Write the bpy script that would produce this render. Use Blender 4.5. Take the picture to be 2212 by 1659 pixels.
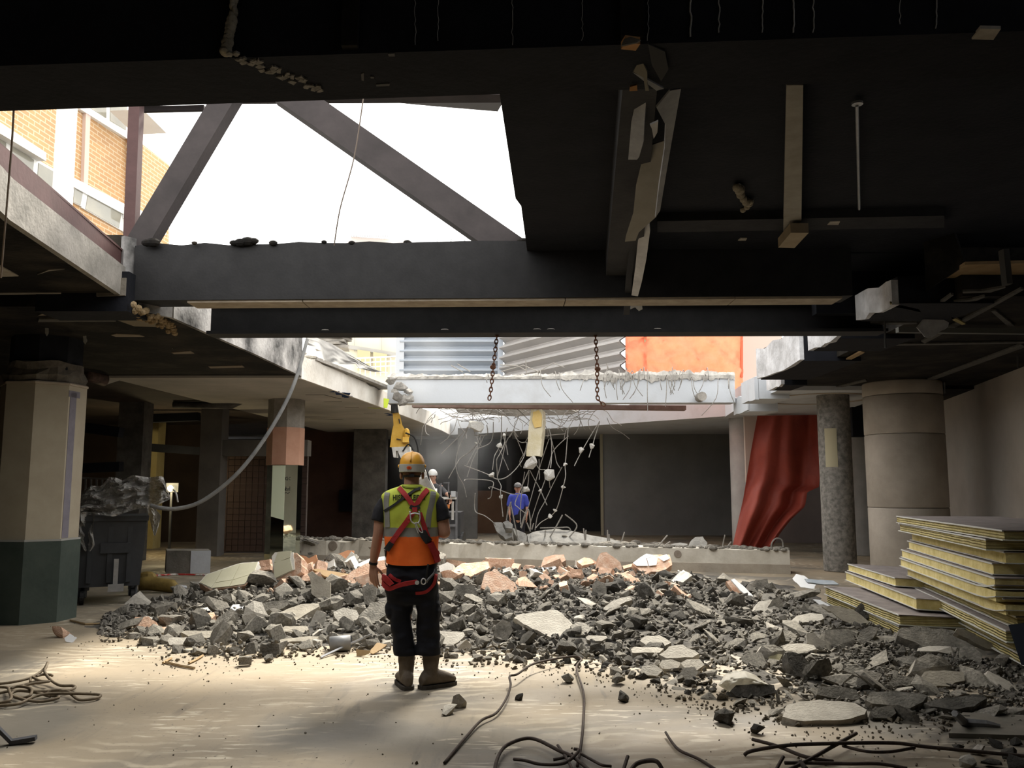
import bpy, bmesh, math, random
from mathutils import Vector, Matrix, noise
from mathutils.bvhtree import BVHTree
R = random.Random(7)
V = Vector
SC = bpy.context.scene
COL = SC.collection
for o in list(bpy.data.objects):
    bpy.data.objects.remove(o)

# ---------------------------------------------------------------- camera
W0, H0, F = 2212.0, 1659.0, 1853.0
PITCH = math.radians(6.9)
CAMH = 1.6
cd = bpy.data.cameras.new('camera'); cam = bpy.data.objects.new('camera', cd); COL.objects.link(cam)
cam.location = (0, 0, CAMH); cam.rotation_euler = (math.radians(90) + PITCH, 0, 0)
cd.sensor_fit = 'HORIZONTAL'; cd.sensor_width = 36.0; cd.lens = 36.0 * F / W0
cd.clip_start = 0.05; cd.clip_end = 500
SC.camera = cam
# ---------------------------------------------------------------- sky, sun, exposure
SKY = 3.0
SUN = 8.5
SUNDIR = V((0.22, 0.85, 1.0)).normalized()
w = bpy.data.worlds.new('sky'); SC.world = w; w.use_nodes = True
bg = w.node_tree.nodes['Background']; bg.inputs[0].default_value = (1.0, 0.98, 0.95, 1); bg.inputs[1].default_value = SKY
sl = bpy.data.lights.new('sun', 'SUN'); sl.energy = SUN; sl.angle = math.radians(11.0); sl.color = (1.0, 0.93, 0.80)
so = bpy.data.objects.new('sun', sl); COL.objects.link(so)
so.rotation_euler = SUNDIR.to_track_quat('Z', 'Y').to_euler(); so.location = (6, 10, 20)
vs = SC.view_settings
vs.view_transform = 'Standard'; vs.look = 'None'; vs.exposure = 0.0; vs.gamma = 1.0; vs.use_curve_mapping = False
cy = SC.cycles
cy.max_bounces = 7; cy.diffuse_bounces = 4; cy.glossy_bounces = 3; cy.transmission_bounces = 4; cy.volume_bounces = 0; cy.transparent_max_bounces = 8
cy.sample_clamp_indirect = 6.0; cy.caustics_reflective = False; cy.caustics_refractive = False
cy.use_denoising = True
cy.use_adaptive_sampling = True; cy.adaptive_threshold = 0.02

# ---------------------------------------------------------------- helpers: measuring points in the place
CP, SP = math.cos(PITCH), math.sin(PITCH)
CAM = V((0, 0, CAMH))
def ray(px, py):
    u, v = (px - W0 / 2) / F, (H0 / 2 - py) / F
    return V((u, CP - v * SP, SP + v * CP))
def P(px, py, D):
    d = ray(px, py); return CAM + d * (D / d.y)
def Z(px, py, z=0.0):
    d = ray(px, py); return CAM + d * ((z - CAMH) / d.z)
def onplane(px, py, pt, n):
    d = ray(px, py); return CAM + d * ((pt - CAM).dot(n) / d.dot(n))
def nz(p, s, seed=0.0):
    return noise.noise(V((p[0] * s + seed, p[1] * s - seed * 1.7, p[2] * s + seed * .6)))

# ---------------------------------------------------------------- materials
MATS = {}
def mat(name, c1, c2=None, scale=4.0, rough=0.9, bump=0.25, bscale=30.0, metal=0.0, rand=0.0, c3=None, spec=0.3, stretch=None, lo=0.35, hi=0.65, trans=0.0, alpha=1.0):
    if name in MATS: return MATS[name]
    m = bpy.data.materials.new(name); m.use_nodes = True
    nt = m.node_tree; N = nt.nodes; L = nt.links
    b = N['Principled BSDF']
    b.inputs['Roughness'].default_value = rough; b.inputs['Metallic'].default_value = metal
    b.inputs['Specular IOR Level'].default_value = spec
    tc = N.new('ShaderNodeTexCoord'); src = tc.outputs['Object']
    if stretch:
        mp = N.new('ShaderNodeMapping'); mp.inputs['Scale'].default_value = stretch; L.new(src, mp.inputs['Vector']); src = mp.outputs['Vector']
    if c2 is not None:
        n1 = N.new('ShaderNodeTexNoise'); n1.inputs['Scale'].default_value = scale; n1.inputs['Detail'].default_value = 6; n1.inputs['Roughness'].default_value = .62
        L.new(src, n1.inputs['Vector'])
        cr = N.new('ShaderNodeValToRGB'); e = cr.color_ramp.elements
        e[0].position = lo; e[0].color = (*c1, 1); e[1].position = hi; e[1].color = (*c2, 1)
        if c3 is not None:
            k = e.new((lo + hi) / 2); k.color = (*c3, 1)
        L.new(n1.outputs['Fac'], cr.inputs['Fac']); out = cr.outputs['Color']
    else:
        rgb = N.new('ShaderNodeRGB'); rgb.outputs[0].default_value = (*c1, 1); out = rgb.outputs[0]
    if rand > 0:
        oi = N.new('ShaderNodeObjectInfo'); mr = N.new('ShaderNodeMapRange')
        mr.inputs['To Min'].default_value = 1 - rand; mr.inputs['To Max'].default_value = 1 + rand
        L.new(oi.outputs['Random'], mr.inputs['Value'])
        hs = N.new('ShaderNodeHueSaturation'); L.new(out, hs.inputs['Color']); L.new(mr.outputs['Result'], hs.inputs['Value']); out = hs.outputs['Color']
    L.new(out, b.inputs['Base Color'])
    if bump > 0:
        n2 = N.new('ShaderNodeTexNoise'); n2.inputs['Scale'].default_value = bscale; n2.inputs['Detail'].default_value = 4
        L.new(src, n2.inputs['Vector'])
        bp = N.new('ShaderNodeBump'); bp.inputs['Strength'].default_value = bump; bp.inputs['Distance'].default_value = .02
        L.new(n2.outputs['Fac'], bp.inputs['Height']); L.new(bp.outputs['Normal'], b.inputs['Normal'])
    if trans: b.inputs['Transmission Weight'].default_value = trans
    if alpha < 1: b.inputs['Alpha'].default_value = alpha
    MATS[name] = m; return m
def emit(name, c, s):
    m = bpy.data.materials.new(name); m.use_nodes = True; b = m.node_tree.nodes['Principled BSDF']
    b.inputs['Base Color'].default_value = (*c, 1); b.inputs['Emission Color'].default_value = (*c, 1); b.inputs['Emission Strength'].default_value = s
    return m

# ---------------------------------------------------------------- mesh building
class MB:
    def __init__(s): s.v = []; s.f = []
    def add(s, vs, fs):
        k = len(s.v); s.v += [V(p) for p in vs]; s.f += [tuple(i + k for i in f) for f in fs]; return s
    def hexa(s, b, t):
        n = len(b)
        s.add(list(b) + list(t), [tuple(range(n))[::-1], tuple(range(n, 2 * n))] + [(i, (i + 1) % n, n + (i + 1) % n, n + i) for i in range(n)]); return s
    def box(s, c, d, rz=0.0, rx=0.0, ry=0.0):
        M = Matrix.Rotation(rz, 3, 'Z') @ Matrix.Rotation(ry, 3, 'Y') @ Matrix.Rotation(rx, 3, 'X'); c = V(c)
        q = [(-1, -1), (1, -1), (1, 1), (-1, 1)]
        return s.hexa([c + M @ V((x * d[0] / 2, y * d[1] / 2, -d[2] / 2)) for x, y in q], [c + M @ V((x * d[0] / 2, y * d[1] / 2, d[2] / 2)) for x, y in q])
    def prism(s, poly, z0, z1):
        return s.hexa([V((x, y, z0)) for x, y in poly], [V((x, y, z1)) for x, y in poly])
    def beam(s, a, b, wd, ht, up=(0, 0, 1)):
        a, b = V(a), V(b); d = (b - a).normalized(); side = d.cross(V(up))
        if side.length < 1e-4: side = d.cross(V((0, 1, 0)))
        side.normalize(); u = side.cross(d)
        q = [(-1, -1), (1, -1), (1, 1), (-1, 1)]
        return s.hexa([a + side * x * wd / 2 + u * y * ht / 2 for x, y in q], [b + side * x * wd / 2 + u * y * ht / 2 for x, y in q])
    def tube(s, pts, r, n=6, cap=True):
        pts = [V(p) for p in pts]; rs = r if isinstance(r, (list, tuple)) else [r] * len(pts)
        rings = []; prev = None
        for i, p in enumerate(pts):
            d = (pts[min(i + 1, len(pts) - 1)] - pts[max(i - 1, 0)])
            if d.length < 1e-7: d = V((0, 0, 1))
            d.normalize()
            if prev is None:
                a = d.cross(V((0, 0, 1)) if abs(d.z) < .9 else V((1, 0, 0))).normalized()
            else:
                a = prev - d * prev.dot(d)
                a = a.normalized() if a.length > 1e-6 else d.orthogonal().normalized()
            prev = a; b = d.cross(a)
            rings.append([p + (a * math.cos(2 * math.pi * k / n) + b * math.sin(2 * math.pi * k / n)) * rs[i] for k in range(n)])
        return s.loft(rings, cap)
    def loft(s, rings, cap=True):
        n = len(rings[0]); vs = [p for r_ in rings for p in r_]; fs = []
        for i in range(len(rings) - 1):
            for k in range(n):
                fs.append((i * n + k, i * n + (k + 1) % n, (i + 1) * n + (k + 1) % n, (i + 1) * n + k))
        if cap: fs += [tuple(range(n))[::-1], tuple(range((len(rings) - 1) * n, len(rings) * n))]
        return s.add(vs, fs)
    def cyl(s, a, b, r0, r1=None, n=24):
        return s.tube([a, b], [r0, r0 if r1 is None else r1], n)
    def ball(s, c, r, n=10, m=7):
        c = V(c); r = r if isinstance(r, (tuple, list)) else (r, r, r)
        rings = []
        for j in range(m + 1):
            t = math.pi * j / m; st = max(math.sin(t), .02)
            rings.append([c + V((r[0] * st * math.cos(2 * math.pi * k / n), r[1] * st * math.sin(2 * math.pi * k / n), -r[2] * math.cos(t))) for k in range(n)])
        return s.loft(rings)
    def grid(s, fn, nu, nv):
        vs = [fn(i / nu, j / nv) for j in range(nv + 1) for i in range(nu + 1)]
        return s.add(vs, [(j * (nu + 1) + i, j * (nu + 1) + i + 1, (j + 1) * (nu + 1) + i + 1, (j + 1) * (nu + 1) + i) for j in range(nv) for i in range(nu)])
    def mesh(s, name, org=None, smooth=False):
        me = bpy.data.meshes.new(name)
        o = org or V((0, 0, 0))
        me.from_pydata([tuple(p - o) for p in s.v], [], s.f); me.validate(); me.update()
        if smooth:
            for p in me.polygons: p.use_smooth = True
        return me
def bbox_base(vs):
    xs = [p.x for p in vs]; ys = [p.y for p in vs]; zs = [p.z for p in vs]
    return V(((min(xs) + max(xs)) / 2, (min(ys) + max(ys)) / 2, min(zs)))
def tag(o, label=None, cat=None, group=None, kind=None):
    if label: o['label'] = label
    if cat: o['category'] = cat
    if group: o['group'] = group
    if kind: o['kind'] = kind
    return o
def obj(name, mb, m, parent=None, label=None, cat=None, group=None, kind=None, smooth=False, fixn=True):
    org = bbox_base(mb.v); me = mb.mesh(name, org, smooth)
    if fixn:
        bm = bmesh.new(); bm.from_mesh(me); bmesh.ops.recalc_face_normals(bm, faces=bm.faces); bm.to_mesh(me); bm.free()
    me.materials.append(m)
    o = bpy.data.objects.new(name, me); COL.objects.link(o)
    put(o, org, parent)
    return tag(o, label, cat, group, kind)
def wloc(o):
    p = V(o.location)
    while o.parent is not None:
        o = o.parent; p = p + V(o.location)
    return p
def put(o, org, parent):
    if parent is not None:
        o.parent = parent; o.location = org - wloc(parent)
    else: o.location = org
def thing(name, label, cat, loc, group=None):
    o = bpy.data.objects.new(name, None); COL.objects.link(o); o.empty_display_size = .1
    o.location = loc; return tag(o, label, cat, group)
def struct(name, mb, m, parent=None, label=None, smooth=False):
    return obj(name, mb, m, parent, label, kind=None if parent else 'structure', smooth=smooth)
def interp(tab, x):
    if x <= tab[0][0]: return tab[0][1]
    for (a, p), (b, q) in zip(tab, tab[1:]):
        if x <= b: return p + (q - p) * (x - a) / (b - a)
    return tab[-1][1]
def spline(pts, n=6):
    pts = [V(p) for p in pts]; out = []
    for i in range(len(pts) - 1):
        p0, p1, p2, p3 = pts[max(i - 1, 0)], pts[i], pts[i + 1], pts[min(i + 2, len(pts) - 1)]
        for k in range(n):
            t = k / n
            out.append(.5 * ((2 * p1) + (p2 - p0) * t + (2 * p0 - 5 * p1 + 4 * p2 - p3) * t * t + (3 * p1 - p0 - 3 * p2 + p3) * t ** 3))
    return out + [pts[-1]]
def plate(poly, pt, n, th, jag=0.0, rnd=None, inset=0.06, dome=0.0):
    """A plate of real thickness: its seen face lies in the plane (pt, n); its broken rim is uneven."""
    rnd = rnd or R; n = V(n).normalized(); top = [onplane(x, y, pt, n) for x, y in poly]
    if jag > 0:
        t2 = []
        for i, p in enumerate(top):
            q = top[(i + 1) % len(top)]; L_ = (q - p).length; k = max(1, min(5, int(L_ / (jag * 5))))
            t2.append(p)
            for j in range(1, k):
                t2.append(p.lerp(q, j / k + rnd.uniform(-.12, .12)) + V((rnd.uniform(-1, 1), rnd.uniform(-1, 1), rnd.uniform(-1, 1))) * jag)
        t2 = [p - n * (p - pt).dot(n) for p in t2]; top = t2
    c = sum(top, V()) / len(top)
    mid = [p.lerp(c, -inset * rnd.uniform(-.3, .8)) - n * th * rnd.uniform(.35, .6) for p in top]
    bot = [p.lerp(c, inset * rnd.uniform(.2, 1.6)) - n * th * rnd.uniform(.9, 1.05) for p in top]
    m = MB(); k = len(top)
    fs = [tuple(range(2 * k, 3 * k))]
    for r_ in (0, 1):
        fs += [(r_ * k + i, r_ * k + (i + 1) % k, (r_ + 1) * k + (i + 1) % k, (r_ + 1) * k + i) for i in range(k)]
    vs_ = top + mid + bot
    if dome:
        vs_.append(c + n * dome); fs += [(i, (i + 1) % k, 3 * k) for i in range(k)]
    else: fs.append(tuple(range(k)))
    return m.add(vs_, fs)
def sheet(poly, pt, n, th=.02):
    n = V(n).normalized(); top = [onplane(x, y, pt, n) for x, y in poly]
    return MB().hexa(top, [p - n * th for p in top])

# ---------------------------------------------------------------- the colours of the place
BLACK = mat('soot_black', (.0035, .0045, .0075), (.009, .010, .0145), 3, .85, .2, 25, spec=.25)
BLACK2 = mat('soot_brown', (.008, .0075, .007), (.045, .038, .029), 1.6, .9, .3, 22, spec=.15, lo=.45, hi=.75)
STEELBLACK = mat('black_steel', (.006, .006, .007), (.013, .013, .014), 5, .7, .1, 40, spec=.4)
CONC = mat('concrete', (.20, .19, .17), (.34, .32, .29), 3, .92, .35, 28, rand=.0)
CONCW = mat('white_painted_concrete', (.44, .455, .47), (.52, .55, .585), 1.2, .8, .12, 18, lo=.3, hi=.5)
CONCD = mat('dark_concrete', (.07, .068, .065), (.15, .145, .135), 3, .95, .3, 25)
CONCSOOT = mat('sooty_concrete', (.03, .03, .03), (.42, .41, .40), 1.5, .9, .3, 20, lo=.38, hi=.62)
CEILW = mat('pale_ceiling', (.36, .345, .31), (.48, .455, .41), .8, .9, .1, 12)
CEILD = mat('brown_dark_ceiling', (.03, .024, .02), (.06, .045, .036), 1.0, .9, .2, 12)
CREAM = mat('cream_paint', (.32, .28, .21), (.37, .33, .25), 2.5, .7, .06, 20)
GREENP = mat('dark_green_paint', (.035, .05, .042), (.055, .072, .06), 3, .7, .1, 20)
TIMBER = mat('pale_timber', (.30, .25, .19), (.42, .36, .28), 6, .8, .12, 40, stretch=(1, 1, 8))
WOODO = mat('raw_plywood', (.30, .20, .10), (.40, .29, .16), 4, .85, .1, 30)
BRICKC = mat('broken_brick', (.56, .33, .22), (.74, .55, .43), 9, .95, .5, 40, rand=.25, c3=(.60, .40, .285))
RUBG = mat('rubble_concrete', (.125, .117, .10), (.31, .288, .245), 7, .96, .6, 45, rand=.32)
RUBF = mat('rubble_fines_grey', (.10, .093, .08), (.26, .24, .205), 9, .97, .6, 50)
RUBS = mat('floor_crumb', (.10, .085, .062), (.22, .19, .145), 9, .97, .4, 50)
RUBK = mat('rubble_fines_dark', (.05, .046, .04), (.15, .14, .12), 9, .97, .6, 50)
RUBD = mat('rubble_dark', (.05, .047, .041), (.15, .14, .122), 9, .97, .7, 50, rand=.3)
RUBL = mat('rubble_pale_screed', (.36, .335, .29), (.50, .47, .41), 6, .95, .4, 50, rand=.15)
DIRT = mat('rubble_dirt', (.045, .042, .038), (.13, .12, .105), 6, 1.0, .8, 40)
PLASTER = mat('plaster_white', (.66, .64, .58), (.78, .76, .70), 6, .9, .25, 40)
REBAR = mat('rusty_rebar', (.035, .025, .02), (.075, .05, .036), 30, .75, .4, 300, spec=.3)
REBARG = mat('dusty_rebar', (.20, .19, .175), (.30, .285, .26), 30, .8, .3, 200)
RUST = mat('rust', (.16, .075, .045), (.26, .13, .085), 20, .85, .3, 80)
TARPO = None
WHITE = mat('white_plastic', (.78, .79, .80), (.86, .87, .88), 3, .5, .05, 30)
GALV = mat('galvanised_steel', (.36, .37, .38), (.5, .51, .52), 5, .4, .05, 60, metal=.7)
RUBBER = mat('black_rubber', (.012, .012, .012), None, rough=.6, bump=0)

# ---------------------------------------------------------------- floor
def floor_mat():
    m = bpy.data.materials.new('dusty_floor'); m.use_nodes = True; nt = m.node_tree; N = nt.nodes; L = nt.links; b = N['Principled BSDF']
    tc = N.new('ShaderNodeTexCoord')
    def noi(scale, det=6, stretch=None, rot=0, dist=0.0):
        s = tc.outputs['Object']
        if stretch:
            mp = N.new('ShaderNodeMapping'); mp.inputs['Scale'].default_value = stretch; mp.inputs['Rotation'].default_value = (0, 0, rot); L.new(s, mp.inputs['Vector']); s = mp.outputs['Vector']
        n = N.new('ShaderNodeTexNoise'); n.inputs['Scale'].default_value = scale; n.inputs['Detail'].default_value = det; n.inputs['Distortion'].default_value = dist; L.new(s, n.inputs['Vector']); return n.outputs['Fac']
    def ramp(f, a, b_):
        r = N.new('ShaderNodeMapRange'); r.inputs['From Min'].default_value = a; r.inputs['From Max'].default_value = b_; L.new(f, r.inputs['Value']); return r.outputs['Result']
    def mix(f, a, c):
        x = N.new('ShaderNodeMix'); x.data_type = 'RGBA'
        L.new(f, x.inputs[0])
        for i, q in ((6, a), (7, c)):
            if isinstance(q, tuple): x.inputs[i].default_value = (*q, 1)
            else: L.new(q, x.inputs[i])
        return x.outputs[2]
    def mul(a, c):
        x = N.new('ShaderNodeMath'); x.operation = 'MULTIPLY'; L.new(a, x.inputs[0])
        if isinstance(c, float): x.inputs[1].default_value = c
        else: L.new(c, x.inputs[1])
        return x.outputs[0]
    base = mix(ramp(noi(.55, 5), .35, .65), (.31, .25, .17), (.215, .18, .13))
    grey = mix(mul(ramp(noi(.42, 5, dist=.8), .47, .60), .85), base, (.13, .118, .096))
    # scraped arcs of paler slurry
    wv = N.new('ShaderNodeTexWave'); wv.wave_type = 'RINGS'; wv.rings_direction = 'Z'; wv.inputs['Scale'].default_value = 1.7; wv.inputs['Distortion'].default_value = 14; wv.inputs['Detail'].default_value = 6; wv.inputs['Detail Scale'].default_value = .8
    mp = N.new('ShaderNodeMapping'); mp.inputs['Location'].default_value = (2.2, -8.5, 0); L.new(tc.outputs['Object'], mp.inputs['Vector']); L.new(mp.outputs['Vector'], wv.inputs['Vector'])
    streak = mul(ramp(wv.outputs['Fac'], .55, .95), ramp(noi(.8, 5), .5, .62))
    c = mix(mul(streak, .55), grey, (.50, .435, .325))
    st2 = mul(ramp(noi(4.2, 8, (1.0, 5.0, 1), .10, .5), .57, .63), ramp(noi(.9, 4), .48, .58))
    c = mix(mul(st2, .75), c, (.56, .50, .39))
    st3 = mul(ramp(noi(2.4, 6, (6.0, .8, 1), -.5, .3), .56, .7), ramp(noi(.6, 3, (1.3, 1, 1)), .45, .6))
    c = mix(mul(st3, .6), c, (.12, .105, .085))
    sp = ramp(noi(38, 3), .66, .74)
    c = mix(mul(sp, .7), c, (.09, .08, .07))
    L.new(c, b.inputs['Base Color'])
    rr = ramp(noi(1.2, 4), .3, .7); rm = N.new('ShaderNodeMapRange'); rm.inputs['To Min'].default_value = .55; rm.inputs['To Max'].default_value = .9; L.new(rr, rm.inputs['Value']); L.new(rm.outputs['Result'], b.inputs['Roughness'])
    bp = N.new('ShaderNodeBump'); bp.inputs['Strength'].default_value = .25; bp.inputs['Distance'].default_value = .015
    L.new(noi(9, 8), bp.inputs['Height']); L.new(bp.outputs['Normal'], b.inputs['Normal'])
    return m
struct('floor', MB().box((-1, 12, -.15), (32, 44, .3)), floor_mat(), label='dusty beige concrete floor with scraped arcs of pale slurry')
# ---------------------------------------------------------------- walls and ceilings
WALLG = mat('grey_wall_paint', (.17, .175, .175), (.22, .225, .225), .8, .85, .06, 14)
WALLB = mat('brown_wall', (.075, .042, .032), (.12, .066, .05), 1.2, .85, .15, 20)
WALLD = mat('dark_wall', (.028, .028, .03), (.045, .044, .044), 1.0, .9, .1, 14)
WALLR = mat('beige_grey_wall', (.38, .35, .315), (.46, .43, .39), .9, .85, .06, 14)
struct('wall_right', MB().prism([(6.9, -9), (7.2, -9), (7.2, 9), (8.35, 13.5), (9.9, 20), (9.6, 20), (8.1, 13.5), (6.9, 9)], 0, 3.55), WALLR)
struct('wall_near_light_block', MB().prism([(-15, -7.7), (7, -7.7), (7, -7.4), (-15, -7.4)], 0, 4.6), WALLD)  # unseen wall behind the camera, added to block light from behind
struct('wall_left', MB().prism([(-15.3, -9), (-15, -9), (-15, 31), (-15.3, 31)], 0, 4.3), WALLB)
struct('wall_back', MB().prism([(-15, 32.5), (14.5, 32.5), (14.5, 32.8), (-15, 32.8)], 0, 4.0), WALLD)
struct('wall_side', MB().prism([(14.2, 20), (14.5, 20), (14.5, 32.8), (14.2, 32.8)], 0, 4.0), WALLR)
struct('wall_far_right', MB().prism([(6.9, 25.5), (14.2, 25.5), (14.2, 25.8), (6.9, 25.8)], 0, 3.6), mat('mauve_brown_wall', (.12, .10, .095), (.16, .13, .12), 1, .9, .1, 14))
xg0, xg1 = P(1303, 1050, 29.5).x, P(1592, 1050, 29.5).x
struct('wall_grey_panel', MB().box(((xg0 + xg1) / 2, 29.6, 1.75), (xg1 - xg0, .2, 3.5)), WALLG)
struct('trim_1', MB().box((xg0 - .05, 29.5, 1.75), (.09, .12, 3.5)), mat('pale_door_trim', (.33, .31, .23), None, bump=0), label='pale upright trim at the edge of the grey wall')
xb0, xb1 = P(585, 1050, 28.5).x, P(800, 1050, 28.5).x
struct('wall_brown_panel', MB().box(((xb0 + xb1) / 2, 28.6, 1.75), (xb1 - xb0, .2, 3.5)), WALLB)
xp0, xp1 = P(1030, 1100, 31).x, P(1096, 1100, 31).x
struct('wall_brown_dado', MB().box(((xp0 + xp1) / 2, 31, .75), (xp1 - xp0, .12, 1.5)), mat('rust_brown_board', (.10, .058, .035), (.13, .08, .05), 2, .9, .1, 20))
def pier(px0, px1, D, m, label, nm='pier', z1=3.5, dep=.5):
    a, b = P(px0, 1050, D).x, P(px1, 1050, D).x
    return obj(nm, MB().box(((a + b) / 2, D + dep / 2, z1 / 2), (b - a, dep, z1)), m, label=label, cat='pier', kind='thing')
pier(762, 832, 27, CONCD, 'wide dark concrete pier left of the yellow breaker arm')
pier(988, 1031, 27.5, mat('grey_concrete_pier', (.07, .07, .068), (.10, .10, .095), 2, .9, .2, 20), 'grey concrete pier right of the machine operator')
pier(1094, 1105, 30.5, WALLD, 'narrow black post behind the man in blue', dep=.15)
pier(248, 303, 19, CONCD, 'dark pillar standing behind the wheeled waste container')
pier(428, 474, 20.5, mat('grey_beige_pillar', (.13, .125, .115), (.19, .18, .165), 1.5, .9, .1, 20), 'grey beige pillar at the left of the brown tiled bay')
a, b = P(455, 968, 20.6), P(664, 968, 20.6)
obj('lintel', MB().box(((a.x + b.x) / 2, 20.8, 2.55), (b.x - a.x, .4, .38)), mat('grey_beige_pillar', (.13, .125, .115), (.19, .18, .165)), label='grey beige lintel above the brown tiled bay', cat='lintel', kind='thing')
# brown tiled bay
x0, x1 = P(476, 1050, 21.3).x, P(660, 1050, 21.3).x
tw = thing('tiled_bay_wall', 'dark brown square tiled wall with pale joints in the bay behind the mirror column', 'wall', ((x0 + x1) / 2, 21.4, 0))
tw['kind'] = 'thing'
obj('grout_backing', MB().box(((x0 + x1) / 2, 21.5, 1.3), (x1 - x0, .12, 2.6)), mat('pale_grout', (.14, .12, .11), None, bump=0), tw)
TILEB = mat('brown_tile', (.055, .035, .03), (.075, .05, .042), 2, .5, .05, 10)
nx, nzr = 14, 16; dx = (x1 - x0) / nx; dz = 2.4 / nzr
tm = MB().box((0, 0, 0), (dx * .93, .03, dz * .93)).mesh('tile'); tm.materials.append(TILEB)
for i in range(nx):
    for j in range(nzr):
        t = bpy.data.objects.new('tile', tm); COL.objects.link(t)
        put(t, V((x0 + dx * (i + .5), 21.43 + R.uniform(-.004, .004), .05 + dz * (j + .5))), tw)
# ceilings
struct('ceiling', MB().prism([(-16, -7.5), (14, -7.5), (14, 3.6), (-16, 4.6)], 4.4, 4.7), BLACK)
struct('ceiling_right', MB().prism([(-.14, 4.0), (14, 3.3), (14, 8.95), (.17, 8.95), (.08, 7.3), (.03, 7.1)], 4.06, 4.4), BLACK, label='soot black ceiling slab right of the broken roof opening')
lf = [(-3.2, 3.9), (-3.45, 4.8), (-3.8, 6.2), (-4.12, 8.8)]
cl = thing('ceiling_left_near', None, None, (-6, 6, 3.6)); cl['kind'] = 'structure'
obj('soffit', MB().prism([(-16, 3.9)] + lf + [(-16, 8.8)], 3.6, 3.9), BLACK2, cl)
em = MB()
for (a, b) in zip(lf, lf[1:]):
    em.prism([(a[0] + .004, a[1]), (a[0] + .06, a[1]), (b[0] + .06, b[1]), (b[0] + .004, b[1])], 3.58, 3.9)
obj('cut_edge', em, CONC, cl, label='pale cut concrete edge')
def slab_with_edge(name, poly, edge, z0, z1, mu, me_, lab=None, edge_th=.05):
    t = thing(name, None, None, (sum(p[0] for p in poly) / len(poly), sum(p[1] for p in poly) / len(poly), z0)); t['kind'] = 'structure'
    obj('soffit', MB().prism(poly, z0, z1), mu, t)
    m = MB()
    for a, b in zip(edge, edge[1:]):
        A, B = V((a[0], a[1], 0)), V((b[0], b[1], 0)); d = (B - A).normalized(); n = V((d.y, -d.x, 0)) * edge_th
        L_ = (B - A).length; k = max(1, int(L_ / .35)); prev = None
        for i in range(k):
            p, q = A.lerp(B, i / k), A.lerp(B, (i + 1) / k); j0, j1 = (prev if prev is not None else R.uniform(-.04, .03)), R.uniform(-.05, .03); prev = j1
            zz = z0 - .012
            m.hexa([p + V((0, 0, zz)), p + n + V((0, 0, zz)), q + n + V((0, 0, zz)), q + V((0, 0, zz))],
                   [p + V((0, 0, z1 + j0)), p + n + V((0, 0, z1 + j0)), q + n + V((0, 0, z1 + j1)), q + V((0, 0, z1 + j1))])
    obj('cut_edge', m, me_, t, label='broken pale concrete edge' if me_ is not BLACK else None)
    return t
burnt_e = [(-4.12, 8.8), (-3.8, 9.35), (-3.66, 12.0), (-3.6, 14.35)]
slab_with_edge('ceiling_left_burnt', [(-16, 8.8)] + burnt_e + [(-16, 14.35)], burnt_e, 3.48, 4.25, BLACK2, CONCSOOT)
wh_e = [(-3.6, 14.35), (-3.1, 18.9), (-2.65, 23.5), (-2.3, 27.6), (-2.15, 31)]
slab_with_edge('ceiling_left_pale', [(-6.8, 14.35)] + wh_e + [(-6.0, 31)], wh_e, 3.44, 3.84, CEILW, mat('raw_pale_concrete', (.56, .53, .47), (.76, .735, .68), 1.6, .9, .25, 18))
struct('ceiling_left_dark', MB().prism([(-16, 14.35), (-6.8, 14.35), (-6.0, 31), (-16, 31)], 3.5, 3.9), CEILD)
struct('ceiling_back', MB().prism([(-2.2, 29.9), (-.95, 29.0), (5.6, 21.9), (9.7, 21.5), (14.5, 22), (14.5, 32.6), (-15, 32.6), (-15, 30.9), (-2.2, 30.9)], 3.43, 3.95), CONCW)
rm = thing('ceiling_right_burnt', None, None, (8, 12.5, 3.5)); rm['kind'] = 'structure'
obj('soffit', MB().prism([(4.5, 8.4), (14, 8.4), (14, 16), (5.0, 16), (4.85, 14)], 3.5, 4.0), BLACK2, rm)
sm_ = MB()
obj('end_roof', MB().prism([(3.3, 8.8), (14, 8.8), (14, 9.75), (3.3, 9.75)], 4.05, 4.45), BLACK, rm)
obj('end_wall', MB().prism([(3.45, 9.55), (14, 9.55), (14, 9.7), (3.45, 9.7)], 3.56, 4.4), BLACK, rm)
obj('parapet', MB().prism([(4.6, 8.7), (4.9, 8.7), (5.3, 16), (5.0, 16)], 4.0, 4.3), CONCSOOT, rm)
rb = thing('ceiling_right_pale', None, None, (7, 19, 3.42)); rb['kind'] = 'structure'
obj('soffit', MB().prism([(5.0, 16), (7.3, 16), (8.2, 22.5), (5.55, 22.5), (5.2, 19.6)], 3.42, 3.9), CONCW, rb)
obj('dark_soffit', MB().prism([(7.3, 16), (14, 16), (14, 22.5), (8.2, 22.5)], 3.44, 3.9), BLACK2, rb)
ringm = MB(); cx, cyr = 6.3, 17.6
for k in range(36):
    t0, t1 = 2 * math.pi * k / 36, 2 * math.pi * (k + 1) / 36
    q = [(cx + r_ * math.cos(t) * 1.0, cyr + r_ * math.sin(t) * 1.1) for t, r_ in ((t0, .95), (t1, .95), (t1, 1.07), (t0, 1.07))]
    ringm.prism(q, 3.410, 3.425)
obj('glue_ring', ringm, mat('ring_mark', (.35, .30, .24), None, bump=0), rb, label='brown curved mark left on the pale soffit')
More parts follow.
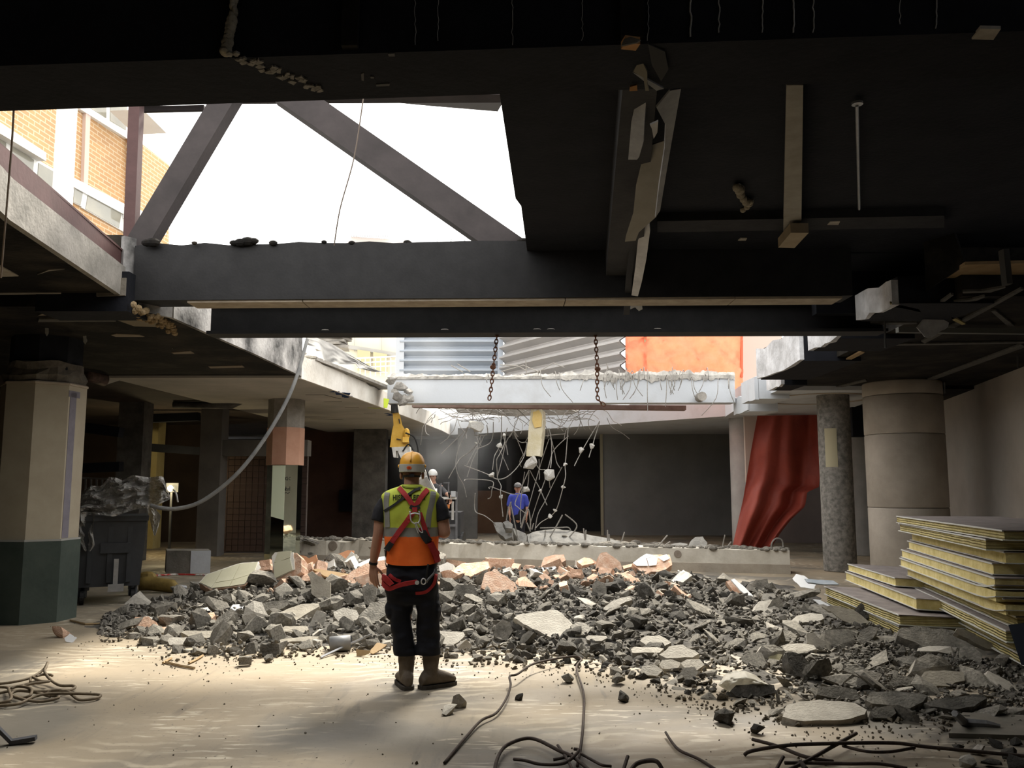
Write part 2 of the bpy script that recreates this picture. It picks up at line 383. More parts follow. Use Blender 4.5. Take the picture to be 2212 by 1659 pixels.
# protruding rib stubs along the broken right edge
FRESH = mat('fresh_cut_concrete', (.38, .38, .385), (.66, .67, .69), 3.2, .9, .4, 22)
ribs = [((3.88, 4.9, 8.55, 9.5), 3.46, 3.74), ((4.04, 5.0, 10.5, 11.5), 3.44, 3.84), ((4.22, 5.1, 12.4, 14.6), 3.44, 3.95), ((4.75, 5.2, 15.0, 15.9), 3.40, 3.86), ((4.75, 5.4, 16.6, 17.6), 3.32, 3.78), ((4.95, 5.6, 18.0, 19.0), 3.2, 3.56)]
ords = ['nearest', 'second nearest', 'third and longest', 'fourth nearest', 'fifth nearest, white painted', 'farthest and lowest, white painted']
for i, ((xa, xb, ya, yb), z0, z1) in enumerate(ribs):
    t = thing('rib_stub', 'sawn concrete rib stub on the right slab edge, ' + ords[i], 'concrete rib', ((xa + xb) / 2, (ya + yb) / 2, z0), 'rib stubs along the right slab edge'); t['kind'] = 'thing'
    white = i >= 4
    obj('stub', MB().prism([(xa + .05, ya), (xb, ya), (xb, yb), (xa + .05, yb)], z0, z1), CONCW if white else BLACK, t)
    g = MB(); n_ = 5; zs = [(z1 + R.uniform(-.05, .04), z0 + R.uniform(-.02, .03)) for _ in range(n_ + 1)]; xo = [R.uniform(-.025, .02) for _ in range(n_ + 1)]
    for k in range(n_):
        y0, y1 = ya + (yb - ya) * k / n_, ya + (yb - ya) * (k + 1) / n_
        g.hexa([V((xa + xo[k], y0, zs[k][1])), V((xa + .055, y0, zs[k][1])), V((xa + .055, y1, zs[k + 1][1])), V((xa + xo[k + 1], y1, zs[k + 1][1]))],
               [V((xa + xo[k], y0, zs[k][0])), V((xa + .055, y0, zs[k][0])), V((xa + .055, y1, zs[k + 1][0])), V((xa + xo[k + 1], y1, zs[k + 1][0]))])
    obj('sawn_face', g, CONCW if white else FRESH, t, label='pale sawn end face')

# ---------------------------------------------------------------- big beams overhead
def kthing(name, label, cat, loc):
    t = thing(name, label, cat, loc); t['kind'] = 'thing'; return t
fr = lambda x: 3.72 - .067 * x
bk = lambda x: 4.175 - .075 * x
nb = kthing('roof_beam', 'massive soot black concrete beam across the top of the view', 'beam', (0, 3.9, 3.6))
obj('beam_body', MB().prism([(-9, fr(-9)), (9, fr(9)), (9, bk(9)), (-9, bk(-9))], 3.6, 4.42), BLACK, nb)
for px, y0, wd in ((756, 108, .075), (1366, 96, .10)):
    c = P(px, y0, fr(P(px, y0, 3.7).x) - .02); obj('face_batten', MB().box((c.x, c.y, 4.02), (wd, .04, .8)), BLACK2, nb)
DRIP = mat('pale_drip', (.30, .30, .30), (.44, .44, .43), 30, .9, 0)
for px, y1, r in ((1492, 88, .004), (1553, 72, .003), (1648, 74, .003), (1714, 74, .004), (1757, 72, .003), (2022, 66, .003), (1107, 98, .0018), (897, 100, .0015), (947, 90, .0015), (1258, 95, .0015), (1944, 60, .002), (1400, 92, .002)):
    pts = [P(px + R.uniform(-2, 2), y, fr(P(px, y, 3.7).x) - .004) for y in range(-20, y1, 9)]
    obj('drip', MB().tube(pts, r, 5), DRIP, nb, label='pale dried drip')
fm = MB(); 
for k in range(14):
    y = -14 + k * 9.6; wdt = .012 + .016 * (1 if y > 35 else .2 * R.random())
    c = P(512 - 24 * (k / 13) + (0 if y > 45 else R.uniform(-4, 4)), y, fr(-1.15) - .02); fm.ball(c, (wdt * R.uniform(.8, 1.1), .03, .025), 9, 6)
obj('foam_lump', fm, mat('dirty_foam', (.22, .195, .15), (.36, .32, .25), 20, .95, .5, 60), nb, label='hanging tube of dirty mounting foam', smooth=True)
bm_ = MB()
for k in range(34):
    t = k / 33; px, py = 500 + 195 * t + R.uniform(-6, 6), 122 + 72 * t + R.uniform(-9, 9)
    q = [(px + R.uniform(3, 12) * math.cos(a_), py + R.uniform(2, 7) * math.sin(a_)) for a_ in (0, 1.1, 2.3, 3.4, 4.6, 5.4)]
    top = [Z(x, y, 3.594 - R.uniform(0, .006)) for x, y in q]; bm_.hexa(top, [p + V((0, 0, .01)) for p in top])
o = obj('plaster_crack', bm_, mat('cracked_plaster', (.14, .13, .115), (.28, .27, .25), 30, .95, .5, 90), nb, label='jagged strip of broken plaster'); o['kind'] = 'stuff'
PAPER = mat('pale_patch', (.30, .27, .23), (.42, .39, .34), 9, .9, .1, 30)
def cpatch(name, poly, z, m, parent, lab=None):
    t = [Z(x, y, z) for x, y in poly]; return obj(name, MB().hexa(t, [p + V((0, 0, .015)) for p in t]), m, parent, label=lab)
cpatch('plaster_patch', [(2099, 85), (2118, 62), (2162, 63), (2146, 86)], 3.592, PAPER, nb, 'square pale patch')
for q in ([(812, 183), (842, 181), (841, 186), (813, 187)], [(780, 160), (786, 158), (786, 175), (781, 174)], [(838, 117), (852, 116), (853, 122), (840, 122)], [(800, 166), (808, 166), (808, 170), (801, 170)]):
    cpatch('plaster_patch', q, 3.595, mat('dim_patch', (.10, .10, .10), None, bump=0), nb)
# fibreboard pad wedged at the beam edge
obj('packing_block', MB().box(P(1362, 93, 3.66), (.07, .06, .035), .2), mat('orange_packing', (.42, .22, .09), (.50, .28, .13), 8, .9, .2, 40), nb, label='orange packing block')
obj('packing_block', plate([(1342, 98), (1348, 84), (1362, 79), (1384, 86), (1375, 92)], P(1360, 90, 3.62), (-.2, -1, -.3), .03), CONCD, nb)

lb = kthing('ceiling_downstand', 'black downstand beam running away under the right ceiling', 'beam', (.9, 6.5, 3.78))
obj('downstand_body', MB().prism([(.575, 4.1), (.75, 4.1), (1.34, 8.75), (.98, 8.75)], 3.79, 4.08), mat('downstand_black', (.018, .018, .02), (.035, .034, .034), 3, .8, .15, 30), lb)

mb_ = kthing('main_beam', 'thick black concrete beam below the bright roof opening', 'beam', (0, 8.9, 3.55))
mf = lambda x: 8.74 - .03 * x
g = MB(); xs = [-4.0 + .25 * i for i in range(31)]; prevt = 4.15
for a, b in zip(xs, xs[1:]):
    t0, t1 = prevt, 4.16 + R.uniform(-.012, .02); prevt = t1
    g.hexa([V((a, mf(a), 3.56)), V((b, mf(b), 3.56)), V((b, mf(b) + .34, 3.56)), V((a, mf(a) + .34, 3.56))], [V((a, mf(a), t0)), V((b, mf(b), t1)), V((b, mf(b) + .34, t1)), V((a, mf(a) + .34, t0))])
obj('beam_body', g, STEELBLACK, mb_)
for xa, xb in ((-3.42, -2.2), (-2.19, .55), (.56, 2.3), (2.31, 3.4)):
    obj('soffit_board', MB().hexa([V((xa, mf(xa) + .02, 3.535)), V((xb, mf(xb) + .02, 3.535)), V((xb, mf(xb) + .32, 3.535)), V((xa, mf(xa) + .32, 3.535))], [V((xa, mf(xa) + .02, 3.56)), V((xb, mf(xb) + .02, 3.56)), V((xb, mf(xb) + .32, 3.56)), V((xa, mf(xa) + .32, 3.56))]), TIMBER, mb_, label='pale timber board under the beam')
lump = MB()
for px, s in ((505, .03), (520, .045), (535, .05), (548, .035), (590, .03), (760, .025), (880, .03), (1130, .05), (700, .02), (420, .02), (330, .05), (318, .04)):
    q = P(px, 524, 8.8); lump.ball(q + V((0, 0, R.uniform(-.01, .02))), (s * 1.6, s, s), 7, 5)
o = obj('screed_crumbs', lump, BLACK2, mb_); o['kind'] = 'stuff'
eb = kthing('beam_bearing', 'black bearing block at the left end of the main beam with a pale square patch', 'bearing block', (-4.4, 8.9, 3.5))
obj('block', MB().box((-4.45, 8.95, 3.62), (.95, .5, .42)), BLACK, eb)
obj('bare_patch', sheet([(208, 602), (272, 600), (270, 638), (208, 640)], P(240, 620, 8.68), (0, -1, 0), .03), mat('bare_plaster', (.15, .135, .11), (.21, .19, .16), 9, .95, .3, 40), eb, label='bare square of plaster')
sb = kthing('steel_beam', 'black steel I-beam spanning behind the main beam, chains hanging from it', 'beam', (0, 9.9, 3.38))
sfy = lambda x: 9.74 - .02 * x
def run(za, zb, ya, yb, xa=-3.55, xb=4.3): return MB().prism([(xa, sfy(xa) + ya), (xb, sfy(xb) + ya), (xb, sfy(xb) + yb), (xa, sfy(xa) + yb)], za, zb)
obj('web', run(3.41, 3.8, .14, .17), STEELBLACK, sb); obj('bottom_flange', run(3.375, 3.41, 0, .3), STEELBLACK, sb); obj('top_flange', run(3.8, 3.83, 0, .3), STEELBLACK, sb)
for px in (700, 960, 1160, 1190, 1420):
    q = P(px, 716, 9.75); obj('mortar_crumb', MB().ball(V((q.x, sfy(q.x) + .03, 3.415)), (.05, .03, .014), 7, 4), CONC, sb)
# truss above the opening
tr = kthing('roof_truss', 'brown black steel truss of diagonals standing in the roof opening', 'truss', (0, 8.95, 4.15))
TR = mat('primer_brown_steel', (.035, .03, .03), (.06, .05, .05), 2, .7, .08, 20)
obj('diagonal', MB().beam(P(298, 540, 9.0), P(500, 200, 9.0), .24, .2, (0, 1, 0)), TR, tr)
obj('diagonal', MB().beam(P(1128, 556, 9.0), P(612, 196, 9.0), .3, .2, (0, 1, 0)), TR, tr)
obj('post', MB().beam(P(283, 520, 9.0), P(296, 200, 9.0), .12, .12, (0, 1, 0)), mat('oxide_red_steel', (.07, .035, .033), (.10, .05, .048), 3, .6, .1, 20), tr)
obj('top_chord', MB().beam((-5.6, 9.1, 5.98), (2.4, 9.0, 5.98), .2, .22), TR, tr)
obj('gusset_plate', MB().box(P(318, 548, 8.99), (.25, .03, .22)), mat('oxide_red_steel', (.07, .035, .033), (.10, .05, .048)), tr)
obj('stub_rail', MB().beam(P(300, 237, 9.3), P(442, 234, 9.3), .05, .06), TR, tr)
el = kthing('edge_steel', 'dark red steel channel lying along the left slab edge', 'steel channel', (-4, 7.5, 3.9))
OXR = mat('oxide_red_steel', (.07, .035, .033), (.10, .05, .048))
obj('channel_web', MB().beam((-3.62, 5.2, 3.99), (-4.12, 8.8, 3.99), .02, .18), OXR, el)
obj('channel_flange', MB().beam((-3.72, 5.2, 3.915), (-4.20, 8.8, 3.915), .2, .02), OXR, el)
obj('channel_flange', MB().beam((-3.72, 5.2, 4.085), (-4.20, 8.8, 4.085), .2, .02), OXR, el)
# ---------------------------------------------------------------- columns
def ngon_rings(c, r, zs, n=8, rot=math.pi / 8 - .10, sq=1.0):
    return [[V((c[0] + r_ * math.cos(rot + 2 * math.pi * k / n), c[1] + r_ * math.sin(rot + 2 * math.pi * k / n), z)) for k in range(n)] for r_, z in zs]
c = P(86, 1000, 10.8)
lp = kthing('octagonal_column', 'large cream octagonal column with dark green base at the left edge', 'column', (c.x, c.y, 0))
obj('plinth', MB().loft(ngon_rings(c, .53, [(.52, 0), (.52, .96)])), GREENP, lp, label='dark green painted base')
obj('plinth_lip', MB().loft(ngon_rings(c, .5, [(.515, .962), (.515, .985)])), mat('grey_lip', (.30, .30, .28), None, bump=0), lp)
obj('shaft', MB().loft(ngon_rings(c, .5, [(.49, .985), (.49, 2.86)])), CREAM, lp, label='cream painted shaft')
obj('cap_band', MB().loft(ngon_rings(c, .5, [(.505, 2.86), (.505, 2.885), (.48, 2.90)])), TIMBER, lp)
obj('broken_collar', MB().loft([[p + V((nz(p, 5, 3) * .05, nz(p, 5, 9) * .05, nz(p, 4, 1) * .05)) for p in r_] for r_ in ngon_rings(c, .5, [(.44, 2.9), (.47, 2.97), (.43, 3.06), (.44, 3.14)], 24)]), mat('raw_column_concrete', (.07, .06, .05), (.14, .125, .10), 6, .95, .5, 30), lp, label='raw broken concrete collar')
obj('burnt_top', MB().loft(ngon_rings(c, .45, [(.42, 3.05), (.42, 3.62)])), BLACK, lp, label='soot black column head')
TAPE = mat('mauve_tape_mark', (.15, .14, .17), (.19, .18, .21), 6, .8, 0)
def octface(px0, px1, za, zb):  # a strip on the column face turned right towards the camera
    a0, a1 = math.pi / 8 - .10 + 2 * math.pi * 7 / 8, math.pi / 8 - .10 + 2 * math.pi * 8 / 8
    A = V((c.x + .494 * math.cos(a0), c.y + .494 * math.sin(a0), 0)); B = V((c.x + .494 * math.cos(a1), c.y + .494 * math.sin(a1), 0))
    p, q = A.lerp(B, px0), A.lerp(B, px1); n = V((B.y - A.y, A.x - B.x, 0)).normalized() * .006
    return MB().hexa([p + V((0, 0, za)), q + V((0, 0, za)), q + n * -1 + V((0, 0, za)), p - n + V((0, 0, za))], [p + V((0, 0, zb)), q + V((0, 0, zb)), q - n + V((0, 0, zb)), p - n + V((0, 0, zb))])
obj('paint_stripe', octface(.08, .42, .99, 2.78), TAPE, lp, label='mauve vertical stripe'); obj('paint_stripe', octface(.0, .6, 2.72, 2.80), TAPE, lp, label='mauve cross stripe at the top')
c = P(614, 1050, 18.0)
mcx = kthing('mirror_column', 'octagonal column with pink painted band and mirror cladding below', 'column', (c.x, c.y, 0))
MIR = mat('mirror_glass', (.74, .80, .66), None, rough=.03, metal=1.0, bump=0)
zA, zB = P(614, 922, 17.6).z, P(614, 1004, 17.6).z
obj('bare_head', MB().loft(ngon_rings(c, .4, [(.375, zA), (.375, 3.46)])), CONC, mcx, label='bare concrete head')
obj('pink_band', MB().loft(ngon_rings(c, .4, [(.385, zB), (.385, zA)])), mat('salmon_paint', (.46, .25, .17), (.52, .30, .21), 4, .8, .1, 20), mcx, label='salmon pink band')
for k in range(4, 8):
    a0, a1 = math.pi / 8 - .10 + 2 * math.pi * k / 8, math.pi / 8 - .10 + 2 * math.pi * (k + 1) / 8
    A, B = (V((c.x + .355 * math.cos(t), c.y + .355 * math.sin(t), 0)) for t in (a0, a1)); n = V((B.y - A.y, A.x - B.x, 0)).normalized() * .012
    obj('mirror_panel', MB().hexa([A + V((0, 0, .1)), B + V((0, 0, .1)), B - n + V((0, 0, .1)), A - n + V((0, 0, .1))], [A + V((0, 0, zB)), B + V((0, 0, zB)), B - n + V((0, 0, zB)), A - n + V((0, 0, zB))]), MIR, mcx)
a0, a1 = math.pi / 8 - .10 + 2 * math.pi * 5 / 8, math.pi / 8 - .10 + 2 * math.pi * 6 / 8
A, B = (V((c.x + .368 * math.cos(t), c.y + .368 * math.sin(t), 0)) for t in (a0, a1)); n = V((B.y - A.y, A.x - B.x, 0)).normalized() * .01; A, B = A.lerp(B, .02), A.lerp(B, .98)
obj('green_panel', MB().hexa([A + V((0, 0, 1.02)), B + V((0, 0, .95)), B - n + V((0, 0, .95)), A - n + V((0, 0, 1.02))], [A + V((0, 0, zB - .01)), B + V((0, 0, zB - .01)), B - n + V((0, 0, zB - .01)), A - n + V((0, 0, zB - .01))]), mat('pale_green_gloss', (.74, .82, .62), None, rough=.12, bump=0, spec=.6), mcx, label='pale green panel over the mirror cladding')  # glossy pale green panel covering the upper part of one mirror facet
obj('core', MB().loft(ngon_rings(c, .33, [(.33, 0), (.33, zB)])), CONCD, mcx)
def scrib(pts, D, r=.006): return MB().tube([P(x, y, D) for x, y in pts], r, 5)
MK = mat('marker_ink', (.03, .03, .035), None, bump=0)
for q in ([(618, 1031), (621, 1030), (622, 1034), (618, 1037), (621, 1038), (622, 1034)], [(628, 1031), (625, 1031), (624, 1035), (627, 1037)], [(618, 1052), (618, 1060), (621, 1060), (622, 1056), (618, 1055)], [(626, 1051), (626, 1060), (623, 1059), (623, 1055), (626, 1055)], [(618, 1064), (622, 1066), (626, 1063)]):
    obj('marker_scribble', scrib(q, 17.63), MK, mcx)
def round_col(px0, px1, D, ztop, m, label, bands=()):
    r = (px1 - px0) / 2 * D / F * 1.03; k_ = D + r; a, b = P(px0, 1050, k_), P(px1, 1050, k_); c = V(((a.x + b.x) / 2, k_, 0)); r = (b.x - a.x) / 2 * .985
    t = kthing('round_column', label, 'column', c)
    zs = [0] + list(bands) + [ztop]
    for z0, z1 in zip(zs, zs[1:]):
        o = obj('drum', MB().loft(ngon_rings(c, r, [(r * .985, z0 + .004), (r, z0 + .02), (r, z1 - .02), (r * .985, z1 - .004)], 40)), m, t)
        me = o.data
        for p in me.polygons: p.use_smooth = abs(p.normal.z) < .5
    return t, c, r
CONC2 = mat('warm_column_concrete', (.32, .285, .24), (.44, .395, .34), 1.3, .85, .12, 30)
t, c, r = round_col(1877, 2041, 14.9, 3.5, CONC2, 'very thick round concrete column beside the insulation stack', (1.25, 2.55, 3.25))
t, c, r = round_col(1773, 1842, 16.6, 3.5, mat('speckled_concrete', (.13, .125, .115), (.30, .285, .26), 12, .95, .4, 60), 'slimmer speckled round column left of the thick one')
obj('paint_patch', MB().grid(lambda u, v: V((c.x + (r + .006) * math.cos(-2.55 + .75 * u), c.y + (r + .006) * math.sin(-2.55 + .75 * u), 2.0 + .75 * v)), 8, 2), mat('cream_patch', (.42, .38, .26), None, bump=0), t, label='cream paint patch')
round_col(1579, 1642, 22.3, 3.45, mat('pale_grey_column', (.33, .32, .31), (.42, .41, .40), 2, .85, .1, 20), 'pale round column beside the red hanging tarpaulin')
round_col(1838, 1889, 20.5, 3.45, mat('dim_grey_column', (.20, .195, .185), (.26, .25, .24), 2, .85, .1, 20), 'dim slender column seen between the two right columns')
obj('duct_box', MB().box(P(1850, 908, 19.5), (.3, .3, .75)), BLACK, label='black box duct hanging beside the slim right column', cat='duct')
obj('door_leaf', MB().box(P(1872, 1060, 23.5) + V((0, 0, -.2)), (.45, .06, 3.2)), mat('blue_grey_paint', (.13, .16, .18), None, bump=0), label='blue grey door leaf seen beside the thick right column', cat='door')

# ---------------------------------------------------------------- white cross beam in the middle and what lies on and under it
wb = kthing('white_beam', 'white painted concrete beam across the far side of the opening', 'beam', (1.4, 19, 3.44))
xa, xb = P(838, 850, 19.0).x, P(1592, 850, 18.6).x
wfy = lambda x: 18.85 - .02 * x
obj('beam_body', MB().prism([(xa, wfy(xa)), (xb, wfy(xb)), (xb, wfy(xb) + .45), (xa, wfy(xa) + .45)], 3.46, 4.0), CONCW, wb)
g = MB(); nu_ = 260
def scf(u, v):
    x = xa + (xb - xa) * u; right = min(1, max(0, (u - .45) * 8)); q = V((x * 2.2, v * 3, 1.3)); f_ = noise.fractal(q, .8, 2.0, 5); f2 = noise.fractal(q * 2.7 + V((5, 0, 0)), .8, 2.0, 4)
    h = .10 + .05 * right + .05 * f_ + .03 * f2 * (1 + right)
    prof_ = [(-.03, 3.99 - .10 * right * max(0, f2 + .2)), (-.035 + .03 * f2, 4.0 + h * .5), (.02 + .04 * f_, 4.0 + h), (.25, 4.0 + h + .02 * f2), (.5, 4.0 + h * .9)]
    y_, z_ = prof_[int(round(v * 4))]
    return V((x, wfy(x) + y_, z_))
g.grid(scf, nu_, 4)
obj('broken_screed', g, mat('broken_screed_grey', (.26, .25, .23), (.50, .48, .44), 5, .95, .5, 25), wb, label='broken raw concrete layer on top')
cc = P(1517, 856, 18.4); obj('core_patch', MB().cyl(cc, cc + V((0, .3, 0)), .1, n=18), CONC, wb, label='round raw concrete patch')
LUGS = [(866, 836, .17), (880, 846, .13), (862, 856, .17), (884, 862, .12), (872, 864, .15), (854, 846, .11)]
LUGS.append((845, 822, .13))
sr = obj('brown_steel', MB().beam(P(892, 876, 19.9), P(1480, 882, 19.6), .3, .10), mat('brown_dusty_steel', (.20, .13, .11), (.27, .19, .165), 4, .85, .1, 30), label='brown steel section lying under the white beam', cat='steel beam', kind='thing')
ss = kthing('hanging_slab_strip', 'raw concrete strip with loose rebar hanging under the white beam', 'concrete slab', P(1100, 892, 21.5))
obj('strip', plate([(985, 884), (1230, 884), (1250, 892), (1215, 897), (1100, 899), (990, 893)], P(1100, 890, 21.5), (0, -.8, -.5), .35, .02), CONC, ss)
# tangled mat of broken rebar along it
tang = MB()
for k in range(90):
    px, py = R.uniform(930, 1330), R.uniform(878, 905); D = R.uniform(19.9, 21.8); p = P(px, py, D); pts = [p]; d = V((R.uniform(-1, 1), R.uniform(-.5, .5), R.uniform(-.35, .3))).normalized()
    for j in range(5):
        d = (d + V((R.uniform(-.5, .5), R.uniform(-.5, .5), R.uniform(-.45, .35)))).normalized(); pts.append(pts[-1] + d * R.uniform(.1, .24))
    tang.tube(spline(pts, 3), .008, 4)
tag(obj('rebar_tangle', tang, REBARG), 'tangle of thin loose reinforcing wire under the white beam', 'rebar', kind='stuff')
# ---------------------------------------------------------------- outside, seen over the broken slab
def brick_mat():
    m = bpy.data.materials.new('yellow_brick'); m.use_nodes = True; nt = m.node_tree; N = nt.nodes; L = nt.links; b = N['Principled BSDF']
    tc = N.new('ShaderNodeTexCoord'); sx = N.new('ShaderNodeSeparateXYZ'); cb = N.new('ShaderNodeCombineXYZ'); br = N.new('ShaderNodeTexBrick')
    L.new(tc.outputs['Object'], sx.inputs[0]); L.new(sx.outputs['Y'], cb.inputs['X']); L.new(sx.outputs['Z'], cb.inputs['Y']); L.new(cb.outputs[0], br.inputs['Vector'])
    br.inputs['Color1'].default_value = (.46, .27, .12, 1); br.inputs['Color2'].default_value = (.40, .23, .11, 1); br.inputs['Mortar'].default_value = (.55, .44, .30, 1)
    br.inputs['Scale'].default_value = 1.0; br.inputs['Brick Width'].default_value = .42; br.inputs['Row Height'].default_value = .13; br.inputs['Mortar Size'].default_value = .014
    L.new(br.outputs['Color'], b.inputs['Base Color']); b.inputs['Roughness'].default_value = .9; return m
YB = brick_mat()
FP, FN = V((-12.5, 20, 8)), V((1, -.1, 0)).normalized()
def fac(poly, off=0.0, th=.3):
    return sheet(poly, FP + FN * off, FN, th)
bb = kthing('brick_building', 'tall yellow brick building with white bands seen through the roof truss', 'building', (-12.4, 20, 0))
obj('wall', fac([(-260, 40), (288, 60), (292, 640), (-260, 640)], 0, .5), YB, bb)
obj('wall_bay', fac([(288, 296), (366, 357), (364, 600), (288, 600)], .25, .8), YB, bb)
WB = mat('white_band', (.66, .66, .64), (.72, .72, .70), 1, .8, 0)
obj('band', fac([(-60, 224), (100, 330), (100, 348), (-60, 252)], .3, .5), WB, bb, label='white projecting sill band')
obj('band', fac([(160, 384), (292, 452), (292, 476), (160, 404)], .12, .3), WB, bb)
obj('band', fac([(290, 446), (363, 488), (358, 508), (290, 470)], .45, .6), WB, bb)
obj('band', fac([(174, 222), (282, 292), (276, 300), (174, 236)], .12, .3), WB, bb)
obj('drip_pipe', fac([(186, 236), (196, 242), (190, 400), (181, 396)], .1, .12), mat('pink_downpipe', (.55, .42, .36), None, bump=0), bb)
GLASS = mat('window_glass', (.20, .20, .17), (.30, .28, .22), .5, .08, 0, spec=.6)
def fwin(poly, n=2):
    f_ = obj('window', fac(poly, .06, .1), WB, bb)
    (a, b, c_, d) = [V((*p, 0)) for p in poly]
    for i in range(n):
        t0, t1 = (i + .1) / n, (i + .9) / n
        q = [a.lerp(b, t0).lerp(d.lerp(c_, t0), .1), a.lerp(b, t1).lerp(d.lerp(c_, t1), .1), a.lerp(b, t1).lerp(d.lerp(c_, t1), .95), a.lerp(b, t0).lerp(d.lerp(c_, t0), .95)]
        obj('pane', fac([(p.x, p.y) for p in q], .075, .02), GLASS, f_)
fwin([(-40, 258), (80, 344), (76, 400), (-40, 330)], 2); fwin([(80, 344), (122, 368), (118, 424), (76, 400)], 1)
fwin([(160, 404), (182, 414), (176, 446), (156, 436)], 1); fwin([(182, 412), (272, 462), (266, 500), (176, 448)], 1); fwin([(272, 462), (340, 505), (334, 560), (266, 500)], 2)
fwin([(186, 60), (284, 130), (276, 292), (192, 240)], 2)
obj('canopy', fac([(308, 236), (374, 236), (372, 270), (360, 288)], 1.6, 1.0), WB, bb)
obj('round_post', MB().cyl(V((P(142, 470, 17.5).x, 17.5, 0)), P(151, 120, 17.5), .2, n=20), mat('white_round_post', (.55, .55, .54), None, bump=0), label='white round post in front of the brick building', cat='post', kind='thing', smooth=True)
obj('roof_canopy', sheet([(780, 215), (900, 190), (1110, 180), (1075, 241), (930, 229)], V((0, 0, 9.5)), (0, -.15, -1), .2), mat('canopy_grey', (.16, .16, .16), None, bump=0), label='grey roof overhang high above the right of the opening', cat='roof', kind='thing')
fb = kthing('distant_roof_hut', 'pale ribbed roof hut far beyond the main beam', 'building', P(800, 530, 60))
obj('hut_wall', MB().prism([(P(750, 520, 60).x, 60), (P(872, 520, 60).x, 61), (P(872, 520, 60).x, 64), (P(750, 520, 60).x, 64)], 0, P(800, 510, 60).z), mat('hut_pink', (.6, .54, .5), None, bump=0), fb)
hr = MB(); a, b = P(757, 510, 59.5), P(840, 496, 62)
for k in range(18):
    x = a.x + (P(842, 500, 60).x - a.x) * k / 17; hr.beam((x, 59.5, a.z), (x, 63, a.z + 1.1), .12, .1)
obj('ribbed_roof', hr, mat('hut_roof', (.42, .42, .43), None, bump=0), fb)
gb = kthing('glass_roof', 'pale glass roof with a thin white grid beyond the main beam', 'building', P(1050, 520, 55))
obj('base_block', MB().box((P(1030, 540, 56).x, 56, 7), (8, 2, 14)), WB, gb)
gp = [P(905, 540, 55), P(1150, 540, 55)]
for k in range(9):
    x = gp[0].x + (gp[1].x - gp[0].x) * k / 8; obj('glazing_bar', MB().beam((x, 55, 14), (x + 1.0, 58, 18.8), .08, .08), mat('pale_bar', (.5, .52, .52), None, bump=0), gb)
for k in range(6):
    z = 15 + k * .75; yy = 55 + (z - 14) * .6; obj('glazing_bar', MB().beam((gp[0].x, yy, z), (gp[1].x + 1, yy, z), .08, .08), MATS['pale_bar'], gb)
# cream office block
ob = kthing('cream_building', 'cream rendered building with a grey band behind the balcony rail', 'building', P(800, 760, 40))
CR = mat('cream_render', (.62, .56, .42), (.68, .62, .48), .6, .9, 0)
xo0, xo1 = P(690, 760, 42).x, P(884, 760, 42).x
obj('wall', MB().box(((xo0 + xo1) / 2, 42.5, 5.5), (xo1 - xo0, .6, 11)), CR, ob)
obj('band', sheet([(740, 742), (870, 764), (870, 771), (740, 751)], V((0, 42.0, 7)), (0, -1, 0), .2), mat('grey_band', (.36, .35, .32), None, bump=0), ob)
for q in ([(772, 755), (800, 759), (800, 800), (772, 800)], [(806, 760), (836, 765), (836, 802), (806, 802)]):
    obj('window', sheet(q, V((0, 41.9, 7)), (0, -1, 0), .05), mat('olive_glass', (.42, .38, .22), None, rough=.2, bump=0), ob)
for px in (824, 765): obj('joint', sheet([(px, 728), (px + 1, 728), (px + 1, 760), (px, 758)], V((0, 42.1, 7)), (0, -1, 0), .02), MATS['grey_band'], ob)
rl = kthing('balcony_rail', 'white balcony rail with thin bars in front of the cream building', 'railing', P(820, 790, 34))
obj('rail_base', MB().beam((P(772, 800, 36).x, 36, 2.9), (P(868, 800, 33).x, 33, 2.9), .3, 5.8), CR, rl)
for y in (772, 782, 792): obj('rail', MB().beam(P(772, y + 2, 36), P(868, y - 3, 33), .05 if y > 772 else .1, .05), WB, rl)
for px in range(778, 866, 11): obj('rail_post', MB().beam(P(px, 812, 35), P(px, 773, 35), .035, .035), WB, rl)
# corrugated site cabins
CORR = mat('grey_blue_steel', (.30, .34, .39), (.36, .40, .455), .7, .45, .05, 10, spec=.5)
CORR2 = mat('grey_steel_sheet', (.34, .33, .325), (.41, .40, .39), .7, .45, .05, 10, spec=.5)
def corrugated(A, B, z0, z1, pitch, m, parent, depth=.17):
    A, B = V(A), V(B); d = (B - A).normalized(); n = V((d.y, -d.x, 0)); k = int((z1 - z0) / pitch); prof = []
    for i in range(k):
        z = z0 + i * pitch; prof += [(z, 0), (z + pitch * .10, 0), (z + pitch * .5, depth), (z + pitch * .62, depth)]
    g = MB()
    vs_ = []
    for P0 in (A, B):
        vs_ += [V((P0.x, P0.y, z)) + n * q for z, q in prof]
    L_ = len(prof); g.add(vs_, [(i, i + 1, L_ + i + 1, L_ + i) for i in range(L_ - 1)])
    vs2 = [p - n * .05 for p in vs_]; g.add(vs2, [(i, L_ + i, L_ + i + 1, i + 1) for i in range(L_ - 1)])
    return obj('corrugated_side', g, m, parent)
A, Bm, C2 = P(865, 780, 25.0), P(1081, 780, 25.0), P(1352, 780, 20.2)
sc = kthing('site_cabin', 'corrugated grey blue steel cabin side standing on the far slab', 'cabin', (A.x, 25, 4))
corrugated(A, Bm, 4.0, 7.2, .285, CORR, sc)
obj('corner_post', MB().box((A.x, 24.95, 5.5), (.24, .2, 3.4)), mat('pale_steel_post', (.50, .53, .57), None, bump=0), sc)
obj('corner_post', MB().box((Bm.x, 24.9, 5.5), (.16, .2, 3.4)), CORR, sc)
sc2 = kthing('site_cabin', 'brown grey corrugated cabin side slanting towards the orange tarpaulin', 'cabin', (C2.x, 21, 4))
corrugated(Bm + V((.12, -.1, 0)), C2, 4.0, 7.4, .30, CORR2, sc2, .19)
